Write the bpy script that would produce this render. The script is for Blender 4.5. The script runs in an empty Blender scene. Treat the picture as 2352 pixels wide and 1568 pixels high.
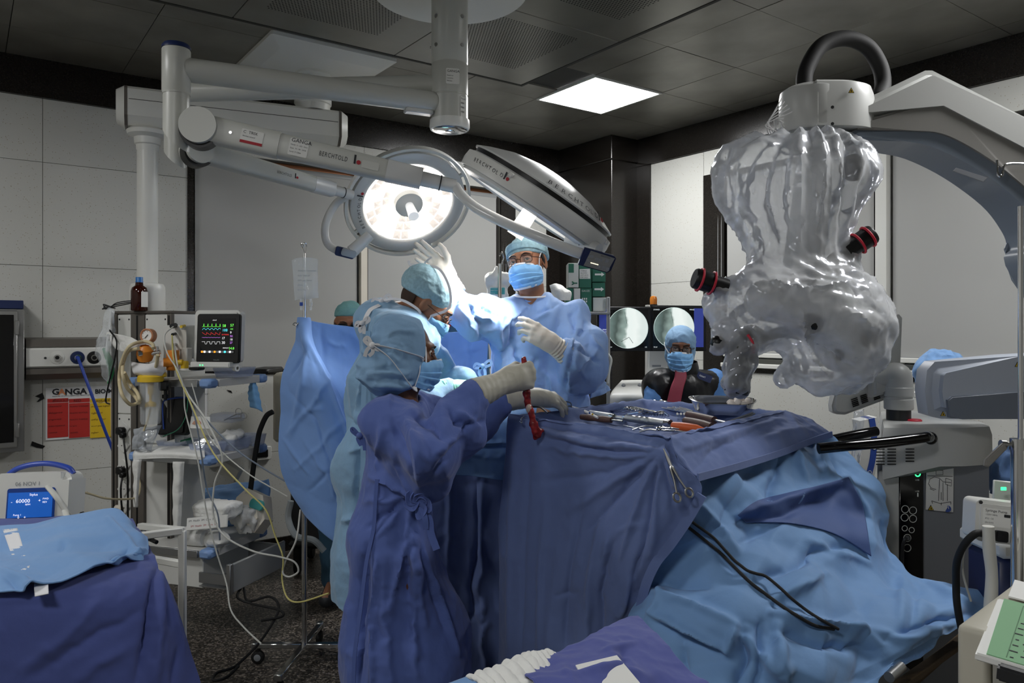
import bpy,bmesh,math,random
import numpy as np
from mathutils import Vector,Matrix,Euler
#camera
C=bpy.context.scene
COL=C.collection
F=1750.0
EYE=1.55
HOR=755.0
cam=bpy.data.cameras.new('camera')
cam.sensor_width=36.0
cam.lens=F/2352*36.0
cam.shift_y=-(784-HOR)/2352
cam.clip_start=0.05
camo=bpy.data.objects.new('camera',cam)
camo.location=(0,0,EYE)
camo.rotation_euler=(math.pi/2,0,0)
COL.objects.link(camo)
C.camera=camo
#world and exposure
w=bpy.data.worlds.new('room_air')
C.world=w
w.use_nodes=True
w.node_tree.nodes['Background'].inputs[0].default_value=(0.6,0.65,0.7,1)
w.node_tree.nodes['Background'].inputs[1].default_value=0.02
C.view_settings.view_transform='Standard'
C.view_settings.look='None'
C.view_settings.gamma=1.0
C.view_settings.use_curve_mapping=False
C.view_settings.exposure=0.0
C.cycles.max_bounces=14
C.cycles.diffuse_bounces=8
C.cycles.glossy_bounces=4
C.cycles.transparent_max_bounces=24
C.cycles.sample_clamp_indirect=4.0
PANEL_L=(50.0,46.0,32.0,42.0)  # first is the visible ceiling light, the others are added unseen fill
LAMP_W=(120.0,68.0)
LAMP1_C,LAMP1_N=Vector((-0.60,4.40,2.28)),Vector((0.32,-0.66,-0.68)).normalized()
LAMP2_C,LAMP2_N=Vector((0.115,3.20,2.10)),Vector((-0.55,0.10,-0.83)).normalized()
def spot(name,loc,d,power,size,blend,rad,color):
 l=bpy.data.lights.new(name,'SPOT')
 l.energy=power;l.spot_size=math.radians(size);l.spot_blend=blend
 l.shadow_soft_size=rad;l.color=color
 o=bpy.data.objects.new(name,l)
 o.location=loc;o.rotation_euler=d.to_track_quat('-Z','Y').to_euler()
 COL.objects.link(o)
spot('surgical_light_beam',LAMP1_C+LAMP1_N*0.13,Vector((0.0,3.30,1.15))-LAMP1_C,LAMP_W[0],58,0.7,0.2,(1.0,0.99,0.97))
spot('surgical_light_beam',LAMP2_C+LAMP2_N*0.22,Vector((-.36,3.28,1.40))-(LAMP2_C+LAMP2_N*0.22),LAMP_W[1],76,0.6,0.12,(1.0,0.99,0.97))
#helpers
rnd=random.Random(7)
def W(px,py,d):
 0
 return Vector(((px-1176)/F*d,d,EYE+(HOR-py)/F*d))
UA=Vector((0.811,0.585,0));VA=Vector((-0.585,0.811,0))
UA.normalize();VA.normalize()
def R(u,v,z=0.0):
 return UA*u+VA*v+Vector((0,0,z))
ROOM_ROT=math.atan2(UA.y,UA.x)
def lin(c):
 return c/12.92 if c<=0.04045 else ((c+0.055)/1.055)**2.4
def rgb(h):
 h=h.lstrip('#')
 return tuple(lin(int(h[i:i+2],16)/255)for i in (0,2,4))+(1.0,)
MATS={}
def mat(name,col,rough=0.5,metal=0.0,spec=0.5,bump=None,var=None,emit=None,trans=0.0,alpha=1.0,ior=1.45,sheen=0.0,sss=0.0,aniso=0.0):
 0
 m=bpy.data.materials.new(name);MATS[name]=m
 m.use_nodes=True
 nt=m.node_tree;b=nt.nodes['Principled BSDF']
 c=rgb(col)if isinstance(col,str)else col
 b.inputs['Base Color'].default_value=c
 b.inputs['Roughness'].default_value=rough
 b.inputs['Metallic'].default_value=metal
 b.inputs['Specular IOR Level'].default_value=spec
 b.inputs['IOR'].default_value=ior
 b.inputs['Transmission Weight'].default_value=trans
 b.inputs['Alpha'].default_value=alpha
 b.inputs['Sheen Weight'].default_value=sheen
 if sss:
  b.inputs['Subsurface Weight'].default_value=sss
  b.inputs['Subsurface Radius'].default_value=(0.012,0.005,0.003)
  b.inputs['Subsurface Scale'].default_value=1.0
 tc=None
 def coords(stretch=None):
  nonlocal tc
  if tc is None:
   tc=nt.nodes.new('ShaderNodeTexCoord')
  if stretch is None:
   return tc.outputs['Object']
  mp=nt.nodes.new('ShaderNodeMapping');mp.inputs['Scale'].default_value=stretch
  nt.links.new(tc.outputs['Object'],mp.inputs[0])
  return mp.outputs[0]
 if emit:
  b.inputs['Emission Color'].default_value=rgb(emit[0])if isinstance(emit[0],str)else emit[0]
  b.inputs['Emission Strength'].default_value=emit[1]
 if var:
  n=nt.nodes.new('ShaderNodeTexNoise');n.inputs['Scale'].default_value=var[0];n.inputs['Detail'].default_value=5
  nt.links.new(coords(var[2]if len(var)>2 else None),n.inputs['Vector'])
  r=nt.nodes.new('ShaderNodeMapRange')
  r.inputs[1].default_value=0.3;r.inputs[2].default_value=0.7
  r.inputs[3].default_value=1-var[1];r.inputs[4].default_value=1+var[1]
  nt.links.new(n.outputs[0],r.inputs[0])
  x=nt.nodes.new('ShaderNodeVectorMath');x.operation='SCALE';x.inputs[0].default_value=c[:3]
  nt.links.new(r.outputs[0],x.inputs['Scale'])
  nt.links.new(x.outputs[0],b.inputs['Base Color'])
 last=None
 for bp in (bump or []):
  n=nt.nodes.new('ShaderNodeTexNoise');n.inputs['Scale'].default_value=bp[0];n.inputs['Detail'].default_value=4
  if len(bp)>4 and bp[4]=='ridge':
   n.noise_type='RIDGED_MULTIFRACTAL';n.inputs['Detail'].default_value=2
  nt.links.new(coords(bp[3]if len(bp)>3 else None),n.inputs['Vector'])
  bu=nt.nodes.new('ShaderNodeBump');bu.inputs['Strength'].default_value=bp[1];bu.inputs['Distance'].default_value=bp[2]
  nt.links.new(n.outputs[0],bu.inputs['Height'])
  if last:nt.links.new(last.outputs[0],bu.inputs['Normal'])
  last=bu
 if last:nt.links.new(last.outputs[0],b.inputs['Normal'])
 return m
def finish(me,smooth=40):
 if smooth:
  me.polygons.foreach_set('use_smooth',[True]*len(me.polygons))
  me.set_sharp_from_angle(angle=math.radians(smooth))
 me.update()
def obj(name,bm,m,parent=None,smooth=40,loc=None):
 me=bpy.data.meshes.new(name)
 if isinstance(bm,tuple):
  me.from_pydata([tuple(v)for v in bm[0]],[],[tuple(int(i)for i in f)for f in bm[1]])
 else:
  bmesh.ops.recalc_face_normals(bm,faces=bm.faces)
  bm.to_mesh(me);bm.free()
 finish(me,smooth)
 me.materials.append(MATS[m]if isinstance(m,str)else m)
 o=bpy.data.objects.new(name,me)
 COL.objects.link(o)
 if parent is not None:
  o.parent=parent
  o.matrix_parent_inverse=parent_inv(parent)
 return o
def parent_inv(p):
 if p.parent is not None:return Matrix.Identity(4)
 return Matrix.LocRotScale(p.location,p.rotation_euler,p.scale).inverted()
def tag(o,label,cat,group=None):
 o['label']=label;o['category']=cat
 if group:o['group']=group
 return o
def thing(name,label,cat,loc=(0,0,0),group=None):
 o=bpy.data.objects.new(name,None)
 o.empty_display_size=0.1
 COL.objects.link(o)
 o.location=loc
 return tag(o,label,cat,group)
def struct(name,bm,m,parent=None,smooth=30):
 o=obj(name,bm,m,parent,smooth)
 o['kind']='structure'
 return o
def dup(root,M,label=None,group=None):
 0
 r=root.copy();COL.objects.link(r)
 r.matrix_world=M@Matrix.LocRotScale(root.location,root.rotation_euler,root.scale)
 if label:r['label']=label
 if group:r['group']=group
 for ch in list(root.children):
  c=ch.copy();COL.objects.link(c);c.parent=r
  for g in ch.children:
   d=g.copy();COL.objects.link(d);d.parent=c
 return r
def BM():return bmesh.new()
def frame(z,x=None):
 0
 z=Vector(z).normalized()
 x=Vector(x)if x is not None else (Vector((1,0,0))if abs(z.x)<0.9 else Vector((0,1,0)))
 x=(x-z*x.dot(z)).normalized()
 y=z.cross(x)
 return Matrix((x,y,z)).transposed()
def box(bm,size,c,rot=None,bev=0.0,seg=1):
 0
 r=bmesh.ops.create_cube(bm,size=1.0)
 vs=r['verts']
 for v in vs:
  v.co=Vector((v.co.x*size[0],v.co.y*size[1],v.co.z*size[2]))
 if bev>0:
  es=list({e for v in vs for e in v.link_edges})
  res=bmesh.ops.bevel(bm,geom=es,offset=bev,segments=seg,profile=0.5,affect='EDGES')
  vs=list({v for f in res['faces']for v in f.verts}|{v for v in vs if v.is_valid})
  seen=set(vs);st=list(vs)
  while st:
   v=st.pop()
   for e in v.link_edges:
    o=e.other_vert(v)
    if o not in seen:seen.add(o);st.append(o)
  vs=list(seen)
 M=(rot.to_4x4()if rot is not None else Matrix.Identity(4))
 M.translation=Vector(c)
 for v in vs:v.co=M@v.co
 return vs
RU=Matrix((UA,VA,Vector((0,0,1)))).transposed()
def rings(bm,loops,close=True,cap=(True,True)):
 0
 V=[[bm.verts.new(p)for p in L]for L in loops]
 n=len(V[0])
 for a,b in zip(V[:-1],V[1:]):
  for i in range(n if close else n-1):
   j=(i+1)%n
   try:bm.faces.new((a[i],a[j],b[j],b[i]))
   except ValueError:pass
 if cap[0]:bm.faces.new(V[0][::-1])
 if cap[1]:bm.faces.new(V[-1])
 return V
def cyl(bm,p0,p1,r0,r1=None,n=24,cap=(True,True)):
 r1=r0 if r1 is None else r1
 p0,p1=Vector(p0),Vector(p1)
 M=frame(p1-p0)
 cs=[(math.cos(2*math.pi*i/n),math.sin(2*math.pi*i/n))for i in range(n)]
 rings(bm,[[p0+M@Vector((c*r0,s*r0,0))for c,s in cs],[p1+M@Vector((c*r1,s*r1,0))for c,s in cs]],cap=cap)
def lathe(bm,o,z,prof,n=32,x=None,cap=(False,False),sx=1.0,sy=1.0):
 0
 M=frame(z,x);o=Vector(o)
 cs=[(math.cos(2*math.pi*i/n)*sx,math.sin(2*math.pi*i/n)*sy)for i in range(n)]
 rings(bm,[[o+M@Vector((c*max(r,1e-4),s*max(r,1e-4),h))for c,s in cs]for r,h in prof],cap=cap)
def smooth_path(pts,k=8):
 0
 P=[Vector(p)for p in pts]
 if len(P)<3:return P
 P=[P[0]*2-P[1]]+P+[P[-1]*2-P[-2]]
 out=[]
 for i in range(1,len(P)-2):
  a,b,c,d=P[i-1:i+3]
  for j in range(k):
   t=j/k
   out.append(0.5*((2*b)+(c-a)*t+(2*a-5*b+4*c-d)*t*t+(3*b-a-3*c+d)*t**3))
 out.append(P[-2])
 return out
def tube(bm,pts,r,n=10,k=8,sx=1.0,hint=None,smooth=True,cap=True):
 0
 P=smooth_path(pts,k)if smooth else [Vector(p)for p in pts]
 m=len(P)
 if hasattr(r,'__len__'):
  rr=np.interp(np.linspace(0,len(r)-1,m),range(len(r)),r)
 else:rr=[r]*m
 T=[(P[min(i+1,m-1)]-P[max(i-1,0)]).normalized()for i in range(m)]
 x=Vector(hint)if hint is not None else (Vector((0,0,1))if abs(T[0].z)<0.9 else Vector((1,0,0)))
 loops=[]
 for i in range(m):
  t=T[i]
  x=(x-t*x.dot(t))
  if x.length<1e-6:x=t.orthogonal()
  x.normalize();y=t.cross(x)
  loops.append([P[i]+x*(math.cos(2*math.pi*j/n)*rr[i]*sx)+y*(math.sin(2*math.pi*j/n)*rr[i])for j in range(n)])
 rings(bm,loops,cap=(cap,cap))
def ribbon(bm,pts,width,nrm,thick=0.0015,k=6):
 0
 P=smooth_path(pts,k);m=len(P)
 x=Vector(nrm);loops=[]
 for i in range(m):
  t=(P[min(i+1,m-1)]-P[max(i-1,0)]).normalized()
  x=x-t*x.dot(t)
  if x.length<1e-6:x=t.orthogonal()
  x.normalize();y=t.cross(x)
  a=y*(width/2);b=x*(thick/2)
  loops.append([P[i]+a+b,P[i]-a+b,P[i]-a-b,P[i]+a-b])
 rings(bm,loops)
def prism(bm,poly,o,rot,depth,bev=0.0,seg=2):
 0
 o=Vector(o)
 a=[bm.verts.new(o+rot@Vector((x,y,-depth/2)))for x,y in poly]
 b=[bm.verts.new(o+rot@Vector((x,y,depth/2)))for x,y in poly]
 fs=[bm.faces.new(a[::-1]),bm.faces.new(b)]
 n=len(poly)
 for i in range(n):
  j=(i+1)%n
  fs.append(bm.faces.new((a[i],a[j],b[j],b[i])))
 if bev:
  es=list({e for f in fs[:2]for e in f.edges})
  bmesh.ops.bevel(bm,geom=es,offset=bev,segments=seg,affect='EDGES')
def rrect(w,h,r,n=5):
 out=[]
 for cx,cy,a0 in ((w/2-r,h/2-r,0),(-w/2+r,h/2-r,90),(-w/2+r,-h/2+r,180),(w/2-r,-h/2+r,270)):
  for i in range(n+1):
   a=math.radians(a0+90*i/n)
   out.append((cx+r*math.cos(a),cy+r*math.sin(a)))
 return out
def disc_poly(r,n=32):return [(r*math.cos(2*math.pi*i/n),r*math.sin(2*math.pi*i/n))for i in range(n)]
def text(s,size,o,right,up,m,parent=None,name='lettering',align='LEFT',bold=0.0,shear=0.0,sx=1.0,space=1.0):
 0
 cu=bpy.data.curves.new('t','FONT');cu.body=s;cu.size=size;cu.align_x=align;cu.align_y='CENTER'
 cu.offset=bold;cu.shear=shear;cu.resolution_u=2;cu.space_character=space
 t=bpy.data.objects.new('t',cu);COL.objects.link(t)
 dg=bpy.context.evaluated_depsgraph_get()
 me=bpy.data.meshes.new_from_object(t.evaluated_get(dg))
 bpy.data.objects.remove(t);bpy.data.curves.remove(cu)
 right=Vector(right).normalized();up=Vector(up);up=(up-right*up.dot(right)).normalized()
 n=right.cross(up)
 M=Matrix((right*sx,up,n)).transposed().to_4x4();M.translation=Vector(o)
 me.transform(M)
 me.name=name
 me.materials.clear();me.materials.append(MATS[m])
 ob=bpy.data.objects.new(name,me);COL.objects.link(ob)
 if parent is not None:
  ob.parent=parent;ob.matrix_parent_inverse=parent_inv(parent)
 return ob
def quad(bm,a,b,c,d):
 bm.faces.new([bm.verts.new(Vector(p))for p in (a,b,c,d)])
#noise (numpy)
_T=np.random.RandomState(3).rand(64,64,64).astype(np.float32)*2-1
def vnoise(p,off=0.0):
 p=np.asarray(p,dtype=np.float32)+off*7.31
 i=np.floor(p).astype(np.int64);f=p-i
 f=f*f*f*(f*(f*6-15)+10)
 i&=63;j=(i+1)&63
 def g(a,b,c):return _T[a,b,c]
 x0,y0,z0=i.T;x1,y1,z1=j.T;fx,fy,fz=f.T
 def L(a,b,t):return a+(b-a)*t
 return L(L(L(g(x0,y0,z0),g(x1,y0,z0),fx),L(g(x0,y1,z0),g(x1,y1,z0),fx),fy),L(L(g(x0,y0,z1),g(x1,y0,z1),fx),L(g(x0,y1,z1),g(x1,y1,z1),fx),fy),fz)
def ridge(p,off=0.0):
 return 1-2*np.abs(vnoise(p,off))**0.8
def crumple(p,scale,off=0.0):
 0
 p=np.asarray(p)*scale
 q=p+0.6*np.stack([vnoise(p*0.7,off+1),vnoise(p*0.7,off+2),vnoise(p*0.7,off+3)],1)
 return ridge(q,off)+0.45*ridge(q*2.1,off+5)
#signed distance fields on a grid -> mesh (surface nets)
def seg_coords(a,b,h,fine=None):
 0
 out=[a]
 while out[-1]<b:
  x=out[-1]
  out.append(x+(fine[2]if fine and fine[0]<=x<=fine[1]else h))
 return np.array(out,dtype=np.float32)
class SDF:
 def __init__(s,lo,hi,h,fine=None):
  s.ax=[seg_coords(lo[i],hi[i],h,(fine[0][i],fine[1][i],fine[2])if fine else None)for i in range(3)]
  s.X,s.Y,s.Z=s.ax[0][:,None,None],s.ax[1][None,:,None],s.ax[2][None,None,:]
  s.f=np.full((len(s.ax[0]),len(s.ax[1]),len(s.ax[2])),9.0,dtype=np.float32)
 def _put(s,d,k,sub=False):
  if sub:
   if k>0:
    h=np.maximum(k-np.abs(-d-s.f),0)/k
    s.f=np.maximum(s.f,-d)+h*h*(k*0.25)
   else:s.f=np.maximum(s.f,-d)
  else:
   if k>0:
    h=np.maximum(k-np.abs(d-s.f),0)/k
    s.f=np.minimum(s.f,d)-h*h*(k*0.25)
   else:s.f=np.minimum(s.f,d)
 def cap(s,p0,p1,r0,r1=None,k=0.02,flat=None,sub=False):
  0
  r1=r0 if r1 is None else r1
  p0=np.array(p0,dtype=np.float32);p1=np.array(p1,dtype=np.float32);d=p1-p0
  L=float(d@d)+1e-9
  x,y,z=s.X-p0[0],s.Y-p0[1],s.Z-p0[2]
  t=np.clip((x*d[0]+y*d[1]+z*d[2])/L,0,1)
  qx,qy,qz=x-t*d[0],y-t*d[1],z-t*d[2]
  if flat is not None:
   a=np.array(flat[0],dtype=np.float32);a=a/np.linalg.norm(a);g=1/flat[1]-1
   e=(qx*a[0]+qy*a[1]+qz*a[2])*g
   qx,qy,qz=qx+e*a[0],qy+e*a[1],qz+e*a[2]
  s._put(np.sqrt(qx*qx+qy*qy+qz*qz)-(r0+t*(r1-r0)),k,sub)
  return s
 def ell(s,c,r,rot=None,k=0.02,sub=False):
  x,y,z=s.X-c[0],s.Y-c[1],s.Z-c[2]
  if rot is not None:
   m=np.array(rot,dtype=np.float32).T
   x,y,z=(m[i][0]*x+m[i][1]*y+m[i][2]*z for i in range(3))
  q=np.sqrt((x/r[0])**2+(y/r[1])**2+(z/r[2])**2)
  s._put((q-1)*min(r),k,sub)
  return s
 def plane(s,p,n,k=0.0):
  0
  n=Vector(n).normalized()
  d=(s.X-p[0])*n.x+(s.Y-p[1])*n.y+(s.Z-p[2])*n.z
  if k>0:
   h=np.maximum(k-np.abs(d-s.f),0)/k
   s.f=np.maximum(s.f,d)+h*h*(k*0.25)
  else:s.f=np.maximum(s.f,d)
  return s
 def mesh(s):
  f=s.f;nx,ny,nz=f.shape
  f[0]=f[-1]=1;f[:,0]=f[:,-1]=1;f[:,:,0]=f[:,:,-1]=1
  ins=f<0
  cx,cy,cz=nx-1,ny-1,nz-1
  N=cx*cy*cz
  cid=lambda i,j,k:(i*cy+j)*cz+k
  ids,ps,quads=[],[],[]
  for a in range(3):
   sl0=[slice(None)]*3;sl1=[slice(None)]*3
   sl0[a]=slice(0,-1);sl1[a]=slice(1,None)
   m=ins[tuple(sl0)]!=ins[tuple(sl1)]
   I=np.argwhere(m)
   if not len(I):continue
   J=I.copy();J[:,a]+=1
   f0=f[I[:,0],I[:,1],I[:,2]];f1=f[J[:,0],J[:,1],J[:,2]]
   t=f0/(f0-f1)
   P=np.stack([s.ax[b][I[:,b]]for b in range(3)],1)
   P[:,a]+=t*(s.ax[a][J[:,a]]-s.ax[a][I[:,a]])
   b,c=(a+1)%3,(a+2)%3
   four=[]
   for db,dc in ((0,0),(-1,0),(-1,-1),(0,-1)):
    K=I.copy();K[:,b]+=db;K[:,c]+=dc
    id_=cid(K[:,0],K[:,1],K[:,2])
    four.append(id_);ids.append(id_);ps.append(P)
   q=np.stack(four,1)
   flip=f0>f1
   q[flip]=q[flip][:,::-1]
   quads.append(q)
  ids=np.concatenate(ids);ps=np.concatenate(ps);q=np.concatenate(quads)
  u,inv=np.unique(ids,return_inverse=True)
  cnt=np.bincount(inv)
  V=np.stack([np.bincount(inv,weights=ps[:,i])/cnt for i in range(3)],1)
  Q=np.searchsorted(u,q)
  return V,Q
def normals(V,Q):
 a=V[Q[:,2]]-V[Q[:,0]];b=V[Q[:,3]]-V[Q[:,1]]
 n=np.cross(a,b);out=np.zeros_like(V)
 for i in range(4):
  for c in range(3):out[:,c]+=np.bincount(Q[:,i],weights=n[:,c],minlength=len(V))
 return out/(np.linalg.norm(out,axis=1,keepdims=True)+1e-12)
def relax(V,Q,it=1,w=0.5):
 e=np.concatenate([Q[:,[0,1]],Q[:,[1,2]],Q[:,[2,3]],Q[:,[3,0]]])
 deg=np.bincount(e[:,0],minlength=len(V))+np.bincount(e[:,1],minlength=len(V))
 for _ in range(it):
  s=np.zeros_like(V)
  for c in range(3):
   s[:,c]=np.bincount(e[:,0],weights=V[e[:,1],c],minlength=len(V))+np.bincount(e[:,1],weights=V[e[:,0],c],minlength=len(V))
  V=V+w*(s/deg[:,None]-V)
 return V
def folds(V,N,segs):
 0
 d=np.zeros(len(V))
 for p0,p1,wd,h in segs:
  p0=np.array(p0);p1=np.array(p1);e=p1-p0;L=e@e
  t=np.clip(((V-p0)@e)/L,0,1)
  r=np.linalg.norm(V-p0-t[:,None]*e,axis=1)
  d+=h*np.exp(-(r/wd)**2)*(0.35+0.65*np.sin(np.pi*np.clip(t,0.08,0.92)))
 return V+N*d[:,None]
def proj(V):
 V=np.asarray(V)
 return np.stack([1176+V[:,0]/V[:,1]*F,HOR-(V[:,2]-EYE)/V[:,1]*F],1)
def snap(V,N,pts):
 0
 p=proj(V);front=(N*(V-np.array([0,0,EYE]))).sum(1)<0
 out=[]
 for a in pts:
  r=np.hypot(p[:,0]-a[0],p[:,1]-a[1]);r=np.where(front,r,1e6)
  c=r<max(9.0,r.min()+1)
  i=np.flatnonzero(c);out.append(V[i[np.argmin(V[i,1])]])
 return np.array(out)
def folds_on(V,N,lines,scale=1.0):
 0
 d=np.zeros(len(V))
 for pts,wd,h in lines:
  pts=np.array(pts,dtype=float)
  L=np.concatenate([[0],np.cumsum(np.hypot(*np.diff(pts,axis=0).T))])
  n=max(6,int(L[-1]/14));t=np.linspace(0,L[-1],n)
  q=snap(V,N,np.stack([np.interp(t,L,pts[:,0]),np.interp(t,L,pts[:,1])],1))
  best=np.full(len(V),9.0);tb=np.zeros(len(V))
  lo,hi=q.min(0)-3*wd,q.max(0)+3*wd
  idx=np.flatnonzero(((V>lo)&(V<hi)).all(1))
  P=V[idx];bb=best[idx];tt=tb[idx]
  for k in range(n-1):
   e=q[k+1]-q[k];l2=e@e+1e-9
   s=np.clip(((P-q[k])@e)/l2,0,1)
   r=np.linalg.norm(P-q[k]-s[:,None]*e,axis=1)
   m_=r<bb;bb=np.where(m_,r,bb);tt=np.where(m_,(k+s)/(n-1),tt)
  taper=np.sqrt(np.sin(np.pi*np.clip(.04+.92*tt,0,1)))
  d[idx]+=h*scale*taper*(1/(1+(bb/wd)**2)**1.5)
 return V+N*d[:,None]
def mesh_obj(name,VQ,m,parent=None,smooth=80):
 me=bpy.data.meshes.new(name)
 V,Q=VQ
 V=np.asarray(V,dtype=np.float32);Q=np.asarray(Q,dtype=np.int32)
 me.vertices.add(len(V));me.vertices.foreach_set('co',V.ravel())
 k=Q.shape[1]
 me.loops.add(len(Q)*k);me.loops.foreach_set('vertex_index',Q.ravel())
 me.polygons.add(len(Q));me.polygons.foreach_set('loop_start',np.arange(0,len(Q)*k,k,dtype=np.int32))
 me.update(calc_edges=True)
 me.validate()
 finish(me,smooth)
 me.materials.append(MATS[m])
 o=bpy.data.objects.new(name,me);COL.objects.link(o)
 if parent is not None:
  o.parent=parent;o.matrix_parent_inverse=parent_inv(parent)
 return o
#cloth sheets from a coarse grid of points
def _cr(P,n):
 0
 m=len(P)
 E=np.concatenate([(2*P[0]-P[1])[None],P,(2*P[-1]-P[-2])[None]])
 t=np.linspace(0,m-1,n);i=np.minimum(t.astype(int),m-2);f=t-i
 f=f.reshape((-1,)+(1,)*(P.ndim-1))
 a,b,c,d=E[i],E[i+1],E[i+2],E[i+3]
 return 0.5*(2*b+(c-a)*f+(2*a-5*b+4*c-d)*f**2+(3*b-a-3*c+d)*f**3)
def sheet_pts(rows,nu,nv):
 P=np.array([[tuple(p)for p in r]for r in rows],dtype=float)
 P=_cr(P,nv)
 return np.swapaxes(_cr(np.swapaxes(P,0,1),nu),0,1)
def grid_faces(nv,nu):
 i=np.arange(nv-1)[:,None]*nu+np.arange(nu-1)[None,:]
 return np.stack([i,i+1,i+nu+1,i+nu],-1).reshape(-1,4)
def sheet(name,rows,nu,nv,m,parent=None,disp=None,thick=0.003,keep=None,smooth=60,lines=None):
 0
 P=sheet_pts(rows,nu,nv).reshape(-1,3);Q=grid_faces(nv,nu)
 N=normals(P,Q)
 u=np.tile(np.linspace(0,1,nu),nv);v=np.repeat(np.linspace(0,1,nv),nu)
 if disp is not None:P=P+N*disp(P,N,u,v)[:,None]
 if lines:
  P=folds_on(P,normals(P,Q)*(-1 if np.mean((N*(P-np.array([0,0,EYE]))).sum(1))>0 else 1),lines)
  P=relax(P,Q,2,.6)
 if keep is not None:
  kq=keep(u[Q].mean(1),v[Q].mean(1));Q=Q[kq]
 o=mesh_obj(name,(P,Q),m,parent,smooth)
 if thick:
  md=o.modifiers.new('thickness','SOLIDIFY');md.thickness=thick;md.offset=0
 return o
def on_surface(base,pts,off):
 0
 from mathutils.bvhtree import BVHTree
 me=base.data
 bv=BVHTree.FromPolygons([tuple(v.co)for v in me.vertices],[tuple(p.vertices)for p in me.polygons])
 eye=Vector((0,0,EYE));out=[]
 for x,y in pts:
  d=(W(x,y,1)-eye).normalized()
  h=bv.ray_cast(eye,d)[0]
  if h is None:h=bv.find_nearest(W(x,y,2.2))[0]if not out else out[-1]
  out.append(h-d*off)
 return out
def lift(pts):
 0
 eye=Vector((0,0,EYE));t=[(p-eye).length for p in pts];n=len(t)
 t=[min(t[max(0,i-1):i+2])for i in range(n)];t=[sum(t[max(0,i-1):i+2])/len(t[max(0,i-1):i+2])for i in range(n)]
 return [eye+(p-eye).normalized()*k for p,k in zip(pts,t)]
def patch_on(name,base,rows,nu,nv,m,parent,off=.004,it=0):
 0
 P=sheet_pts([[(x,y,0)for x,y in r]for r in rows],nu,nv).reshape(-1,3)
 V=np.array([tuple(p)for p in on_surface(base,P[:,:2],off)]);Q=grid_faces(nv,nu)
 if it:V=relax(V,Q,it)
 o=mesh_obj(name,(V,Q),m,parent,60)
 md=o.modifiers.new('thickness','SOLIDIFY');md.thickness=.002;md.offset=0
 return o
def tri(x):
 0
 x=x-np.floor(x)
 return 1-np.abs(2*x-1)
def paper(V,f,off=0):
 0
 r=np.random.RandomState(100+int(off));s=np.zeros(len(V))
 for k in range(7):
  d=r.normal(size=3);d/=np.linalg.norm(d)
  ph=V@d*f*(.5+r.rand())+.45*vnoise(V*f*.5,off+k)
  s+=(tri(ph)-.5)*np.clip(vnoise(V*f*.45,off+k+20)*1.6+.35,0,1)
 return s*.7
#materials
mat('wall_white','#c9c9c4',0.55,bump=[(60,0.02,0.002)])
mat('granite','#1e1b18',0.22,var=(140,0.5))
mat('steel_ceiling','#7d7a72',0.38,metal=0.45,var=(3.0,0.25))
mat('plenum_steel','#807e77',0.32,metal=0.55,var=(2.2,0.18))
mat('hole','#0b0b0b',0.9)
mat('joint','#3a3935',0.8);mat('wall_joint','#7a7770',0.8)
mat('blind','#a5a5a2',0.9)
mat('white_paint','#d8d8d2',0.35,spec=0.5)
mat('cream_paint','#d9d2c4',0.4)
mat('glass_dark','#20262c',0.05)
mat('light_panel','#ffffff',0.5,emit=('#ffffff',PANEL_L[0]))
mat('fill_panel_b','#ffffff',0.5,emit=('#ffffff',PANEL_L[1]))
mat('fill_panel_c','#ffffff',0.5,emit=('#ffffff',PANEL_L[2]))
mat('fill_panel_d','#ffffff',0.5,emit=('#ffffff',PANEL_L[3]))
mat('white_plastic','#d6d6d1',0.38)
mat('off_white','#c6c4bb',0.42)
mat('beige_plastic','#b9b5a6',0.5)
mat('grey_paint','#8f9191',0.35)
mat('warm_grey','#5d5852',0.4)
mat('dark_grey','#2b2c2e',0.45)
mat('black','#0d0d0e',0.4)
mat('black_gloss','#060607',0.12)
mat('rubber','#141414',0.7)
mat('chrome','#d8d8d8',0.12,metal=1.0)
mat('steel','#b4b4b2',0.28,metal=1.0)
mat('brushed','#9a9a98',0.38,metal=1.0,bump=[(300,0.1,0.001)])
mat('alu','#a8aaab',0.35,metal=0.9)
mat('copper','#8a5a3c',0.4,metal=0.6)
mat('navy_plastic','#1d2a52',0.35)
mat('label_white','#e4e4e0',0.6)
mat('ink','#26282c',0.7)
mat('ink_red','#a3222c',0.6)
mat('ink_green','#2b6f52',0.6)
mat('ink_blue','#2b4a9c',0.6)
def speckle(m,scale,thr,dark,rough_scale=None):
 nt=m.node_tree;b=nt.nodes['Principled BSDF']
 tc=nt.nodes.new('ShaderNodeTexCoord');v=nt.nodes.new('ShaderNodeTexVoronoi');v.inputs['Scale'].default_value=scale
 nt.links.new(tc.outputs['Object'],v.inputs['Vector'])
 r=nt.nodes.new('ShaderNodeMapRange');r.inputs[1].default_value=thr*0.7;r.inputs[2].default_value=thr
 r.inputs[3].default_value=1;r.inputs[4].default_value=0
 nt.links.new(v.outputs['Distance'],r.inputs[0])
 w2=nt.nodes.new('ShaderNodeTexWhiteNoise');nt.links.new(v.outputs['Color'],w2.inputs['Vector'])
 g=nt.nodes.new('ShaderNodeMath');g.operation='GREATER_THAN';g.inputs[1].default_value=0.55
 nt.links.new(w2.outputs['Value'],g.inputs[0])
 mu=nt.nodes.new('ShaderNodeMath');mu.operation='MULTIPLY'
 nt.links.new(r.outputs[0],mu.inputs[0]);nt.links.new(g.outputs[0],mu.inputs[1])
 mx=nt.nodes.new('ShaderNodeMix');mx.data_type='RGBA'
 mx.inputs[6].default_value=b.inputs['Base Color'].default_value;mx.inputs[7].default_value=rgb(dark)
 nt.links.new(mu.outputs[0],mx.inputs[0]);nt.links.new(mx.outputs[2],b.inputs['Base Color'])
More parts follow.
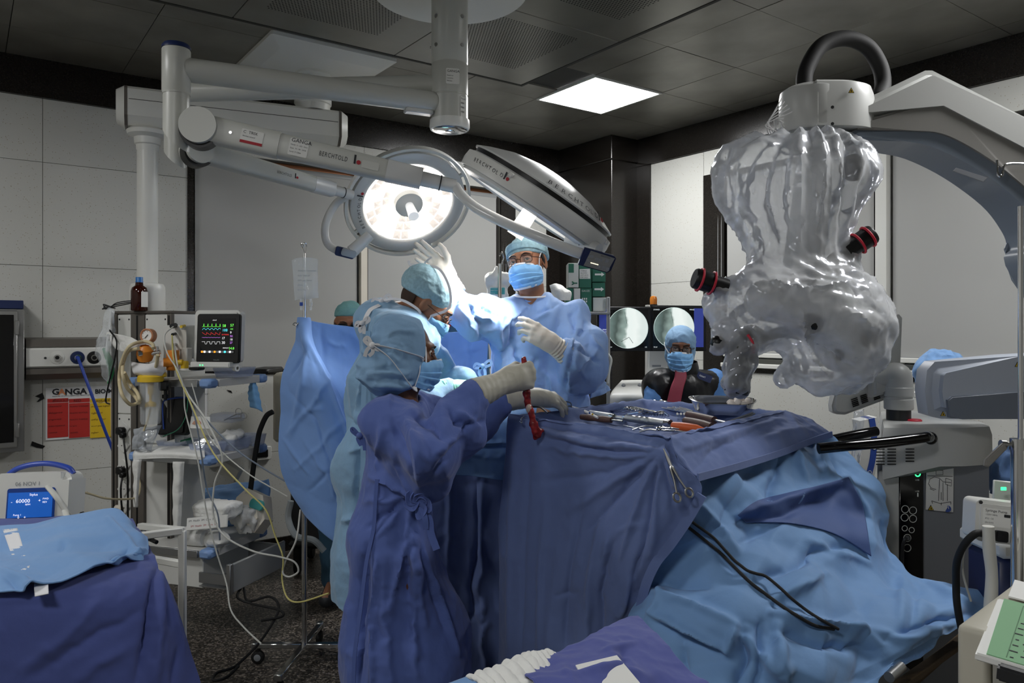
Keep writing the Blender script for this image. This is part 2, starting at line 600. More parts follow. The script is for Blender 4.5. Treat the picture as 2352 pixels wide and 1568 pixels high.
speckle(mat('speckled_laminate','#c4c4be',0.5),75,0.21,'#9d9683')
def terrazzo():
 m=mat('terrazzo','#3a3734',0.35)
 nt=m.node_tree;b=nt.nodes['Principled BSDF']
 tc=nt.nodes.new('ShaderNodeTexCoord');v=nt.nodes.new('ShaderNodeTexVoronoi');v.inputs['Scale'].default_value=120
 nt.links.new(tc.outputs['Object'],v.inputs['Vector'])
 s=nt.nodes.new('ShaderNodeSeparateColor');nt.links.new(v.outputs['Color'],s.inputs[0])
 cr=nt.nodes.new('ShaderNodeValToRGB')
 e=cr.color_ramp.elements
 e[0].color=rgb('#1b1917');e[1].color=rgb('#8d857a');e[1].position=1.0
 x=e.new(0.45);x.color=rgb('#3b3733');x=e.new(0.75);x.color=rgb('#5f5850')
 nt.links.new(s.outputs[0],cr.inputs[0]);nt.links.new(cr.outputs[0],b.inputs['Base Color'])
terrazzo()
#room shell (u along the window wall, v towards it)
UMIN,UMAX,VMIN,VMAX,HT=-2.4,4.6,-2.6,5.25,3.13
def ubox(bm,u0,u1,v0,v1,z0,z1,bev=0.0):
 box(bm,(abs(u1-u0),abs(v1-v0),abs(z1-z0)),R((u0+u1)/2,(v0+v1)/2,(z0+z1)/2),RU,bev)
bm=BM();ubox(bm,UMIN-.2,UMAX+.4,VMIN-.2,VMAX+.4,-0.1,0);struct('floor',bm,'terrazzo')
bm=BM();ubox(bm,UMIN-.2,UMAX+.4,VMIN-.2,VMAX+.4,HT+0.012,HT+0.12);ceil=struct('ceiling',bm,'joint')
def wall(name,pieces,m='wall_joint'):
 bm=BM()
 for p in pieces:ubox(bm,*p)
 return struct(name,bm,m)
SILL,HEAD,COR=1.27,2.72,2.905
WB0,WB1=1.20,3.67
WR0,WR1=0.2,3.87
wb=wall('wall_back',[(UMIN,WB0,VMAX+.012,VMAX+.25,0,HT),(WB0,WB1,VMAX+.012,VMAX+.25,0,SILL),(WB0,WB1,VMAX+.012,VMAX+.25,HEAD,HT),(WB1,UMAX+.1,VMAX+.012,VMAX+.25,0,HT)])
wr=wall('wall_right',[(UMAX+.012,UMAX+.25,VMIN,WR0,0,HT),(UMAX+.012,UMAX+.25,WR0,WR1,0,SILL),(UMAX+.012,UMAX+.25,WR0,WR1,HEAD,HT),(UMAX+.012,UMAX+.25,WR1,VMAX+.2,0,HT)])
wl=wall('wall_left',[(UMIN-.2,UMIN,VMIN,VMAX,0,HT)],'wall_white')
wf=wall('wall_front',[(UMIN,UMAX,VMIN-.2,VMIN,0,HT)],'wall_white')
G=0.0014
def panels(parent,axis,spans,zs,m='speckled_laminate',at=None):
 for a,b in spans:
  for z0,z1 in zip(zs[:-1],zs[1:]):
   bm=BM()
   if axis=='u':ubox(bm,a+G,b-G,VMAX,VMAX+.011,z0+G,z1-G)
   else:ubox(bm,UMAX,UMAX+.011,a+G,b-G,z0+G,z1-G)
   obj('wall_panel',bm,m,parent,30)
ZF=[0.10,0.70,1.31,1.92,2.53,COR]
panels(wb,'u',[(UMIN,-2.05),(-2.05,-.83),(-.83,.383),(.383,1.2)],ZF)
panels(wb,'u',[(1.2,2.43),(2.43,3.67)],[0.10,0.70,SILL])
panels(wb,'u',[(1.2,2.43),(2.43,3.67)],[HEAD,COR])
panels(wb,'u',[(3.82,4.158)],[0.10,1.31,1.92,COR])
panels(wb,'u',[(3.67,3.82)],[HEAD,COR])
panels(wr,'v',[(3.87,4.42)],[0.10,0.70,1.31,1.92,COR])
panels(wr,'v',[(2.49,3.87),(1.27,2.49),(.2,1.27)],[0.10,0.70,SILL-.0])
panels(wr,'v',[(2.49,3.87),(1.27,2.49),(.2,1.27)],[HEAD,COR])
panels(wr,'v',[(-1.4,.2),(VMIN,-1.4)],ZF)
bm=BM();ubox(bm,UMIN,UMAX,VMAX-.02,VMAX+.01,COR,HT);struct('trim_1',bm,'granite')
bm=BM();ubox(bm,UMAX-.02,UMAX+.01,VMIN,VMAX-.02,COR,HT);struct('trim_2',bm,'granite')
bm=BM();ubox(bm,4.3,UMAX,4.57,VMAX,0,HT,.004);struct('corner_column',bm,'granite')
bm=BM();ubox(bm,4.28,UMAX,4.55,VMAX,COR+.03,HT,.004);struct('trim_3',bm,'granite')
bm=BM();ubox(bm,4.158,4.3,VMAX-.012,VMAX+.01,0,COR);struct('trim_4',bm,'granite')
bm=BM();ubox(bm,UMAX-.012,UMAX+.01,4.42,4.57,0,COR);struct('trim_5',bm,'granite')
bm=BM();ubox(bm,3.67,3.82,VMAX-.006,VMAX+.01,0.1,HEAD);struct('trim_6',bm,'granite')
bm=BM();ubox(bm,1.185,1.225,VMAX-.006,VMAX+.2,SILL-.04,HEAD);struct('trim_7',bm,'granite')
bm=BM();ubox(bm,UMAX-.005,UMAX+.2,3.69,3.87,SILL-.04,HEAD);struct('trim_8',bm,'granite')
bm=BM();ubox(bm,UMAX-.005,UMAX+.2,.2,3.69,SILL-.035,SILL+.0);struct('trim_9',bm,'granite')
bm=BM();ubox(bm,1.2,3.67,VMAX-.01,VMAX+.2,SILL-.035,SILL);struct('trim_10',bm,'granite')
for nm,a in (('baseboard_back',(UMIN,4.3,VMAX-.012,VMAX+.01,0,.1)),('baseboard_right',(UMAX-.012,UMAX+.01,VMIN,4.57,0,.1))):
 bm=BM();ubox(bm,*a);struct(nm,bm,'granite')
def window(n,fn,a,b):
 0
 w_=BM();
 fn(w_,a,b,.13,.17,SILL,SILL+.06);fn(w_,a,b,.13,.17,HEAD-.06,HEAD)
 fn(w_,a,a+.05,.13,.17,SILL,HEAD);fn(w_,b-.05,b,.13,.17,SILL,HEAD)
 o=struct('window_%d'%n,w_,'white_paint')
 g=BM();fn(g,a+.05,b-.05,.147,.153,SILL+.06,HEAD-.06);obj('pane',g,'glass_dark',o)
 return o
fb=lambda bm,a,b,d0,d1,z0,z1:ubox(bm,a,b,VMAX+d0,VMAX+d1,z0,z1)
fr=lambda bm,a,b,d0,d1,z0,z1:ubox(bm,UMAX+d0,UMAX+d1,a,b,z0,z1)
window(1,fb,1.225,2.43);window(2,fb,2.43,3.67)
window(3,fr,2.49,3.69);window(4,fr,1.27,2.46);window(5,fr,.2,1.27)
bm=BM();ubox(bm,2.405,2.455,VMAX+.0,VMAX+.15,SILL,HEAD);struct('trim_11',bm,'cream_paint')
bm=BM();ubox(bm,UMAX,UMAX+.15,2.45,2.52,SILL,HEAD);struct('trim_12',bm,'white_paint')
bm=BM();ubox(bm,1.225,3.67,VMAX+.08,VMAX+.15,HEAD-.03,HEAD);struct('trim_13',bm,'copper')
bm=BM();ubox(bm,UMAX-.03,UMAX+.1,.2,3.69,SILL,SILL+.03,.004);struct('trim_14',bm,'white_paint')
bm=BM();ubox(bm,UMAX+.0,UMAX+.1,.2,3.69,SILL+.075,SILL+.105,.004);struct('trim_15',bm,'white_paint')
def blind(label,fn,p,a,b,zb,chain_at):
 t=thing('roller_blind',label,'blind',p((a+b)/2,.06,HEAD-.05),'roller blinds over the windows')
 bm=BM();tube(bm,[p(a+.01,.06,HEAD-.06),p(b-.01,.06,HEAD-.06)],.03,16,smooth=False);obj('roller',bm,'grey_paint',t)
 bm=BM();fn(bm,a+.015,b-.015,.032,.034,zb,HEAD-.06);obj('blind_fabric',bm,'blind',t)
 bm=BM();fn(bm,a+.015,b-.015,.026,.040,zb-.022,zb,);obj('bottom_bar',bm,'grey_paint',t)
 if chain_at is not None:
  bm=BM()
  for s in (0,.03):tube(bm,[p(chain_at+s,.0,HEAD-.06),p(chain_at+s,-.005,1.7),p(chain_at+.015,-.005,1.35)],.004,6)
  obj('bead_chain',bm,'grey_paint',t)
 return t
pb=lambda a,d,z:R(a,VMAX+d,z);pr=lambda a,d,z:R(UMAX+d,a,z)
blind('grey roller blind lowered behind the drip bag beside the patient monitor',fb,pb,1.225,2.40,SILL+.0,None)
blind('grey roller blind lowered behind the raised gloved hand',fb,pb,2.46,3.66,SILL+.0,3.69)
blind('narrow grey roller blind in the dark frame behind the plastic-wrapped microscope',fr,pr,2.53,3.69,SILL+.11,3.70)
blind('wide grey roller blind behind the curved microscope arm',fr,pr,1.2,2.44,SILL+.11,None)
PU0,PU1,PV1=-.7,2.9,3.92
tile=None
for i in range(-9,3):
 for j in range(-9,5):
  u0,v0=3.2+.6*i,2.95+.6*j
  u1,v1=min(u0+.6,UMAX),min(v0+.6,VMAX)
  u0,v0=max(u0,UMIN),max(v0,VMIN)
  if u0<PU1 and v1<=PV1+.02 and u1>PU0:
   if u1<=PU1:continue
   u0=PU1
  elif u0<PU1 and v0<PV1 and u1>PU0:
   v0=PV1
  if u1-u0<.02 or v1-v0<.02:continue
  if abs(u0-3.2)<.01 and abs(v0-3.55)<.01:continue
  x,y=u1-u0-.004,v1-v0-.004
  bm=BM();box(bm,(x,y,.012),(0,0,0),None,0)
  o=obj('ceiling_tile',bm,'steel_ceiling',ceil,30)
  o.location=R((u0+u1)/2,(v0+v1)/2,HT+.006+rnd.uniform(-.001,.001));o.rotation_euler=(rnd.uniform(-.002,.002),rnd.uniform(-.002,.002),ROOM_ROT)
for i in range(4):
 for j in range(5):
  u1,v1=PU1-.9*i,PV1-.9*j
  bm=BM();ubox(bm,u1-.898,u1-.002,v1-.898,v1-.002,HT-.02,HT+.004,.002)
  pnl=obj('plenum_panel',bm,'plenum_steel',ceil,30)
  if j<3 and i<4:
   bm=BM()
   hx=[(.0048*math.cos(a*math.pi/3),.0048*math.sin(a*math.pi/3))for a in range(6)]
   for a in range(36):
    for b in range(36):
     cu,cv=u1-.80+.0165*a+(.00825 if b%2 else 0),v1-.80+.0165*b
     bm.faces.new([bm.verts.new(R(cu+x,cv+y,HT-.0204))for x,y in hx])
   o=obj('perforation',bm,'hole',pnl,0);o['kind']='stuff'
bm=BM();ubox(bm,PU0-.02,PU1+.02,PV1,PV1+.02,HT-.022,HT+.004);ubox(bm,PU1,PU1+.02,-.7,PV1,HT-.022,HT+.004);struct('trim_16',bm,'joint')
def ceiling_or_fill_light(label,u,v,m):
 t=thing('ceiling_or_fill_light',label,'lamp',R(u,v,HT))
 bm=BM()
 for a in ((u-.3,u+.3,v-.3,v-.285),(u-.3,u+.3,v+.285,v+.3),(u-.3,u-.285,v-.285,v+.285),(u+.285,u+.3,v-.285,v+.285)):
  ubox(bm,*a,HT-.008,HT+.01)
 obj('frame',bm,'white_paint',t)
 bm=BM();ubox(bm,u-.285,u+.285,v-.285,v+.285,HT-.004,HT+.002);obj('diffuser',bm,m,t)
ceiling_or_fill_light('square glowing white panel light set in the dark steel ceiling',3.5,3.85,'light_panel')
ceiling_or_fill_light('unseen square fill light added in the ceiling above the microscope',3.5,.85,'fill_panel_b')  # unseen panel, added to brighten the microscope side
ceiling_or_fill_light('unseen square fill light added in the ceiling above the patient monitor',-1.0,3.25,'fill_panel_c')  # unseen panel, added for more light over the monitor side
ceiling_or_fill_light('unseen square fill light added in the ceiling behind the viewer',-1.0,.25,'fill_panel_d')  # unseen panel, added as front fill
#surgical light on its ceiling post
mat('lamp_shell','#c9cac8',0.2)
mat('lamp_arm','#b9bab3',0.33)
mat('lamp_glow','#ffffff',0.4,emit=('#fffaf4',1.5))
mat('lamp_reflector','#f4efe9',0.3,emit=('#ffeede',0.62))
mat('lamp_handle','#ffffff',0.4,emit=('#ffffff',0.35))
mat('sticker','#d9d9d4',0.5)
mat('sticker_faint','#c3c4bd',0.5)
POST=Vector((-.288,3.52,0))
sl=thing('surgical_light','twin surgical light with two round heads on jointed arms from one ceiling post','surgical light',(POST.x,POST.y,HT))
Z=Vector((0,0,1))
bm=BM();lathe(bm,POST,Z,[(0,HT-.035),(.352,HT-.035),(.36,HT-.028),(.36,HT),(0,HT)],64);obj('mount_plate',bm,'white_plastic',sl)
bm=BM();lathe(bm,POST,Z,[(0,2.50),(.084,2.50),(.084,2.617),(.0815,2.619),(.0815,2.624),(.084,2.626),(.084,2.762),(.0815,2.765),(.0815,2.77),(.084,2.773),(.084,HT-.03)],40)
post=obj('post',bm,'lamp_arm',sl)
bm=BM();lathe(bm,POST,Z,[(.08,2.515),(.091,2.512),(.093,2.48),(.088,2.468),(0,2.464)],40);obj('end_cap',bm,'white_plastic',sl)
bm=BM();lathe(bm,POST,Z,[(0,2.463),(.074,2.463),(.08,2.467)],32);lathe(bm,POST,Z,[(0,2.458),(.02,2.459),(.024,2.463)],16);obj('cap_face',bm,'chrome',sl)
for a in (-2.3,-.75):
 for z in (2.84,2.97):
  d=Vector((math.cos(a),math.sin(a),0))
  bm=BM();cyl(bm,POST+d*.083+Z*z,POST+d*.087+Z*z,.009,n=12);obj('screw',bm,'steel',sl)
def plate_text(lines,o,right,up,w,h,parent,base='sticker',ink='ink',size=.012,band=None):
 0
 right=Vector(right).normalized();up=Vector(up).normalized();n=right.cross(up)
 M=Matrix((right,up,n)).transposed()
 bm=BM();prism(bm,rrect(w,h,min(w,h)*.08,2),Vector(o),M,.0012);s=obj('sticker',bm,base,parent)
 if band:
  bm=BM();prism(bm,[(-w/2,-h/2),(w/2,-h/2),(w/2,-h*.3),(-w/2,-h*.3)],Vector(o)+n*.0003,M,.0012);obj('sticker_band',bm,band,s)
 for i,(t,sz,dy)in enumerate(lines):
  text(t,sz,Vector(o)+n*.0012+up*dy-right*(w*.42),right,up,ink,s)
 return s
bm=None
d=Vector((.25,-1,0)).normalized()
plate_text([('GANGA',.016,.022),('Asset no',.008,.002),('Location',.008,-.01),('Service',.008,-.022)],POST+d*.0852+Z*2.69,(1,.25,0),Z,.062,.07,post)
d=Vector((.75,-.66,0)).normalized()
plate_text([('Model',.012,.04),('IIIIIII',.012,.02),('IIIIIII',.012,.0),('IIIIIII',.012,-.02)],POST+d*.0852+Z*2.555,d.cross(Z)*-1,Z,.03,.1,post)
def logo(o,right,up,size,parent):
 0
 right=Vector(right).normalized();up=(Vector(up)-right*Vector(up).dot(right)).normalized();n=right.cross(up)
 t=text('BERCHTOLD',size,o,right,up,'ink',parent,space=1.25,sx=.62)
 wd=size*7.75*.63
 M=Matrix((right,up,n)).transposed()
 bm=BM();prism(bm,[(0,-.35*size),(.3*size,-.35*size),(.22*size,1.0*size),(-.08*size,1.0*size)],Vector(o)+right*(wd+.25*size),M,.0006);obj('logo_bar',bm,'ink',parent)
 bm=BM();prism(bm,disc_poly(.33*size,16),Vector(o)+right*(wd+.95*size)-up*.02*size,M,.0006);obj('logo_dot',bm,'ink_red',parent)
def light_arm(K,zt,zs,zb,zarm,S,E,sc):
 0
 k=Vector((K[0],K[1],0));dirn=(POST-k);dirn.z=0;dirn.normalize()
 bm=BM();tube(bm,[POST+Z*zarm-dirn*.06,k+Z*zarm+dirn*.03],.048,28,smooth=False);obj('arm_tube',bm,'lamp_arm',sl)
 bm=BM();box(bm,(.13,.05,.022),POST+Z*(zarm-.05)-dirn*.15,Matrix.Rotation(math.atan2(dirn.y,dirn.x),3,'Z'),.005);obj('arm_bracket',bm,'lamp_shell',sl)
 bm=BM();lathe(bm,k,Z,[(0,zt),(.052,zt),(.054,zt-.005),(.054,zs+.012),(.0515,zs+.008),(.0515,zs)],32);obj('knuckle',bm,'lamp_arm',sl)
 bm=BM();lathe(bm,k,Z,[(.0,zt+.02),(.048,zt+.02),(.054,zt+.012),(.0545,zt)],32);obj('knuckle_cap',bm,'navy_plastic',sl)
 bm=BM();n=28
 lo=[]
 ax=(Vector(S)-k);ax.z=0;ax.normalize()
 for zz,sl_ in ((zs+.004,0),(zb,.05)):
  lo.append([k+Vector((math.cos(2*math.pi*i/n),math.sin(2*math.pi*i/n),0))*.05+Z*(zz-sl_*Vector((math.cos(2*math.pi*i/n),math.sin(2*math.pi*i/n),0)).dot(ax))for i in range(n)])
 rings(bm,lo);obj('knuckle_socket',bm,'lamp_arm',sl)
 S,E=Vector(S),Vector(E)
 a=(E-S).normalized();side=a.cross(Z).normalized();up=side.cross(a)
 bm=BM();cyl(bm,S+side*.052,S-side*.052,.07*sc,n=40);obj('pivot_disc',bm,'lamp_arm',sl)
 bm=BM();cyl(bm,S+side*.03-Z*.012,S-side*.03-Z*.012,.074*sc,n=40);obj('pivot_band',bm,'black',sl)
 M=Matrix((side,up,a)).transposed()
 L=(E-S).length
 h0,h1=.105*sc,.085*sc
 def seg(name,t0,t1,ha,hb,w,m):
  bm=BM();pa,pb_=rrect(w,ha,.018,4),rrect(w,hb,.018,4)
  rings(bm,[[S+a*t0*L+M@Vector((x,y,0))for x,y in pa],[S+a*t1*L+M@Vector((x,y,0))for x,y in pb_]])
  return obj(name,bm,m,sl)
 seg('arm_root',.02,.30,h0,h0*.98,.078,'lamp_arm')
 box_=seg('arm_box',.30,.72,h0*.93,h1,.07,'lamp_arm')
 seg('arm_collar',.72,.86,h1*1.05,h1*.98,.074,'lamp_shell')
 bm=BM();cyl(bm,S+a*.86*L,E,.031*sc,.029*sc,24);obj('arm_end',bm,'lamp_shell',sl)
 bm=BM();cyl(bm,S+a*.935*L,S+a*.94*L,.0325*sc,n=24);obj('arm_joint',bm,'dark_grey',sl)
 return S,E,a,side,up,L,box_
S,E,a,side,up,L,b1=light_arm((-1.335,3.03),2.66,2.48,2.30,2.585,W(460,293,3.0),W(1046,428,3.17),1.0)
f1=lambda t,h:S+a*t*L+side*.0362+up*h
logo(f1(.455,.0)+up*.0,a,up,.027,b1)
plate_text([('GANGA',.022,.026),('Model  2 - x22 - 2xxx',.0075,.008),('Date  10 - 06 - 2018',.0075,-.006),('Serial  P 12866',.0075,-.02)],f1(.375,.002),a,up,.075,.068,b1)
plate_text([('C  TRIX',.016,.016),('Service record',.008,0)],S+a*.2*L+side*.040+up*.0,a,up,.085,.055,b1,band='ink_red')
bm=BM();M=Matrix((a,up,side)).transposed();prism(bm,rrect(.07,.032,.006,3),f1(.655,-.002),M,.002);obj('faded_label',bm,'sticker_faint',b1)
for t in (.12,):
 bm=BM();cyl(bm,S+a*t*L+side*.038,S+a*t*L+side*.042,.006,n=12);obj('screw',bm,'steel',sl)
E1=E.copy()
S,E,a,side,up,L,b2=light_arm((-1.60,3.62),2.76,2.60,2.36,2.676,W(452,346,3.57),W(808,448,4.15),.92)
logo(S+a*.46*L+side*.0362,a,up,.019,b2)
E2=E.copy()
def lamp_frame(n,xh):
 return frame(n,xh)
def ring_band(bm,c,M,r0,r1,z0,z1,n=72,a0=0.0,a1=2*math.pi):
 full=abs(a1-a0-2*math.pi)<1e-4
 k=n if full else n+1
 prof=[(r0,z0),(r1,z0),(r1+.004,(z0+z1)/2),(r1,z1),(r0,z1)]
 loops=[]
 for i in range(k):
  t=a0+(a1-a0)*i/n
  loops.append([c+M@Vector((math.cos(t)*r,math.sin(t)*r,z))for r,z in prof])
 if full:loops.append(loops[0])
 if full:
  V=[[bm.verts.new(p)for p in Lp]for Lp in loops[:-1]];V.append(V[0])
  m=len(prof)
  for A_,B_ in zip(V[:-1],V[1:]):
   for i in range(m):bm.faces.new((A_[i],A_[(i+1)%m],B_[(i+1)%m],B_[i]))
 else:rings(bm,loops)
def lamp_head(c,n,xh,dome,deep=0.0):
 0
 M=lamp_frame(n,xh);n=Vector(n)
 bm=BM()
 lathe(bm,c,n,[(0,-dome),(.10,-dome*.97),(.20,-dome*.8),(.29,-dome*.5),(.328,-dome*.34),(.338,-.034),(.336,-.028),(.32,-.028)],72,xh)
 shell=obj('lamp_dome',bm,'lamp_shell',sl)
 bm=BM();lathe(bm,c,n,[(.328,-.032),(.328,-.006)],72,xh);obj('dome_seam',bm,'black',sl)
 bm=BM();lathe(bm,c,n,[(.32,-.010),(.336,-.010),(.338,.0),(.334,.022+deep),(.30,.034+deep),(.27,.026+deep),(.258,.01)],72,xh)
 rim=obj('lamp_rim',bm,'lamp_shell',sl)
 bm=BM();ring_band(bm,c,M,.352 if not deep else .343,.368 if not deep else .352,-.004,.03+deep*.6)
 for t in (.35,1.9,3.5,5.0):
  u=M@Vector((math.cos(t),math.sin(t),0));box(bm,(.04,.022,.02),c+u*.342+n*.008,Matrix((u,n.cross(u),n)).transposed(),.004)
 obj('handle_ring',bm,'white_plastic',sl)
 rf=None
 bm=BM();lathe(bm,c,n,[(.26,.012),(.20,-.012),(.12,-.03),(.06,-.034)],72,xh);rf=obj('reflector',bm,'lamp_glow',sl)
 for ring_i,(r0,r1,z0,z1,k)in enumerate(((.205,.25,-.004,.012,30),(.155,.198,-.02,-.006,24),(.105,.148,-.03,-.018,18))):
  for i in range(k):
   t0,t1=2*math.pi*(i+.06)/k,2*math.pi*(i+.94)/k
   bm=BM();P=[c+M@Vector((math.cos(t)*r,math.sin(t)*r,z+.004))for t,r,z in ((t0,r0,z0),(t1,r0,z0),(t1,r1,z1),(t0,r1,z1))]
   vs=[bm.verts.new(p)for p in P];bm.faces.new(vs)
   top=c+M@Vector((math.cos((t0+t1)/2)*(r0+r1)/2,math.sin((t0+t1)/2)*(r0+r1)/2,(z0+z1)/2+.010))
   bmesh.ops.poke(bm,faces=bm.faces[:])
   for v in bm.verts:
    if len(v.link_edges)==4:v.co=top
   obj('facet',bm,'lamp_reflector' if (i*7+ring_i*3)%5 in (0,2)else 'lamp_glow',rf,0)
 bm=BM();lathe(bm,c,n,[(.085,.0),(.08,.03),(.0,.034)],40,xh);hub=obj('lamp_hub',bm,'white_plastic',sl)
 bm=BM();cyl(bm,c+n*.03,c+n*.14,.024,.03,20);obj('grip',bm,'lamp_handle',hub)
 return M,shell,rim
M1,sh1,rim1=lamp_head(LAMP1_C,LAMP1_N,(1,.1,.12),.10)
M2,sh2,rim2=lamp_head(LAMP2_C,LAMP2_N,(.83,.0,-.55),.115,.05)
bm=BM();lathe(bm,LAMP2_C,LAMP2_N,[(.12,.02),(.105,.05),(.06,.068),(0,.072)],40);obj('lens_bulge',bm,'lamp_glow',sl)
bm=BM();cyl(bm,LAMP2_C+LAMP2_N*.07,LAMP2_C+LAMP2_N*.19,.033,.036,24);obj('grip',bm,'lamp_glow',sl)
def curved_logo(c,n,xh,M,r,z,t0,size,parent,tilt=0.0,dirn=1):
 0
 t=t0
 for ch in 'BERCHTOLD':
  rad=M@Vector((math.cos(t),math.sin(t),0));tan=M@Vector((-math.sin(t),math.cos(t),0))*dirn
  nn=(n*math.cos(tilt)+rad*math.sin(tilt)).normalized()
  upv=nn.cross(tan)
  text(ch,size,c+rad*r+n*z+nn*.002,tan,upv,'ink',parent)
  t+=dirn*size*.95/r
 rad=M@Vector((math.cos(t),math.sin(t),0));tan=M@Vector((-math.sin(t),math.cos(t),0))*dirn
 nn=(n*math.cos(tilt)+rad*math.sin(tilt)).normalized();upv=nn.cross(tan)
 K=Matrix((tan,upv,nn)).transposed()
 bm=BM();prism(bm,[(0,-.35*size),(.3*size,-.35*size),(.3*size,size),(0,size)],c+rad*r+n*z+nn*.002,K,.0006);obj('logo_bar',bm,'ink',parent)
 bm=BM();prism(bm,disc_poly(.33*size,14),c+rad*r+n*z+nn*.002+tan*size*.8,K,.0006);obj('logo_dot',bm,'ink_red',parent)
curved_logo(LAMP1_C,LAMP1_N,None,M1,.29,.036,3.45,.026,rim1,0.0,-1)
curved_logo(LAMP2_C,LAMP2_N,None,M2,.334,.006,-2.52,.026,rim2,1.45,1)if False else None
def edge_logo(t0,r,z,size,parent,lift):
 t=t0
 M,c,n=M2,LAMP2_C,LAMP2_N
 sgn=1 if (M@Vector((-math.sin(t0),math.cos(t0),0))).x>0 else -1
 for k in range(10):
  rad=M@Vector((math.cos(t),math.sin(t),0));tan=(M@Vector((-math.sin(t),math.cos(t),0)))*sgn
  out=(rad*math.cos(lift)-n*math.sin(lift)).normalized()
  upv=out.cross(tan)
  p=c+rad*r+n*z+out*.002
  if k<9:text('BERCHTOLD'[k],size,p,tan,upv,'ink',parent)
  else:
   K=Matrix((tan,upv,out)).transposed()
   bm=BM();prism(bm,[(0,-.35*size),(.3*size,-.35*size),(.3*size,size),(0,size)],p,K,.0006);obj('logo_bar',bm,'ink',parent)
   bm=BM();prism(bm,disc_poly(.33*size,14),p+tan*size*.8,K,.0006);obj('logo_dot',bm,'ink_red',parent)
  t+=sgn*size*.95/r
def angle_at(px):
 0
 best=None
 for i in range(720):
  t=2*math.pi*i/720
  p=LAMP2_C+M2@Vector((math.cos(t),math.sin(t),0))*.334
  x=1176+p.x/p.y*F
  if p.y<LAMP2_C.y and (best is None or abs(x-px)<best[0]):best=(abs(x-px),t)
 return best[1]
edge_logo(angle_at(1108),.3545,.028,.022,rim2,-.25)
edge_logo(angle_at(1242),.318,-.05,.032,sh2,.85)
bm=BM();tube(bm,[E2-Vector((.02,0,.0)),W(770,470,4.2),W(748,515,4.2),W(752,558,4.2),W(785,578,4.2),W(822,575,4.2)],.022,14);obj('yoke',bm,'lamp_shell',sl)
bm=BM();cyl(bm,W(808,578,4.2),W(850,540,4.22),.036,.03,24);obj('yoke_joint',bm,'lamp_shell',sl)
bm=BM();prism(bm,rrect(.105,.05,.012,4),W(792,580,4.18),frame((.25,-1,-.2),(1,.2,-.25)),.045,.004);obj('control_box',bm,'navy_plastic',sl)
bm=BM();prism(bm,rrect(.08,.04,.012,4),W(801,581,4.15),frame((.25,-1,-.2),(1,.2,-.25)),.03,.004);obj('control_face',bm,'alu',sl)
bm=BM();tube(bm,[E1,W(1062,450,3.12),W(1095,478,3.06),W(1160,512,2.98),W(1240,546,2.93),W(1310,574,2.92),W(1345,585,2.92)],.021,16);obj('yoke',bm,'lamp_shell',sl)
bm=BM();cyl(bm,W(1375,575,3.0),W(1312,552,3.08),.028,.05,24);obj('yoke_joint',bm,'lamp_shell',sl)
bm=BM();cyl(bm,W(1347,560,3.04),W(1340,557,3.05),.045,.045,24);obj('joint_band',bm,'navy_plastic',sl)
cr_,cu_=Vector((1,.08,-.27)).normalized(),Vector((.20,-.25,1))
cu_=(cu_-cr_*cu_.dot(cr_)).normalized();cn_=cr_.cross(cu_);KM=Matrix((cr_,cu_,cn_)).transposed()
cc=W(1371,598,2.9)
bm=BM();prism(bm,[(-.066,-.034),(.05,-.034),(.062,-.02),(.066,.028),(.055,.036),(-.062,.036)],cc,KM,.036,.006);cb=obj('control_box',bm,'navy_plastic',sl)
bm=BM();prism(bm,[(-.046,-.03),(.048,-.03),(.06,.028),(-.036,.032)],cc+cn_*.018,KM,.004,.001);obj('control_face',bm,'alu',cb)
mat('led_warm','#fff4c8',0.4,emit=('#fff0c0',3.0))
mat('key_grey','#85898d',0.5)
for x,y,ww,hh in ((-.028,.012,.016,.012),(.002,.008,.028,.01),(.034,.012,.014,.014),(-.036,-.008,.013,.012),(.012,-.018,.012,.014),(.03,-.018,.014,.014),(.046,-.018,.012,.014)):
 bm=BM();prism(bm,rrect(ww,hh,.002,2),cc+cn_*.0205+cr_*x+cu_*y,KM,.002);obj('key',bm,'key_grey',cb)
for i in range(7):
 bm=BM();prism(bm,disc_poly(.0016,8),cc+cn_*.0212+cr_*(-.022+.0045*i)+cu_*-.012,KM,.002);obj('indicator',bm,'led_warm',cb)
text('BERCHTOLD',.0065,cc+cn_*.0206+cr_*.006+cu_*.024,cr_,cu_,'ink',cb)
#ceiling pendant with its boom, pole and equipment tower
HUB,POLE=Vector((-1.186,4.54,0)),Vector((-1.995,4.17,0))
pn=thing('ceiling_pendant','white ceiling pendant with box boom, hanging pole and shelved equipment tower','pendant',(HUB.x,HUB.y,HT))
bm=BM();p0,p1=rrect(.74,.74,.01,1),rrect(.6,.6,.01,1)
rings(bm,[[HUB+RU@Vector((x,y,0))+Z*HT for x,y in p0],[HUB+RU@Vector((x,y,0))+Z*(HT-.02)for x,y in p0],[HUB+RU@Vector((x,y,0))+Z*(HT-.06)for x,y in p1]]);obj('ceiling_plate',bm,'white_paint',pn)
bm=BM();lathe(bm,HUB,Z,[(.1,HT-.06),(.1,HT-.075),(.062,HT-.08),(.06,2.9)],32);obj('column',bm,'white_paint',pn)
bm=BM();lathe(bm,HUB,Z,[(0,2.92),(.105,2.92),(.108,2.91),(.108,2.885),(.1,2.88),(.1,2.84)],36);obj('hub',bm,'white_paint',pn)
bd=(HUB-POLE).normalized();bs=bd.cross(Z);BMt=Matrix((bs,Z,bd)).transposed()
b0,b1_=POLE-bd*.15,HUB+bd*.19
ZB=2.742
oct_=[(-.10,-.055),(-.055,-.1),(.055,-.1),(.10,-.055),(.10,.085),(.085,.1),(-.085,.1),(-.10,.085)]
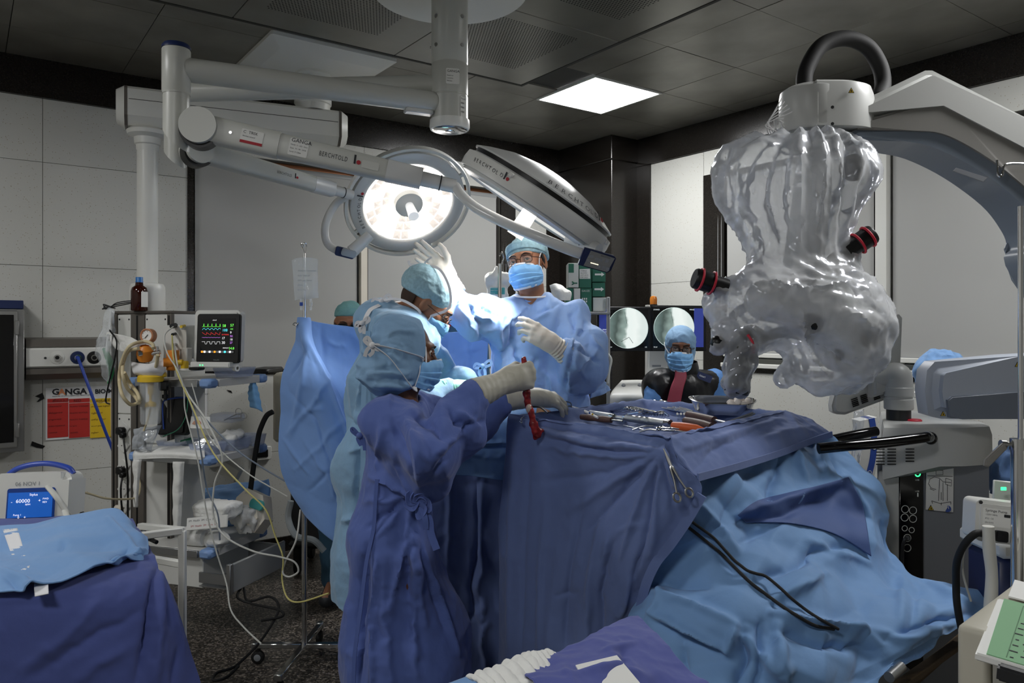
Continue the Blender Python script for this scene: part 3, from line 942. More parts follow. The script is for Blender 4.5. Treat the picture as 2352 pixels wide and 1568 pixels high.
def boomseg(name,A,B,s,m,ends=1.0):
 bm=BM();L_=[]
 for p,k in ((A,1),(B,ends)):L_.append([p+Z*ZB+BMt@Vector((x*s*k,y*s*k,0))for x,y in oct_])
 rings(bm,L_);return obj(name,bm,m,pn)
boomseg('boom',b0+bd*.05,b1_-bd*.05,1,'white_paint')
boomseg('boom_band',b0+bd*.04,b0+bd*.055,1.015,'warm_grey');boomseg('boom_band',b1_-bd*.055,b1_-bd*.04,1.015,'warm_grey')
boomseg('boom_end',b0+bd*.04,b0,1.0,'white_paint',.8);boomseg('boom_end',b1_-bd*.04,b1_,1.0,'white_paint',.8)
bm=BM();box(bm,(.001,.003,(b1_-b0).length*.9),(b0+b1_)/2+Z*(ZB+.03)-bs*-.1005,BMt);obj('boom_seam',bm,'joint',pn)
bm=BM();lathe(bm,POLE,Z,[(.06,ZB-.1),(.09,ZB-.102),(.105,ZB-.115),(.1,ZB-.135),(.068,ZB-.15),(.066,ZB-.185),(.058,ZB-.19),(.056,ZB-.22)],36);obj('pole_collar',bm,'white_paint',pn)
bm=BM();lathe(bm,POLE,Z,[(.0535,ZB-.2),(.0535,1.8)],32);pole_=obj('pole',bm,'white_paint',pn)
bm=BM();lathe(bm,POLE,Z,[(.056,1.80),(.08,1.795),(.088,1.78),(.09,1.76),(.09,1.64)],36);obj('pole_sleeve',bm,'white_paint',pn)
d=Vector((.4,-1,0)).normalized()
text('P 8',.035,POLE+d*.0545+Z*2.062-Vector((.03,0,0)),(1,.4,0),Z,'ink',pole_,bold=.001)
TX,TY=Vector((.955,-.297,0)),Vector((.297,.955,0));TM=Matrix((TX,TY,Z)).transposed()
TF=Vector((-2.14,4.08,0))
def T(x,y,z):return TF+TX*x+TY*y+Z*z
def tbox(bm,x0,x1,y0,y1,z0,z1,bev=0.0):box(bm,(x1-x0,y1-y0,z1-z0),T((x0+x1)/2,(y0+y1)/2,(z0+z1)/2),TM,bev)
bm=BM();tbox(bm,0,.385,.01,.26,.28,1.63,.004);obj('tower_core',bm,'white_plastic',pn)
bm=BM();tbox(bm,-.005,.39,-.005,.265,1.63,1.645,.004);obj('tower_top',bm,'warm_grey',pn)
for x0,x1 in ((-.004,.034),(.125,.215),(.36,.388)):
 bm=BM();tbox(bm,x0,x1,-.006,.02,.28,1.63,.003);up_=obj('upright',bm,'warm_grey',pn)
 bm=BM();tbox(bm,(x0+x1)/2-.005,(x0+x1)/2+.005,-.0075,.0,.3,1.62);obj('slot',bm,'black',up_)
for x0,x1,z0,z1 in ((.036,.123,1.10,1.625),(.217,.358,1.34,1.625),(.217,.358,.95,1.335),(.036,.123,.3,1.095)):
 bm=BM();tbox(bm,x0,x1,.0,.012,z0,z1,.002);fp=obj('front_plate',bm,'white_plastic',pn)
 for sx_ in (x0+.012,x1-.012):
  bm=BM();cyl(bm,T(sx_,-.001,z1-.025),T(sx_,.002,z1-.025),.005,n=10);obj('screw',bm,'dark_grey',fp)
for z in (1.02,.93,.82,.70,.60,.50):
 bm=BM();box(bm,(.06,.012,.06),T(.08,-.004,z),TM@Matrix.Rotation(math.radians(40),3,'Y'),.003);so=obj('socket',bm,'white_plastic',pn)
 for dx in (-.008,.008):
  bm=BM();cyl(bm,T(.08+dx,-.011,z),T(.08+dx,-.009,z),.003,n=8);obj('pin_hole',bm,'black',so)
def plug(z,pts,label):
 t=thing('mains_plug',label,'plug',T(.08,-.03,z))
 bm=BM();box(bm,(.05,.034,.04),T(.08,-.026,z),TM,.008);box(bm,(.03,.03,.03),T(.098,-.03,z-.02),TM,.006);obj('plug_body',bm,'black',t)
 bm=BM();tube(bm,pts,.005,8);obj('lead',bm,'black',t)
plug(1.01,[T(.1,-.03,.99),T(.125,-.04,.9),T(.13,-.03,.78),T(.132,-.03,.55),T(.13,-.03,.3)],'upper black mains plug with lead in the tower below the bottle')
plug(.80,[T(.1,-.03,.78),T(.105,-.05,.7),T(.10,-.03,.52),T(.10,-.02,.3)],'lower black mains plug with lead in the tower beside the shelf corner')
bm=BM();box(bm,(.05,.03,.06),T(.06,-.02,.585),TM,.01);tube(bm,[T(.06,-.035,.57),T(.16,-.10,.56),T(.2,-.11,.5),T(.15,-.11,.44),T(.06,-.10,.47),T(.03,-.09,.54)],.006,8);tag(obj('cream_plug',bm,'cream_paint'),'cream plug with looped lead low on the equipment tower','plug')
mat('bumper','#7f9fd0',0.4);mat('shelf_white','#c9c8c4',0.35)
SB=Vector((-1.487,3.74,0))
def S_(x,y,z):return SB+TX*x+TY*y+Z*z
def sbox(bm,x0,x1,y0,y1,z0,z1,bev=0.0):box(bm,(x1-x0,y1-y0,z1-z0),S_((x0+x1)/2,(y0+y1)/2,(z0+z1)/2),TM,bev)
for zt,x0 in ((1.30,-.47),(.92,-.47),(.46,-.47)):
 bm=BM();sbox(bm,x0,0,0,.45,zt-.025,zt,.003);sh=obj('shelf',bm,'shelf_white',pn)
 bm=BM();sbox(bm,x0+.03,-.06,-.012,.0,zt-.038,zt-.002,.002);obj('front_rail',bm,'alu',sh)
 bm=BM();sbox(bm,.0,.012,.06,.39,zt-.038,zt-.002,.002);obj('side_rail',bm,'shelf_white',sh)
 for cx,cy in ((0,0),(x0,0),(0,.45)):
  bm=BM();sbox(bm,cx-.055 if cx==0 else cx-.015,cx+.016 if cx==0 else cx+.03,cy-.016 if cy==0 else cy-.05,cy+.055 if cy==0 else cy+.012,zt-.042,zt+.004,.012);obj('corner_bumper',bm,'bumper',sh)
bm=BM();sbox(bm,-.47,-.06,.03,.45,.26,.43,.004);obj('drawer_case',bm,'white_plastic',pn)
bm=BM();sbox(bm,.13,.145,-.03,.43,.27,.41,.004);dr=obj('drawer_front',bm,'grey_paint',pn)
bm=BM();sbox(bm,.125,.15,-.035,-.01,.265,.415,.003);obj('drawer_grip',bm,'alu',dr)
bm=BM();sbox(bm,-.06,.13,.0,.012,.30,.35);sbox(bm,-.06,.13,.39,.40,.30,.40);sbox(bm,-.06,.13,.0,.40,.28,.285);obj('drawer_tray',bm,'alu',dr)
#people
mat('skin_brown','#94654a',0.5,sss=0.08,bump=[(400,0.05,0.001)])
mat('skin_dark','#6b452f',0.5,sss=0.06)
mat('hair','#15110e',0.6);mat('nape_hair','#38271d',0.8,bump=[(300,0.5,0.003)])
mat('eye_white','#d8d2c8',0.15)
mat('iris','#1a0f0a',0.08)
CRUMP=[(9,0.5,0.03,None,'ridge'),(26,0.22,0.012)]
mat('gown_blue','#8fb0e4',0.75,sheen=0.2,bump=[(7,0.35,0.03,None,'ridge'),(22,0.25,0.012)])
mat('gown_cyan','#84a9c8',0.8,sheen=0.2,bump=[(8,0.3,0.03,None,'ridge'),(30,0.3,0.01)])
mat('gown_navy','#4f62a0',0.85,sheen=0.15,bump=[(10,0.4,0.02,(1,1,.35)),(600,0.12,0.001)])
mat('hood_blue','#7d9fbf',0.8,bump=[(14,0.3,0.015)])
mat('cap_teal','#8cadb8',0.8,bump=[(40,0.35,0.008),(400,0.2,0.001)],var=(90,0.16))
mat('cap_green','#6a9a9a',0.8,bump=[(40,0.3,0.006)])
mat('mask_blue','#86bdee',0.75,bump=[(30,0.15,0.006)])
mat('mask_white','#e6e6ea',0.75)
mat('glove','#d9d2c6',0.5,sss=0.02)
mat('glove_grey','#b5b2a4',0.5)
mat('glove_teal','#8fd4c4',0.5)
mat('tape_white','#d9d9da',0.8)
mat('scrub_teal','#35566b',0.85,bump=[(12,0.3,0.01)])
mat('scrub_blue','#4f78ad',0.85,bump=[(12,0.3,0.01)])
mat('lead_black','#151517',0.35,bump=[(9,0.3,0.02)])
mat('apron_red','#8a3042',0.55)
mat('spectacle','#2a2320',0.25,metal=0.4)
m=mat('spectacle_lens','#e8f0f0',0.03,alpha=0.12)
def hframe(f,u=(0,0,1)):
 0
 f=Vector(f).normalized();u=Vector(u);u=(u-f*u.dot(f)).normalized();r=f.cross(u)
 return Matrix((r,f,u)).transposed()
def head_sdf(S,o,M,s=1.0):
 o=Vector(o);q=lambda x,y,z:o+M@Vector((x,y,z))*s
 S.ell(q(0,-.018,.032),(.074*s,.094*s,.088*s),M,0)
 S.ell(q(0,.032,-.03),(.06*s,.06*s,.085*s),M,.03)
 S.ell(q(0,.048,-.088),(.042*s,.038*s,.032*s),M,.03)
 for a in (-1,1):
  S.cap(q(a*.012,.088,.03),q(a*.045,.072,.028),.011*s,.009*s,.015)
  S.ell(q(a*.042,.062,-.022),(.022*s,.02*s,.022*s),M,.02)
  S.ell(q(a*.032,.098,.006),(.017*s,.014*s,.012*s),M,.012,True)
  S.ell(q(a*.078,-.008,-.004),(.010*s,.020*s,.034*s),M,.008)
  S.ell(q(a*.086,.0,-.004),(.006*s,.011*s,.020*s),M,.006,True)
 S.cap(q(0,.088,.012),q(0,.110,-.026),.009*s,.013*s,.014)
 S.cap(q(-.018,.086,-.062),q(.018,.086,-.062),.010*s,.010*s,.012)
def body(t,head,M,s,neck,joints,skin,fine=.0038):
 0
 P=[Vector(p)for p in joints['all']]+[Vector(head)]
 lo=[min(p[i]for p in P)-.16 for i in range(3)];hi=[max(p[i]for p in P)+.16 for i in range(3)]
 hd=Vector(head)
 S=SDF(lo,hi,.02,([hd[i]-.135*s for i in range(3)],[hd[i]+.135*s for i in range(3)],fine))
 head_sdf(S,head,M,s)
 S.cap(hd+M@Vector((0,-.02,-.06))*s,neck,.052*s,.058*s,.03)
 J=joints
 side=(Vector(J['sl'])-Vector(J['sr'])).normalized()
 S.cap(Vector(neck)-Z*.1,J['pelvis'],.08,.085,.05,flat=(side,1.3))
 for k in 'lr':
  S.cap(J['s'+k],J['e'+k],.048,.038,.04);S.cap(J['e'+k],J['w'+k],.038,.028,.02)
  S.cap(J['h'+k],J['k'+k],.075,.052,.04);S.cap(J['k'+k],J['f'+k],.05,.036,.02)
  S.cap(J['f'+k],Vector(J['f'+k])+Vector(J['toe'])*.17-Z*.03,.038,.03,.02)
 V,Q=S.mesh();V=relax(V,Q,2,.5)
 return mesh_obj('body',(V,Q),skin,t)
def legs(J,c,side,zf,fwd):
 0
 c=Vector(c);side=Vector(side).normalized()
 J['pelvis']=c;J['toe']=Vector(fwd).normalized()
 for k,a in (('l',1),('r',-1)):
  J['h'+k]=c+side*.09*a-Z*.03
  J['k'+k]=Vector((c.x,c.y,0))+side*.1*a+Z*(zf+(c.z-zf)*.53)
  J['f'+k]=Vector((c.x,c.y,0))+side*.1*a+Z*(zf+.08)
 J['all']=[v for k,v in J.items()if k not in ('toe','all')]
 return J
mat('clog','#26282c',0.5)
def trousers(t,J,m):
 fl=Z*.04;side=(Vector(J['hl'])-Vector(J['hr'])).normalized()
 pr=[(Vector(J['pelvis'])+Z*.04,Vector(J['pelvis'])-Z*.06,.115,.115,0,(side,1.35))]
 for k in 'lr':pr+=[(J['h'+k],J['k'+k],.098,.078,.05,None),(J['k'+k],J['f'+k],.078,.066,.03,None)]
 gown(t,'trousers',pr,[('plane',Vector(J['fl'])-Z*.02,(0,0,-1))],m,.014,.005,9)
 for k in 'lr':
  f=Vector(J['f'+k]);z0=f.z-.08
  S=SDF(f-Vector((.3,.3,.14)),f+Vector((.3,.3,.1)),.009)
  tv=Vector(J['toe']);S.cap(f-Z*.03-tv*.05,f-Z*.045+tv*.16,.048,.042,0);S.cap(f-Z*.02,f+Z*.01,.045,.042,.02);S.plane((f.x,f.y,z0),-Z,.004)
  mesh_obj('shoe',S.mesh(),'clog',t)
def eyes(t,o,M,s=1.0,gaze=(0,1,0),brows=True):
 q=lambda x,y,z:Vector(o)+M@Vector((x,y,z))*s
 for a in (-1,1):
  bm=BM();bmesh.ops.create_uvsphere(bm,u_segments=20,v_segments=12,radius=.0118*s)
  for v in bm.verts:v.co+=q(a*.032,.0785,.006)
  e=obj('eye',bm,'eye_white',t)
  g=(M@Vector(gaze)).normalized()
  bm=BM();lathe(bm,q(a*.032,.0785,.006),g,[(.0066*s,.0098*s),(.0055*s,.0112*s),(0,.0121*s)],16);obj('iris',bm,'iris',e)
  bm=BM()
  tube(bm,[q(a*.032-.0145,.083,.006),q(a*.032-.006,.091,.0125),q(a*.032+.006,.091,.0125),q(a*.032+.0145,.083,.006)],.0042*s,8);tube(bm,[q(a*.032-.0145,.083,.003),q(a*.032-.005,.0905,-.003),q(a*.032+.005,.0905,-.003),q(a*.032+.0145,.083,.003)],.0034*s,8);obj('eyelid',bm,'skin_brown' if brows else 'skin_dark',t)
  bm=BM();tube(bm,[q(a*.012,.098,.024),q(a*.03,.096,.031),q(a*.05,.078,.026)],[.003*s,.0048*s,.002*s],8,sx=.6);obj('eyebrow',bm,'hair',t)
def glasses(t,o,M,s=1.0,m='spectacle',fw=.0014,lens='spectacle_lens',drop=0.0):
 q=lambda x,y,z:Vector(o)+M@Vector((x,y,z-drop))*s
 g=None
 bm=BM()
 for a in (-1,1):
  L=[q(a*(.034+.0245*math.copysign(abs(math.cos(k))**.6,math.cos(k))),.112-.012*abs(math.cos(k))*(1 if math.cos(k)>0 else .2),.002+.0165*math.copysign(abs(math.sin(k))**.6,math.sin(k)))for k in [2*math.pi*i/24 for i in range(24)]]
  tube(bm,L+[L[0]],fw*s,6,smooth=False)
  tube(bm,[q(a*.058,.1,.008),q(a*.078,.06,.006),q(a*.083,.0,.004)],fw*s,6)
 tube(bm,[q(-.011,.112,.004),q(0,.118,.008),q(.011,.112,.004)],fw*s,6)
 g=obj('spectacles',bm,m,t)
 for a in (-1,1):
  bm=BM();bm.faces.new([bm.verts.new(q(a*(.034+.0235*math.copysign(abs(math.cos(k))**.6,math.cos(k))),.111-.012*abs(math.cos(k))*(1 if math.cos(k)>0 else .2),.002+.016*math.copysign(abs(math.sin(k))**.6,math.sin(k))))for k in [2*math.pi*i/24 for i in range(24)]])
  obj('lens',bm,lens,g,0)
def mask(t,o,M,s=1.0,m='mask_blue',drop=0.0,puff=0.0,ztop=0.0):
 q=lambda x,y,z:Vector(o)+M@Vector((x,y,z))*s
 rows=[]
 prof=[(-.010+ztop,.119,.058),(-.030,.130,.066),(-.058,.131,.070),(-.090-drop*.5,.119,.068),(-.118-drop,.092,.058)]
 for z,ry,rx in prof:
  r=[]
  for i in range(9):
   a=-1+i/4;th=a*math.radians(78)
   zz=z-(.022 if z>-.02 else (.006 if z>-.08 else -.02))*(1-math.cos(th))
   r.append(q((rx+.006)*math.sin(th)/math.sin(math.radians(78)),.018+(ry+puff-.018)*math.cos(th),zz))
  rows.append(r)
 def disp(V,N,u,v):
  pl=np.zeros(len(V))
  for c in (.34,.52,.70):pl+=.006*np.clip((v-c)/.16,0,1)*(v<c+.16)*np.sin(np.pi*np.clip(u,.03,.97))**.5
  return -(pl)*1+.0035*crumple(V,22,3)
 k=sheet('mask',rows,60,48,m,t,disp,.0015)
 top=[[p+(M@Vector((0,.0022,0)))*s for p in rows[0]],[(rows[0][i]*.8+rows[1][i]*.2)+(M@Vector((0,.0036,-.004)))*s for i in range(9)]]
 sheet('mask_border',top,40,4,'mask_white',k,None,.002)
 bot=[[(rows[-1][i]*.8+rows[-2][i]*.2)+(M@Vector((0,.003,0)))*s for i in range(9)],[p+(M@Vector((0,.002,-.001)))*s for p in rows[-1]]]
 sheet('mask_border',bot,40,4,'mask_white',k,None,.002)
 for i in (0,8):
  bm=BM();ribbon(bm,[rows[j][i]for j in range(5)],.007*s,(1,0,0),.003);obj('mask_edge',bm,'mask_white',k)
 return k,rows
def cap_hat(t,o,M,s=1.0,m='cap_teal',tilt=12,zc=.02,puff=1.0,band=None,back=0.0):
 0
 o=Vector(o);c=o+M@Vector((0,-.022-back,.036))*s
 S=SDF([c[i]-.14*s for i in range(3)],[c[i]+.14*s for i in range(3)],.0045)
 S.ell(c,(.086*s*puff,.108*s*puff,.092*s*puff),M,0)
 S.ell(c+M@Vector((0,-.05,.01))*s,(.07*s*puff,.07*s*puff,.07*s*puff),M,.04)
 a=math.radians(tilt)
 n=M@Vector((0,math.sin(a),-math.cos(a)))
 S.plane(o+M@Vector((0,.06,zc))*s,n,.008)
 V,Q=S.mesh();V=relax(V,Q,1);N=normals(V,Q)
 h=np.clip(-((V-np.array(o+M@Vector((0,.06,zc))*s))@np.array(n))/.03,0,1)
 V=V+N*(.0028*crumple(V,24,2)*h)[:,None]
 return mesh_obj('cap',(V,Q),m,t)
def hand_sdf(S,wr,d,th,b,curl,thumb,s=1.0,splay=.06,k=.006):
 0
 wr=Vector(wr);d=Vector(d).normalized();b=Vector(b);b=(b-d*b.dot(d)).normalized();th0=Vector(th)
 th=(th0-d*th0.dot(d)-b*th0.dot(b)).normalized()
 xs=(.031,.0105,-.0105,-.031);ys=(.094,.098,.094,.085)
 ln=((.044,.026,.022),(.048,.030,.023),(.045,.028,.022),(.035,.021,.020))
 S.cap(wr,wr+d*.055*s,.026*s,.029*s,.02,flat=(th,1.25))
 for i in range(4):
  base=wr+(d*ys[i]+th*xs[i])*s-b*.002*s*abs(i-1)
  S.cap(wr+(d*.02+th*xs[i]*.55)*s,base,.019*s,.0128*s,.014)
  a=0;p=base;sp=(splay*(1.5-i))
  dd=(d+th*sp).normalized()
  rr=(.0112,.0102,.0095,.0082)
  f=(1.0,1.02,.98,.88)[i]
  for j in range(3):
   a+=curl[i][j]
   q=p+(dd*math.cos(a)-b*math.sin(a))*ln[i][j]*s
   S.cap(p,q,rr[j]*f*s,rr[j+1]*f*s,k if j==0 else .003)
   p=q
 p=wr+(d*.022+th*.024-b*.008)*s
 for (x,y,z),L,r0,r1 in zip(thumb,(.046,.036,.028),(.019,.0145,.0118),(.0145,.0118,.0095)):
  v=(d*x+th*y+b*z).normalized()
  q=p+v*L*s
  S.cap(p,q,r0*s,r1*s,.012 if r0>.016 else .003);p=q
def glove(t,wr,d,th,b,curl,thumb,cuff,m='glove',s=1.0,splay=.06,rc=.046,wrinkle=.0022,h=.0032,name='glove'):
 wr=Vector(wr);cuff=Vector(cuff);d=Vector(d).normalized()
 pts=[wr,wr+d*.2*s,cuff,wr+Vector(th).normalized()*.09*s,wr+d*.1*s-Vector(b).normalized()*.1*s]
 lo=[min(p[i]for p in pts)-.062 for i in range(3)];hi=[max(p[i]for p in pts)+.062 for i in range(3)]
 S=SDF(lo,hi,h)
 hand_sdf(S,wr,d,th,b,curl,thumb,s,splay)
 ax=(cuff-wr).normalized()
 S.cap(wr+d*.02,wr+(cuff-wr)*1.3,.031*s,rc*1.06,.02)
 S.plane(cuff,ax,.003)
 V,Q=S.mesh();V=relax(V,Q,1);N=normals(V,Q)
 tt=(V-np.array(wr))@np.array(ax)/(cuff-wr).length
 wgt=np.clip(tt*2.2+.25,0,1)*np.clip((1.0-tt)*8,0,1)
 nz=vnoise(V*9,4)
 V=V+N*(wgt*wrinkle*(np.sin(tt*34+5*nz)+.7*ridge(V*30,2))+.0006*ridge(V*45,7))[:,None]
 return mesh_obj(name,(V,Q),m,t)
OPEN=[(.18,.12,.08),(.22,.12,.1),(.28,.15,.1),(.35,.18,.12)]
FIST=[(1.25,1.45,.75),(1.35,1.5,.8),(1.4,1.5,.8),(1.45,1.5,.8)]
def gown(t,name,prims,cuts,m,h=.0085,wr=.009,sc=7.0,aniso=(1,1,.55),lines=(),nx=1,keep=None,fine=.0016,pw=.012,pf=5.0):
 0
 P=[]
 for p in prims:
  g=p[5][1]if p[5]else 1
  P+=[(Vector(p[0]),p[2]*max(1,g)),(Vector(p[1]),p[3]*max(1,g))]
 lo=[min(q[0][i]-q[1]for q in P)-.02 for i in range(3)];hi=[max(q[0][i]+q[1]for q in P)+.02 for i in range(3)]
 S=SDF(lo,hi,h)
 for p in prims:S.cap(*p[:5],flat=p[5])
 for c in cuts:
  if c[0]=='plane':S.plane(c[1],c[2],.006)
  elif c[0]=='cap':S.cap(c[1],c[2],c[3],c[4],.006,None,True)
 V,Q=S.mesh();V=relax(V,Q,2);N=normals(V,Q)
 A=V*np.array(aniso)
 V=V+N*(wr*crumple(A,sc,nx)+fine*crumple(V,sc*3.3,nx+9))[:,None]
 if pw:V=V+normals(V,Q)*(pw*paper(V*np.array(aniso),pf,nx))[:,None]
 if lines:V=folds_on(V,normals(V,Q),[((a,b),w_,h_)for a,b,w_,h_ in lines],1.5);V=relax(V,Q,1)
 return mesh_obj(name,(V,Q),m,t)
def bow(t,p,d,up,m,s=.05,name='tie_bow'):
 0
 p=Vector(p);d=Vector(d).normalized();up=Vector(up).normalized();n=d.cross(up)
 bm=BM()
 ribbon(bm,[p,p+d*s+up*s*.6,p+d*s*1.3,p+d*s*.5-up*s*.2,p],.012,n)
 ribbon(bm,[p,p-d*s*.9+up*s*.5,p-d*s*1.2,p-d*s*.4-up*s*.2,p],.012,n)
 ribbon(bm,[p,p+d*s*.4-up*s,p+d*s*.3-up*s*2.0],.012,n)
 ribbon(bm,[p,p-d*s*.5-up*s*.8,p-d*s*.2-up*s*1.6],.012,n)
 bmesh.ops.create_uvsphere(bm,u_segments=10,v_segments=6,radius=.011,matrix=Matrix.Translation(p))
 return obj(name,bm,m,t)
#assistant behind the instrument table
def assistant():
 t=thing('person','person in light blue gown and teal cap raising one gloved hand behind the instrument table','person',(.12,3.5,.2))
 hc=W(1211,607,3.5);M=hframe((-.36,-.93,.04),(-.19,.05,1));s=1.06
 sl_,sr_=Vector((.265,3.52,1.60)),Vector((-.07,3.5,1.615))
 el,er=W(1352,845,3.38),W(1060,730,3.29)
 wl_,wr_=W(1284,802,3.21),W(1033,642,3.40)
 J=dict(sl=sl_,sr=sr_,el=el,er=er,wl=wl_,wr=wr_)
 legs(J,(.12,3.52,1.07),(1,0,0),.2,(0,-1,0))
 body(t,hc,M,s,(.092,3.52,1.665),J,'skin_brown')
 trousers(t,J,'scrub_blue');eyes(t,hc,M,s,(-.25,1,.12))
 glasses(t,hc,M,s)
 mk,rows=mask(t,hc,M,s)
 cap_hat(t,hc,M,s,'cap_teal',8,.036)
 q=lambda x,y,z:hc+M@Vector((x,y,z))*s
 rr=[[q(.089*math.sin(a),-.022+.112*math.cos(a),.034+.028*math.cos(a)+dz)for a in np.linspace(-1.5,1.5,15)]for dz in (-.004,.028)]
 sheet('cap_band',rr,40,6,'cap_teal',t,lambda V,N,u,v:.002*crumple(V,20,4),.002)
 bm=BM();ribbon(bm,[rows[0][8],q(.074,.03,.02),q(.082,-.03,.055)],.007,M@Vector((1,0,0)));ribbon(bm,[rows[0][0],q(-.074,.03,.02),q(-.082,-.03,.055)],.007,M@Vector((-1,0,0)));ribbon(bm,[rows[4][8],q(.07,-.01,-.1),q(.03,-.085,-.09)],.007,M@Vector((1,0,0)));obj('mask_tie',bm,'mask_white',t)
 bm=BM();tube(bm,[q(.074,.012,.03),q(.078,.006,-.0),q(.076,.004,-.03)],[.008,.007,.002],8);tube(bm,[q(-.074,.012,.03),q(-.078,.006,-.0),q(-.076,.004,-.03)],[.008,.007,.002],8);obj('sideburn',bm,'hair',t)
 X=(1,0,0)
 pr=[((.095,3.53,1.50),(.125,3.52,1.2),.14,.155,.0,(X,1.34)),((.125,3.52,1.2),(.15,3.55,.42),.16,.19,.06,(X,1.35)),((.02,3.49,1.60),(.165,3.49,1.595),.075,.075,.05,None),((.09,3.53,1.635),sl_,.062,.075,.06,None),((.09,3.53,1.635),sr_,.062,.078,.06,None),(sl_+Vector((-.01,.0,-.02)),el+Vector((-.01,.02,.03)),.088,.098,.05,None),(el+Vector((-.0,.02,-.015)),W(1304,812,3.23),.088,.047,.04,None),(el+Vector((-.05,.02,-.05)),el+Vector((.0,.03,.12)),.05,.07,.06,None),(sr_+Vector((.0,-.01,-.03)),er+Vector((.015,0,.01)),.092,.078,.06,None),(er+Vector((.01,.0,.0)),W(1043,668,3.37),.078,.046,.03,None),(er+Vector((.05,.02,-.045)),er+Vector((.14,.1,-.02)),.04,.08,.06,None)]
 ln=[]
 def L(a,b,d,w_,h_):ln.append((a,b,w_,h_))
 L((1350,730),(1290,900),3.36,.010,-.022);L((1300,790),(1320,700),3.36,.010,-.016);L((1375,800),(1330,850),3.3,.009,.014)
 L((1310,800),(1350,880),3.26,.008,.014);L((1330,790),(1385,830),3.28,.008,-.016);L((1355,765),(1390,800),3.3,.009,.014)
 L((1160,700),(1140,900),3.33,.011,.016);L((1185,720),(1175,910),3.30,.009,-.016);L((1240,820),(1200,925),3.31,.009,-.016);L((1270,700),(1210,740),3.33,.008,.013)
 L((1230,715),(1290,690),3.35,.008,-.012);L((1300,840),(1310,930),3.31,.01,.016);L((1255,850),(1270,930),3.3,.01,.014);L((1110,760),(1125,860),3.33,.009,-.014)
 L((1070,690),(1110,740),3.24,.009,-.018);L((1050,700),(1095,765),3.22,.008,.014);L((1100,690),(1150,720),3.33,.009,-.016);L((1090,725),(1140,735),3.3,.009,.014)
 L((1045,680),(1075,660),3.32,.007,-.01);L((1225,690),(1160,760),3.34,.007,.011)
 g=gown(t,'gown',pr,[('plane',(0,0,.42),(0,0,-1)),('cap',(.088,3.50,1.86),(.092,3.528,1.695),.075,.058)],'gown_blue',.0068,.006,6.0,(1,1,.75),ln,1,pw=.034,pf=4.5)
 c=Vector((.088,3.50,1.702))
 bm=BM();tube(bm,[c+Vector((.079*math.cos(a),.07*math.sin(a),.010*math.sin(a)))for a in np.linspace(math.pi*1.0,math.pi*2.0,12)],.0045,8);obj('neck_binding',bm,'mask_white',g)
 bm=BM();lathe(bm,(.085,3.53,1.655),(-.12,.35,1),[(.066,0),(.068,.05),(.062,.07)],28);obj('undershirt_collar',bm,'dark_grey',t)
 bow(t,W(1108,840,3.33),(1,0,.2),(0,0,1),'gown_blue',.03,'gown_tie')
 glove(t,wr_+Vector((-.004,0,.022)),(-.74,-.12,.62),(.42,-.15,.9),(-.05,.97,.12),OPEN,[(.62,.62,-.1),(.95,.42,-.12),(1,.2,-.05)],W(1050,672,3.38),'glove',1.02,.05,.044,.0016)
 REL=[(.35,.45,.3),(.5,.6,.35),(.65,.7,.4),(.8,.75,.45)]
 glove(t,W(1272,792,3.2),(-.80,-.08,.52),(.45,.25,.8),(.2,-.93,.25),REL,[(.7,.3,-.6),(.95,.0,-.35),(1,-.1,-.2)],W(1304,814,3.225),'glove',1.08,.03,.05,.003)
 rows=[[W(1362,862,3.45),W(1385,870,3.5),W(1398,888,3.58)],[W(1360,890,3.45),W(1380,893,3.5),W(1400,893,3.58)],[W(1358,915,3.45),W(1380,907,3.5),W(1402,896,3.58)]]
 sheet('gown_flap',rows,20,20,'gown_blue',t,lambda V,N,u,v:.006*crumple(V,12,3),.004)
 return t
assistant()
bm=BM();box(bm,(.7,.5,.05),(.12,3.55,.155),None,.01);stl=thing('step_stool','low steel step stool under the person raising a hand','stool',(.12,3.55,0));obj('tread',bm,'brushed',stl)
for x in (-.3,.3):
 for y in (-.2,.2):
  bm=BM();cyl(bm,(.12+x,3.55+y,0),(.12+x,3.55+y,.14),.015,n=12);obj('leg',bm,'steel',stl)
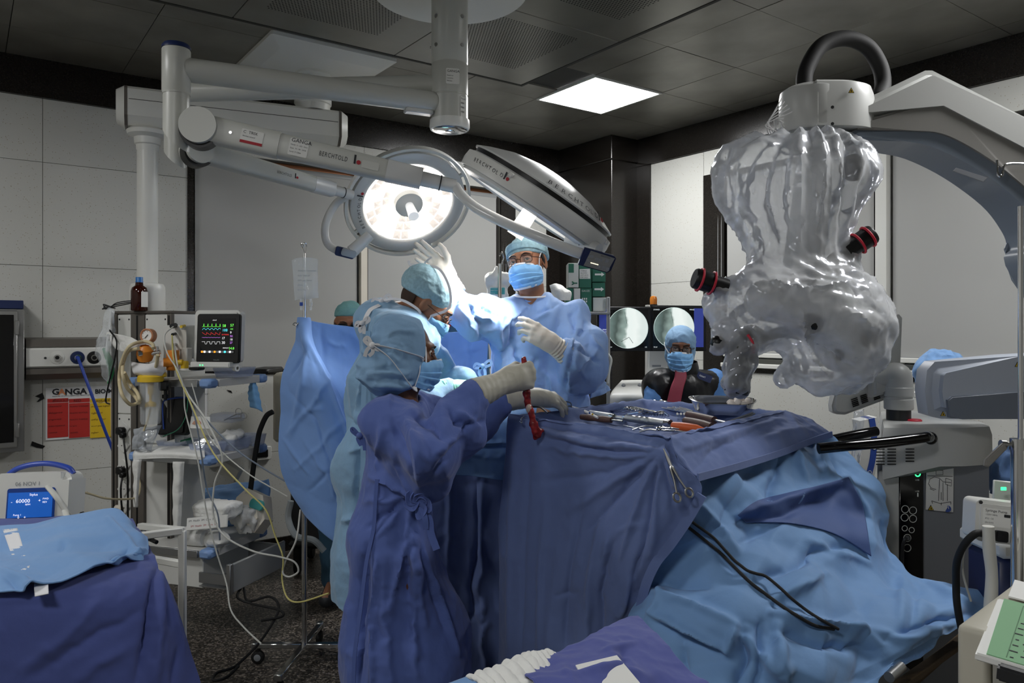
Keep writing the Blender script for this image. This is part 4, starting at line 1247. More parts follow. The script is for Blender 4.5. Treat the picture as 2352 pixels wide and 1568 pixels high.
#surgeon bent over the field
def surgeon():
 t=thing('person','person in grey-blue gown bent over the field, white mask ties knotted at the nape','person',(-.48,3.16,.0))
 hc=W(984,698,3.16);M=hframe((.74,.10,-.66),(.66,0,.74));s=1.03
 neck=W(897,728,3.17)
 sr_,sl_=Vector((-.46,2.98,1.51)),Vector((-.43,3.34,1.51))
 er,el=Vector((-.37,2.98,1.27)),Vector((-.30,3.38,1.28))
 wr_,wl_=W(1030,893,3.06),W(1075,880,3.28)
 J=dict(sl=sl_,sr=sr_,el=el,er=er,wl=wl_,wr=wr_)
 legs(J,(-.50,3.16,.98),(0,1,0),.02,(1,0,0))
 body(t,hc,M,s,neck,J,'skin_brown');trousers(t,J,'scrub_blue')
 q=lambda x,y,z:hc+M@Vector((x,y,z))*s
 S=SDF([hc[i]-.15 for i in range(3)],[hc[i]+.15 for i in range(3)],.005)
 S.ell(q(0,-.03,.0),(.078*s,.09*s,.085*s),M,0);S.plane(q(0,-.058,0),M@Vector((0,1,.25)));S.plane(q(0,-.05,-.04),M@Vector((0,.5,-1)))
 V,Q=S.mesh();mesh_obj('hair',(V,Q),'nape_hair',t)
 eyes(t,hc,M,s);glasses(t,hc,M,s,'spectacle',.0013,drop=.004)
 mk,rows=mask(t,hc,M,s)
 cap_hat(t,hc,M,s,'cap_teal',12,.022,1.0,back=.006)
 bm=BM()
 ribbon(bm,[rows[0][8],q(.082,.07,.045),q(.076,.022,.104),q(.045,-.056,.134),q(.0,-.115,.108)],.0105,M@Vector((1,0,.3)))
 ribbon(bm,[q(0,-.115,.108),q(.012,-.14,.085),q(.02,-.158,.07),q(.024,-.172,.078)],.0105,M@Vector((1,0,0)))
 ribbon(bm,[q(0,-.115,.108),q(.01,-.12,.12),q(.012,-.115,.15)],.008,M@Vector((1,0,0)))
 ribbon(bm,[rows[4][8],q(.078,-.0,-.095),W(965,718,3.06),W(935,694,3.06),W(905,686,3.07),W(878,690,3.08)],.0105,M@Vector((1,0,0)))
 obj('mask_tie',bm,'mask_white',t)
 bow(t,W(876,691,3.08),(1,0,.25),(-.2,0,1),'mask_white',.03,'mask_tie_bow')
 Y=(0,1,0)
 pr=[(W(905,772,3.16),W(893,880,3.16),.125,.135,0,(Y,1.45)),(W(893,880,3.16),W(878,1080,3.16),.15,.17,.06,(Y,1.3)),(W(880,1060,3.16),W(862,1400,3.16),.17,.185,.06,(Y,1.25)),(W(905,750,3.16),sr_,.085,.085,.06,None),(W(905,750,3.16),sl_,.085,.085,.06,None),(sr_+Vector((0,0,-.01)),er,.095,.08,.05,None),(er,W(1022,896,3.05),.08,.05,.03,None),(sl_,el,.095,.08,.05,None),(el,wl_,.08,.05,.03,None),(W(870,735,3.16),W(960,790,3.12),.07,.09,.06,(Y,1.4))]
 ln=[]
 def L(a,b,d,w_,h_):ln.append((a,b,w_,h_))
 L((915,740),(880,800),2.84,.011,-.025);L((840,790),(805,1000),2.88,.012,.014);L((825,900),(800,1300),2.86,.012,-.016);L((860,720),(845,830),2.88,.009,.012)
 L((780,1190),(830,1196),2.84,.010,.018);L((790,960),(830,985),2.84,.008,-.012);L((930,730),(960,800),2.85,.01,.014);L((795,1040),(828,1020),2.84,.008,.012)
 hem=W(760,1384,3.08)
 g=gown(t,'gown',pr,[('plane',(0,0,hem.z),(0,0,-1)),('cap',W(955,700,3.17),W(893,738,3.17),.075,.06)],'gown_cyan',.0075,.005,7.5,(1,1,.6),ln,5,pw=.028,pf=5)
 bm=BM();lathe(bm,W(893,736,3.17),(.75,0,.6),[(.066,-.01),(.07,.012),(.064,.03)],28);obj('scrub_collar',bm,'gown_navy',t)
 bm=BM();ribbon(bm,[W(872,700,3.05),W(850,712,3.01),W(838,735,2.98),W(833,760,2.96)],.016,(-.3,-1,.2));obj('neck_tape',bm,'tape_white',t)
 bow(t,W(832,742,2.96),(1,0,.4),(0,0,1),'tape_white',.022,'neck_tie')
 bm=BM();ribbon(bm,[W(846,760,2.94),W(838,850,2.93),W(834,960,2.92),W(834,1080,2.92),W(830,1200,2.93),W(828,1370,2.94)],.02,(-.2,-1,0));obj('gown_edge',bm,'gown_cyan',g)
 glove(t,W(1040,892,3.07),(.95,.25,.02),(.1,.5,.8),(-.05,-.5,.85),[(.3,.3,.2)]*4,[(.8,.3,-.4),(.95,.1,-.3),(1,0,-.2)],W(1012,896,3.045),'glove_teal',1.0,.02,.045)
 glove(t,W(1085,880,3.30),(.85,-.3,-.3),(.1,-.5,.8),(-.05,.3,.85),[(.4,.4,.2)]*4,[(.8,.3,-.4),(.95,.1,-.3),(1,0,-.2)],W(1060,882,3.28),'glove_teal',1.0,.02,.045)
 return t
surgeon()
#scrub nurse with the table at hand
def nurse():
 t=thing('person','person in navy cloth gown and blue hood holding up a red tissue strip','person',(-.36,2.55,.0))
 hc=W(932,808,2.56);M=hframe((.94,.30,-.12),(.06,0,1));s=.95
 neck=W(925,938,2.56)
 sr_,sl_=W(893,968,2.44),W(962,955,2.70)
 er,el=W(985,1040,2.30),W(1062,985,2.74)
 wr_,wl_=W(1120,893,2.45),W(1165,915,2.80)
 J=dict(sl=sl_,sr=sr_,el=el,er=er,wl=wl_,wr=wr_)
 legs(J,(-.40,2.56,.80),(-.28,.95,0),.02,(.95,.28,0))
 body(t,hc,M,s,neck,J,'skin_dark')
 q=lambda x,y,z:hc+M@Vector((x,y,z))*s
 eyes(t,hc,M,s,(0,1,-.1),brows=False)
 for a in (1,):
  bm=BM();tube(bm,[q(a*.018,.094,.008),q(a*.03,.098,.006),q(a*.046,.088,.004)],.0016,6);obj('eyelash',bm,'hair',t)
 mk,rows=mask(t,hc,M,s,'mask_blue',.012,.008)
 S=SDF([hc[0]-.2,hc[1]-.2,hc[2]-.2],[hc[0]+.16,hc[1]+.2,hc[2]+.14],.005)
 S.ell(q(0,-.018,.034),(.088,.106,.094),M,0)
 S.ell(q(0,-.04,-.055),(.095,.105,.09),M,.05)
 S.ell(q(0,-.055,-.09),(.095,.095,.06),M,.03)
 S.cap(q(.03,-.11,.0),q(.05,-.145,.02),.03,.018,.03)
 S.plane(q(0,.062,0),M@Vector((0,1,.18)),.006);S.plane(q(0,0,-.163),M@Vector((0,-.08,-1)),.008)
 S.ell(q(0,.075,-.03),(.062,.045,.10),M,.01,True)
 V,Q=S.mesh();V=relax(V,Q,2);N=normals(V,Q)
 back=np.clip((.05-(V-np.array(hc))@np.array(M@Vector((0,1,0))))/.08,0,1)
 A=(V-np.array(hc))@np.array(M)
 V=V+N*(back*(.0085*ridge(A*np.array([9,7,24]),3)+.003*crumple(V,24,6)))[:,None]
 ln=[(q(.08,.03,-.10),q(.09,-.09,-.075),.009,-.012),(q(.085,.0,-.06),q(.09,-.12,-.03),.008,-.012),(q(.09,-.02,-.02),q(.09,-.08,-.005),.007,-.009),(q(.08,.04,-.125),q(.09,-.1,-.11),.010,.014),(q(.09,-.03,.03),q(.05,-.12,.005),.008,-.01)]
 V=folds(V,normals(V,Q),ln)
 V=folds_on(V,normals(V,Q),[(((865,785),(900,782),(945,795)),.006,-.007),(((862,795),(905,812),(925,832)),.007,.009),(((858,800),(885,825),(900,850)),.006,-.008),(((840,845),(890,838),(935,845)),.007,-.010),(((838,858),(900,853),(945,862)),.008,.010),(((840,882),(900,874),(960,884)),.007,-.009),(((846,895),(910,892),(970,880)),.008,.010),(((880,765),(930,752),(975,750)),.006,.006),(((870,772),(910,762)),.006,-.007),(((900,800),(930,785)),.006,.006)])
 V=relax(V,Q,1)
 hood=mesh_obj('hood',(V,Q),'hood_blue',t)
 bm=BM()
 ed=[q(.066*math.cos(a),.064-.012*math.sin(a),-.028+.098*math.sin(a))for a in np.linspace(-1.2,1.5,14)]
 ribbon(bm,ed,.006,M@Vector((1,.4,0)));obj('hood_binding',bm,'mask_white',hood)
 kn=q(.075,-.13,.012)
 bm=BM()
 ribbon(bm,[rows[0][8],q(.083,.045,-.012),q(.1,-.02,.002),q(.098,-.09,.012),kn],.0115,M@Vector((1,0,0)))
 ribbon(bm,[rows[4][8],q(.094,.03,-.125),q(.104,-.02,-.075),q(.104,-.075,-.02),kn],.013,M@Vector((1,0,0)))
 obj('mask_tie',bm,'tape_white',t)
 bow(t,kn,M@Vector((0,-1,.5)),M@Vector((0,.3,1)),'tape_white',.022,'mask_tie_bow')
 D=Vector((-.28,.95,0))
 pr=[(W(908,985,2.56),W(908,1130,2.56),.102,.098,0,(D,1.4)),(W(905,1120,2.56),W(905,1240,2.56),.104,.135,.05,(D,1.3)),(W(905,1230,2.56),W(935,1500,2.56),.135,.205,.05,(D,1.0)),(W(935,1480,2.56),W(955,1750,2.56),.20,.25,.05,(D,.9)),(W(915,955,2.56),sr_,.07,.07,.05,None),(W(915,955,2.56),sl_,.07,.07,.05,None),(sr_,er+Vector((0,.01,-.01)),.078,.082,.05,None),(er,W(1085,912,2.43),.074,.056,.03,None),(W(985,1095,2.40),W(1068,1000,2.42),.058,.066,.06,None),(W(940,1040,2.42),W(985,1110,2.42),.07,.055,.06,None),(sl_,el,.072,.072,.05,None),(el,W(1140,930,2.78),.07,.052,.03,None),(W(1040,1020,2.72),W(1110,985,2.76),.05,.05,.05,None)]
 ln=[]
 def L(a,b,d,w_,h_):ln.append((a,b,w_,h_))
 kx,ky=945,1148
 for (x,y),h_ in (((840,1090),.013),((830,1150),.010),((835,1205),-.012),((860,1230),.012),((905,1080),.010),((880,1180),-.010)):L((x,y),(kx,ky),2.40,.008,h_)
 for (x,y),h_ in (((900,1420),.018),((945,1440),-.02),((980,1430),.02),((1030,1440),-.018),((1060,1500),.018),((960,1540),.02)):L((kx,ky+25),(x,y),2.36,.012,h_)
 L((835,1250),(815,1568),2.38,.012,-.02);L((860,1280),(848,1568),2.36,.012,.018);L((880,1330),(905,1568),2.33,.013,.014)
 L((900,960),(940,1100),2.36,.012,-.016);L((930,960),(985,1060),2.34,.012,.018);L((960,950),(1030,1010),2.36,.011,-.018);L((1000,1050),(1090,960),2.36,.010,.016);L((985,1110),(1070,1010),2.34,.010,-.014);L((945,1000),(965,1130),2.34,.012,.018)
 L((1030,925),(1075,990),2.44,.009,-.014);L((870,990),(860,1080),2.40,.011,.012);L((1050,1010),(1100,950),2.4,.008,-.012);L((1060,940),(1110,980),2.74,.009,.014);L((1050,970),(1120,965),2.74,.008,-.014)
 g=gown(t,'gown',pr,[('plane',(0,0,.13),(0,0,-1)),('cap',W(930,880,2.56),W(922,945,2.56),.07,.05)],'gown_navy',.0072,.0065,8,(1,1,.5),ln,11,fine=.0016,pw=.016,pf=6)
 knot=W(960,1150,2.37)
 bm=BM()
 for k in range(7):
  a=k*2.4;r=.012+.004*(k%3)
  ribbon(bm,[knot,knot+Vector((math.cos(a)*r*2.2,-.012-.004*(k%2),math.sin(a)*r*2.4)),knot+Vector((math.cos(a+.8)*r*1.6,-.018,math.sin(a+.8)*r*1.6)),knot+Vector((0,-.01,0))],.018,(0,-1,.2),.003)
 ribbon(bm,[knot,W(985,1190,2.36),W(990,1225,2.355),W(1003,1262,2.35)],.022,(.2,-1,0),.003)
 ribbon(bm,[knot,W(975,1185,2.35),W(978,1215,2.35)],.018,(.2,-1,0),.003)
 obj('waist_tie',bm,'gown_navy',t)
 kb=W(826,1000,2.5)
 bow(t,kb,(1,0,-.6),(-.2,-.2,1),'gown_navy',.024,'back_tie')
 bm=BM();ribbon(bm,[W(866,1100,2.41),W(862,1160,2.405),W(858,1215,2.40),W(842,1290,2.385),W(828,1400,2.37),W(815,1500,2.355),W(812,1568,2.35)],.012,(-.1,-1,0),.004);obj('side_seam',bm,'gown_navy',g)
 bm=BM();lathe(bm,W(923,936,2.56),(.1,.0,1),[(.062,-.012),(.064,.0),(.06,.008)],28);obj('neck_band',bm,'hood_blue',g)
 glove(t,W(1156,876,2.50),(.92,.28,.20),(-.12,.1,.98),(.40,-.88,.05),FIST,[(.75,.25,-.5),(.75,-.35,-.6),(.6,-.6,-.5)],W(1090,905,2.43),'glove_grey',1.06,.0,.054,.0005)
 glove(t,W(1222,912,2.86),(.93,.35,-.10),(-.1,.8,.4),(.12,-.45,.88),[(.5,.5,.3),(.55,.5,.3),(.6,.5,.3),(.65,.5,.3)],[(.8,.4,-.4),(.95,.15,-.3),(1,.0,-.3)],W(1150,915,2.785),'glove_grey',1.05,.04,.052,.0005)
 return t
nurse()
#technician in a lead apron by the image monitors
def technician():
 t=thing('person','person in black lead apron with red stripe standing before the x-ray monitors','person',(1.06,4.72,0))
 hc=W(1563,798,4.68);M=hframe((-.18,-.98,-.12),(.05,0,1));s=1.0
 neck=W(1572,862,4.72)
 sl_,sr_=W(1640,880,4.75),W(1508,880,4.72)
 el,er=W(1652,970,4.7),W(1500,970,4.66)
 wl_,wr_=W(1630,1040,4.6),W(1530,1040,4.55)
 J=dict(sl=sl_,sr=sr_,el=el,er=er,wl=wl_,wr=wr_)
 legs(J,(1.06,4.74,.82),(1,0,0),.02,(0,-1,0))
 body(t,hc,M,s,neck,J,'skin_dark',.0045);trousers(t,J,'scrub_blue')
 eyes(t,hc,M,s,(.0,1,.05),brows=False);glasses(t,hc,M,s,'black',.0026)
 mask(t,hc,M,s,'mask_blue',.02,.004)
 q=lambda x,y,z:hc+M@Vector((x,y,z))*s
 S=SDF([hc[i]-.16 for i in range(3)],[hc[i]+.16 for i in range(3)],.0055)
 S.ell(q(0,-.02,.04),(.092,.108,.093),M,0);S.ell(q(0,-.035,-.05),(.092,.085,.09),M,.04)
 S.plane(q(0,0,-.115),M@Vector((0,0,-1)),.006);S.ell(q(0,.10,-.045),(.066,.10,.085),M,.012,True)
 V,Q=S.mesh();V=relax(V,Q,1);V=V+normals(V,Q)*(.003*crumple(V,20,8))[:,None]
 mesh_obj('hood',(V,Q),'hood_blue',t)
 bm=BM();ribbon(bm,[q(.07,.06,-.03),q(.094,.0,.0),q(.098,-.05,.02)],.009,M@Vector((1,0,0)));obj('mask_tie',bm,'mask_white',t)
 X=(1,0,0)
 gown(t,'scrub_top',[(W(1573,900,4.74),(1.06,4.76,.85),.12,.13,0,(X,1.4)),(W(1573,880,4.74),sl_,.08,.075,.05,None),(W(1573,880,4.74),sr_,.08,.075,.05,None),(sl_,W(1652,938,4.72),.07,.074,.04,None),(sr_,W(1500,930,4.68),.07,.075,.04,None)],[('plane',(0,0,.8),(0,0,-1)),('plane',W(1655,930,4.72),(.3,0,-1))],'scrub_blue',.011,.005,9,nx=3)
 g=gown(t,'lead_apron',[(W(1572,905,4.735),(1.06,4.745,.50),.128,.15,0,(X,1.42)),(W(1573,884,4.735),W(1626,884,4.745),.105,.092,.05,None),(W(1573,884,4.735),W(1514,886,4.725),.105,.094,.05,None),(W(1514,886,4.725),W(1512,930,4.7),.09,.085,.05,None)],[('plane',(0,0,.45),(0,0,-1)),('cap',W(1570,800,4.70),W(1572,850,4.72),.07,.055)],'lead_black',.010,.005,6,nx=14)
 bm=BM();lathe(bm,W(1572,858,4.72),(-.05,-.12,1),[(.084,-.035),(.09,.0),(.088,.04),(.080,.075)],32);obj('thyroid_collar',bm,'lead_black',t)
 rows=[[W(1551,845,4.615),W(1575,850,4.61)],[W(1549,866,4.59),W(1577,866,4.585)],[W(1540,890,4.57),W(1570,890,4.565)],[W(1530,930,4.555),W(1562,930,4.55)]]
 sheet('red_stripe',rows,8,24,'apron_red',g,None,.006)
 rr_,ru_=Vector((.9,-.35,-.35)).normalized(),Vector((.3,.2,.9))
 K=frame(rr_.cross(ru_),rr_)
 bm=BM();prism(bm,rrect(.09,.045,.004,2),W(1618,866,4.63),K,.004);tg=obj('name_patch',bm,'navy_plastic',t)
 text('kitari',.018,W(1614,864,4.62)-rr_*.02,rr_,ru_,'label_white',tg)
 return t
technician()
#two people behind the drape screen
def anaesthetist():
 t=thing('person','person in green cap and glasses peering over the drape screen','person',(-.92,4.35,0))
 hc=W(802,745,4.32);M=hframe((.2,-.97,-.18),(.03,0,1));s=1.0
 c=Vector((hc.x,4.36,0))
 J=dict(sl=c+Vector((.18,0,1.33)),sr=c+Vector((-.18,0,1.33)),el=c+Vector((.24,-.05,1.06)),er=c+Vector((-.22,-.05,1.06)),wl=c+Vector((.2,-.25,1.0)),wr=c+Vector((-.15,-.25,1.0)))
 legs(J,c+Z*.86,(1,0,0),.02,(0,-1,0))
 body(t,hc,M,s,c+Z*1.42,J,'skin_brown',.0045);trousers(t,J,'scrub_teal')
 eyes(t,hc,M,s);glasses(t,hc,M,s,'black',.003,'glass_dark',-.004)
 cap_hat(t,hc,M,s,'cap_green',12,.056,.97)
 mask(t,hc,M,s)
 gown(t,'scrub_top',[(c+Z*1.36,c+Z*.8,.12,.14,0,((1,0,0),1.4)),(c+Z*1.36,J['sl'],.08,.075,.05,None),(c+Z*1.36,J['sr'],.08,.075,.05,None),(J['sl'],J['el'],.075,.07,.04,None),(J['sr'],J['er'],.075,.07,.04,None)],[('plane',(0,0,.72),(0,0,-1))],'scrub_teal',.014,.005,9)
anaesthetist()
def helper():
 t=thing('person','person in dark teal scrubs with red piping hidden behind the bent head','person',(-.36,4.12,0))
 hc=W(990,672,4.06);M=hframe((.1,-.9,-.4),(0,0,1));s=.95
 c=Vector((-.38,4.14,0))
 J=dict(sl=c+Vector((.17,0,1.52)),sr=c+Vector((-.17,0,1.52)),el=c+Vector((.21,-.02,1.25)),er=c+Vector((-.2,-.05,1.25)),wl=c+Vector((.15,-.2,1.2)),wr=c+Vector((-.15,-.2,1.2)))
 legs(J,c+Z*.98,(1,0,0),.02,(0,-1,0))
 body(t,hc,M,s,c+Z*1.6,J,'skin_brown',.006);trousers(t,J,'scrub_teal')
 cap_hat(t,hc,M,s,'cap_green',14,.045,.95);mask(t,hc,M,s)
 gown(t,'scrub_top',[(c+Z*1.53,c+Z*.9,.12,.14,0,((1,0,0),1.35)),(c+Z*1.55,J['sl'],.07,.07,.05,None),(c+Z*1.55,J['sr'],.07,.07,.05,None),(J['sl'],J['el'],.07,.065,.04,None),(J['sr'],J['er'],.07,.065,.04,None)],[('plane',(0,0,.8),(0,0,-1))],'scrub_teal',.014,.005,9)
 bm=BM();tube(bm,[W(1050,722,3.99),W(1036,742,3.985),W(1020,770,3.98)],.006,8);obj('piping',bm,'ink_red',t)
helper()
#draped tables and the drape screen
mat('drape_navy','#6274a4',0.88,sheen=0.15,bump=[(14,0.25,0.01),(700,0.12,0.001)])
mat('drape_light','#6e95c4',0.75,sheen=0.15,bump=[(16,0.25,0.008),(90,0.12,0.002)])
mat('drape_screen','#7094cb',0.75,sheen=0.15,bump=[(12,0.2,0.008),(90,0.1,0.002)])
mat('drape_shade','#455a8c',0.7,bump=[(16,0.25,0.008)])  # darker drape blue, shade put into the colour
mat('cloth_navy','#424e88',0.88,sheen=0.15,bump=[(12,0.25,0.012),(700,0.12,0.001)])
mat('drape_violet','#4e5798',0.88,sheen=0.15,bump=[(12,0.25,0.012),(700,0.12,0.001)])
mat('iodine_skin','#b07d43',0.4,var=(30,0.25),bump=[(50,0.3,0.004)])
mat('gauze','#e2e2de',0.9,bump=[(60,0.5,0.006),(200,0.3,0.002)])
def px(rows):return [[W(*p)for p in r]for r in rows]
CN,CR,CF,CL=Vector((.447,2.21,0)),Vector((1.018,2.855,0)),Vector((.576,3.35,0)),Vector((.006,2.71,0))
ea,eb=(CL-CN),(CR-CN)
la,lb=ea.length,eb.length
ea.normalize();eb.normalize()
ZT,ZR=1.19,1.24
def TB(a,b,z):return CN+ea*a+eb*b+Z*z
it=thing('instrument_table','steel instrument table wholly hung with navy cloth, instruments laid out on top','table',TB(la/2,lb/2,0))
bm=BM();box(bm,(la-.06,lb-.06,.02),TB(la/2,lb/2,ZT-.022),Matrix((ea,eb,Z)).transposed(),.004);obj('tray',bm,'brushed',it)
for a in (.12,la-.12):
 for b in (.12,lb-.12):
  bm=BM();cyl(bm,TB(a,b,0.03),TB(a,b,ZT-.03),.016,n=14);cyl(bm,TB(a,b,0),TB(a,b,.05),.028,n=14);obj('leg',bm,'steel',it)
tc_=thing('table_cloth','navy cotton cloth over the instrument table, gathered by a steel clamp at its near corner','cloth',TB(la/2,lb/2,ZT))
n=90
V=[];
for j in range(n):
 for i in range(n):
  a,b=-.008+(la+.016)*i/(n-1),-.008+(lb+.016)*j/(n-1)
  e=min(a+.008,la+.008-a,b+.008,lb+.008-b)
  k=min(e/.055,1)
  z=ZR-(ZR-ZT)*(k*k*(3-2*k))*(1 if e>.012 else .5)
  V.append(tuple(TB(a,b,z)))
V=np.array(V);Q=grid_faces(n,n);N=normals(V,Q);N*=np.sign(N[:,2].mean())
V=V+np.array([0,0,1.0])*(.006*crumple(V,7,4)+.002*crumple(V,22,5)-.004)[:,None]
o=mesh_obj('cloth_top',(V,Q),'drape_navy',tc_,60);md=o.modifiers.new('t','SOLIDIFY');md.thickness=.003;md.offset=1
G_=(1512,1036)
fl=[(((1235,985),(1300,1003),(1380,1020),(1450,1022),G_),.011,.018),(((1250,1000),(1330,1025),(1420,1036),G_),.009,-.015),(((1240,1018),(1340,1042),(1430,1046),G_),.011,.015),(((1210,965),(1320,985),(1420,1004),(1500,1020)),.008,-.012),((G_,(1420,1100),(1300,1170)),.014,.018),((G_,(1440,1110),(1350,1210)),.012,-.018),((G_,(1470,1130),(1420,1280)),.012,.018),((G_,(1490,1150),(1455,1330)),.010,-.018),((G_,(1500,1130),(1490,1280)),.010,.016),((G_,(1540,1110),(1590,1150)),.012,.016),((G_,(1530,1120),(1550,1200)),.010,-.014),((G_,(1380,1090),(1220,1110)),.014,-.010),(((1330,1160),(1300,1300),(1290,1480)),.012,-.014),(((1370,1200),(1345,1350),(1340,1500)),.012,.016),(((1400,1250),(1375,1360),(1370,1520)),.010,-.018),(((1250,1150),(1235,1300),(1230,1500)),.014,.014),(((1210,1050),(1195,1250),(1190,1500)),.012,-.012),(((1175,1000),(1165,1200),(1160,1500)),.012,.014),(((1440,1330),(1430,1420)),.010,.016),(((1410,1220),(1465,1200)),.007,.008),(((1260,1370),(1320,1360)),.007,-.008),(((1390,1230),(1380,1290)),.008,.012)]
dn=lambda V,N,u,v:np.where(N[:,1]<0,1,-1)*(.004*crumple(V*np.array([1,1,.35]),7,2)+.016*paper(V*np.array([1,1,.5]),5,2)+.0011*crumple(V,34,7)+.010*v*np.sin(26*u+3*vnoise(V*3,2)))
fro=sheet('cloth_front',px([[(1170,950,2.73),(1290,966,2.53),(1400,985,2.37),(1500,1004,2.245),(1545,1006,2.21)],[(1166,980,2.71),(1285,1004,2.49),(1400,1026,2.33),(1505,1040,2.19),(1560,1060,2.17)],[(1156,1100,2.70),(1280,1115,2.49),(1400,1130,2.34),(1510,1135,2.20),(1612,1136,2.15)],[(1146,1280,2.71),(1250,1290,2.52),(1340,1300,2.40),(1430,1298,2.30),(1512,1288,2.24)],[(1140,1420,2.73),(1230,1430,2.56),(1310,1430,2.45),(1390,1430,2.37),(1466,1425,2.31)],[(1132,1600,2.75),(1225,1600,2.58),(1310,1600,2.47),(1390,1600,2.39),(1470,1600,2.33)],[(1128,1730,2.76),(1225,1740,2.59),(1310,1755,2.48),(1390,1770,2.40),(1472,1780,2.34)]]),170,210,'drape_navy',tc_,dn,.003,None,60,fl)
bm=BM();ribbon(bm,[W(1612,1136,2.143),W(1578,1195,2.17),W(1540,1250,2.205),W(1505,1295,2.23),W(1480,1355,2.26),W(1466,1425,2.30)],.028,(-.4,-1,.1),.006);obj('hem',bm,'drape_navy',tc_)
rf_=[(((1560,1030),(1700,985),(1800,955)),.012,.012),(((1590,1080),(1640,1030),(1740,980)),.012,-.010),(((1545,1030),(1600,1090)),.010,.016),(((1750,1000),(1850,975)),.012,.010),(((1540,1050),(1580,1100)),.008,-.014)]
dr_=lambda V,N,u,v:np.where(N[:,1]<0,1,-1)*(.005*crumple(V,8,6)+.0016*crumple(V,30,3))
sheet('cloth_flap',px([[(1535,1002,2.215),(1620,982,2.42),(1720,958,2.66),(1795,944,2.85),(1850,958,2.86)],[(1540,1025,2.19),(1640,1005,2.38),(1740,985,2.62),(1830,965,2.80),(1885,980,2.82)],[(1560,1065,2.17),(1660,1040,2.36),(1770,1012,2.58),(1850,990,2.74),(1905,995,2.78)],[(1602,1102,2.16),(1690,1078,2.34),(1790,1047,2.56),(1862,1018,2.72),(1913,998,2.77)]]),130,50,'drape_navy',tc_,dr_,.004,None,60,rf_)
bm=BM();ribbon(bm,[W(1603,1096,2.155),W(1690,1072,2.335),W(1790,1041,2.555),W(1862,1013,2.715),W(1911,997,2.765)],.022,(.5,-1,0),.006);obj('hem',bm,'drape_navy',tc_)
sheet('cloth_back',[[TB(la+.008,b,ZR-.002),TB(la+.02,b,.9),TB(la+.03,b,.4)]for b in (0,lb/2,lb)],40,60,'drape_navy',tc_,lambda V,N,u,v:.006*crumple(V,7,3),.003)
sheet('cloth_side',[[TB(a,lb+.008,ZR-.002),TB(a,lb+.015,.95),TB(a,lb+.02,.6)]for a in (0,la/2,la)],40,60,'drape_navy',tc_,lambda V,N,u,v:.006*crumple(V,7,5),.003)
LD=thing('leg_drape','light blue paper drape falling from the instrument table over the legs toward the floor','drape',(1.0,2.3,0))
ll=[(((1690,1180),(1830,1135),(1950,1092)),.016,.03),(((1700,1195),(1840,1160),(1960,1110)),.014,-.03),(((1950,1092),(2003,1185)),.014,.02),(((1800,1030),(1770,1150)),.016,-.03),(((1830,1020),(1850,1090)),.016,.025),(((1900,1010),(1960,1130)),.014,-.02),(((1870,1000),(1900,1080)),.013,.02),(((1610,1150),(1700,1260)),.012,.022),(((1590,1200),(1680,1310)),.012,-.018),(((1700,1240),(1820,1180)),.012,-.018),(((1850,1230),(2000,1290)),.014,.022),(((1740,1330),(1880,1260),(1960,1250)),.018,-.03),(((1760,1380),(1900,1310)),.018,.026),(((1490,1350),(1600,1390),(1690,1425)),.010,.028),(((1500,1330),(1620,1345)),.012,-.02),(((1490,1405),(1580,1450),(1665,1495)),.012,.034),(((1500,1425),(1600,1475),(1650,1500)),.010,-.034),(((1690,1425),(1665,1492)),.010,.026),(((1700,1430),(1700,1568)),.018,-.034),(((1560,1480),(1560,1568)),.018,-.03),(((1790,1430),(1800,1568)),.016,.034),(((1770,1400),(1860,1420),(1980,1440),(2030,1490)),.012,.03),(((1780,1440),(1880,1470),(2010,1490)),.014,-.03),(((1700,1440),(1790,1560)),.014,.026),(((1750,1420),(1740,1560)),.012,-.024),(((2060,1300),(2110,1330),(2090,1440)),.014,-.02),(((2110,1320),(2250,1390)),.016,.022),(((2050,1450),(2250,1395)),.014,-.03),(((2080,1290),(2070,1420)),.012,.018),(((1960,1430),(2080,1460),(2200,1420)),.014,.022),(((2030,1200),(2060,1290)),.014,-.018),(((1480,1420),(1530,1340)),.010,.018)]
def dl(V,N,u,v):
 s=np.where(N[:,1]<0,1,-1)
 return s*(.05*paper(V,2.6,21)+.018*paper(V,7,8))
lrows=[[(1560,1040,2.36),(1690,1005,2.55),(1810,975,2.78),(1905,1000,2.86)],[(1590,1140,2.22),(1720,1110,2.40),(1870,1080,2.64),(2003,1080,2.80)],[(1530,1260,2.26),(1720,1220,2.28),(1900,1200,2.50),(2030,1195,2.72)],[(1470,1370,2.32),(1700,1340,2.12),(1890,1320,2.28),(2070,1295,2.60)],[(1455,1460,2.26),(1690,1440,2.02),(1920,1410,2.12),(2272,1385,2.44)],[(1465,1570,2.18),(1690,1560,1.95),(1900,1530,2.00),(2190,1448,2.26)],[(1480,1720,2.16),(1690,1720,1.93),(1880,1660,1.97),(2032,1548,2.06)],[(1490,1900,2.16),(1690,1920,1.93),(1870,1840,1.97),(2028,1720,2.05)]]
lsh=sheet('drape_sheet',px(lrows),230,250,'drape_light',LD,dl,.003,None,60,ll)
patch_on('shade_patch',lsh,[[(1692,1184),(1735,1150),(1800,1132),(1880,1112),(1950,1091)],[(1700,1190),(1745,1178),(1815,1168),(1905,1165),(1985,1160)],[(1712,1200),(1760,1200),(1830,1205),(1920,1230),(2006,1286)]],60,30,'drape_shade',LD,.017,4)  # dark sheet laid on the drape to paint in a shaded recess
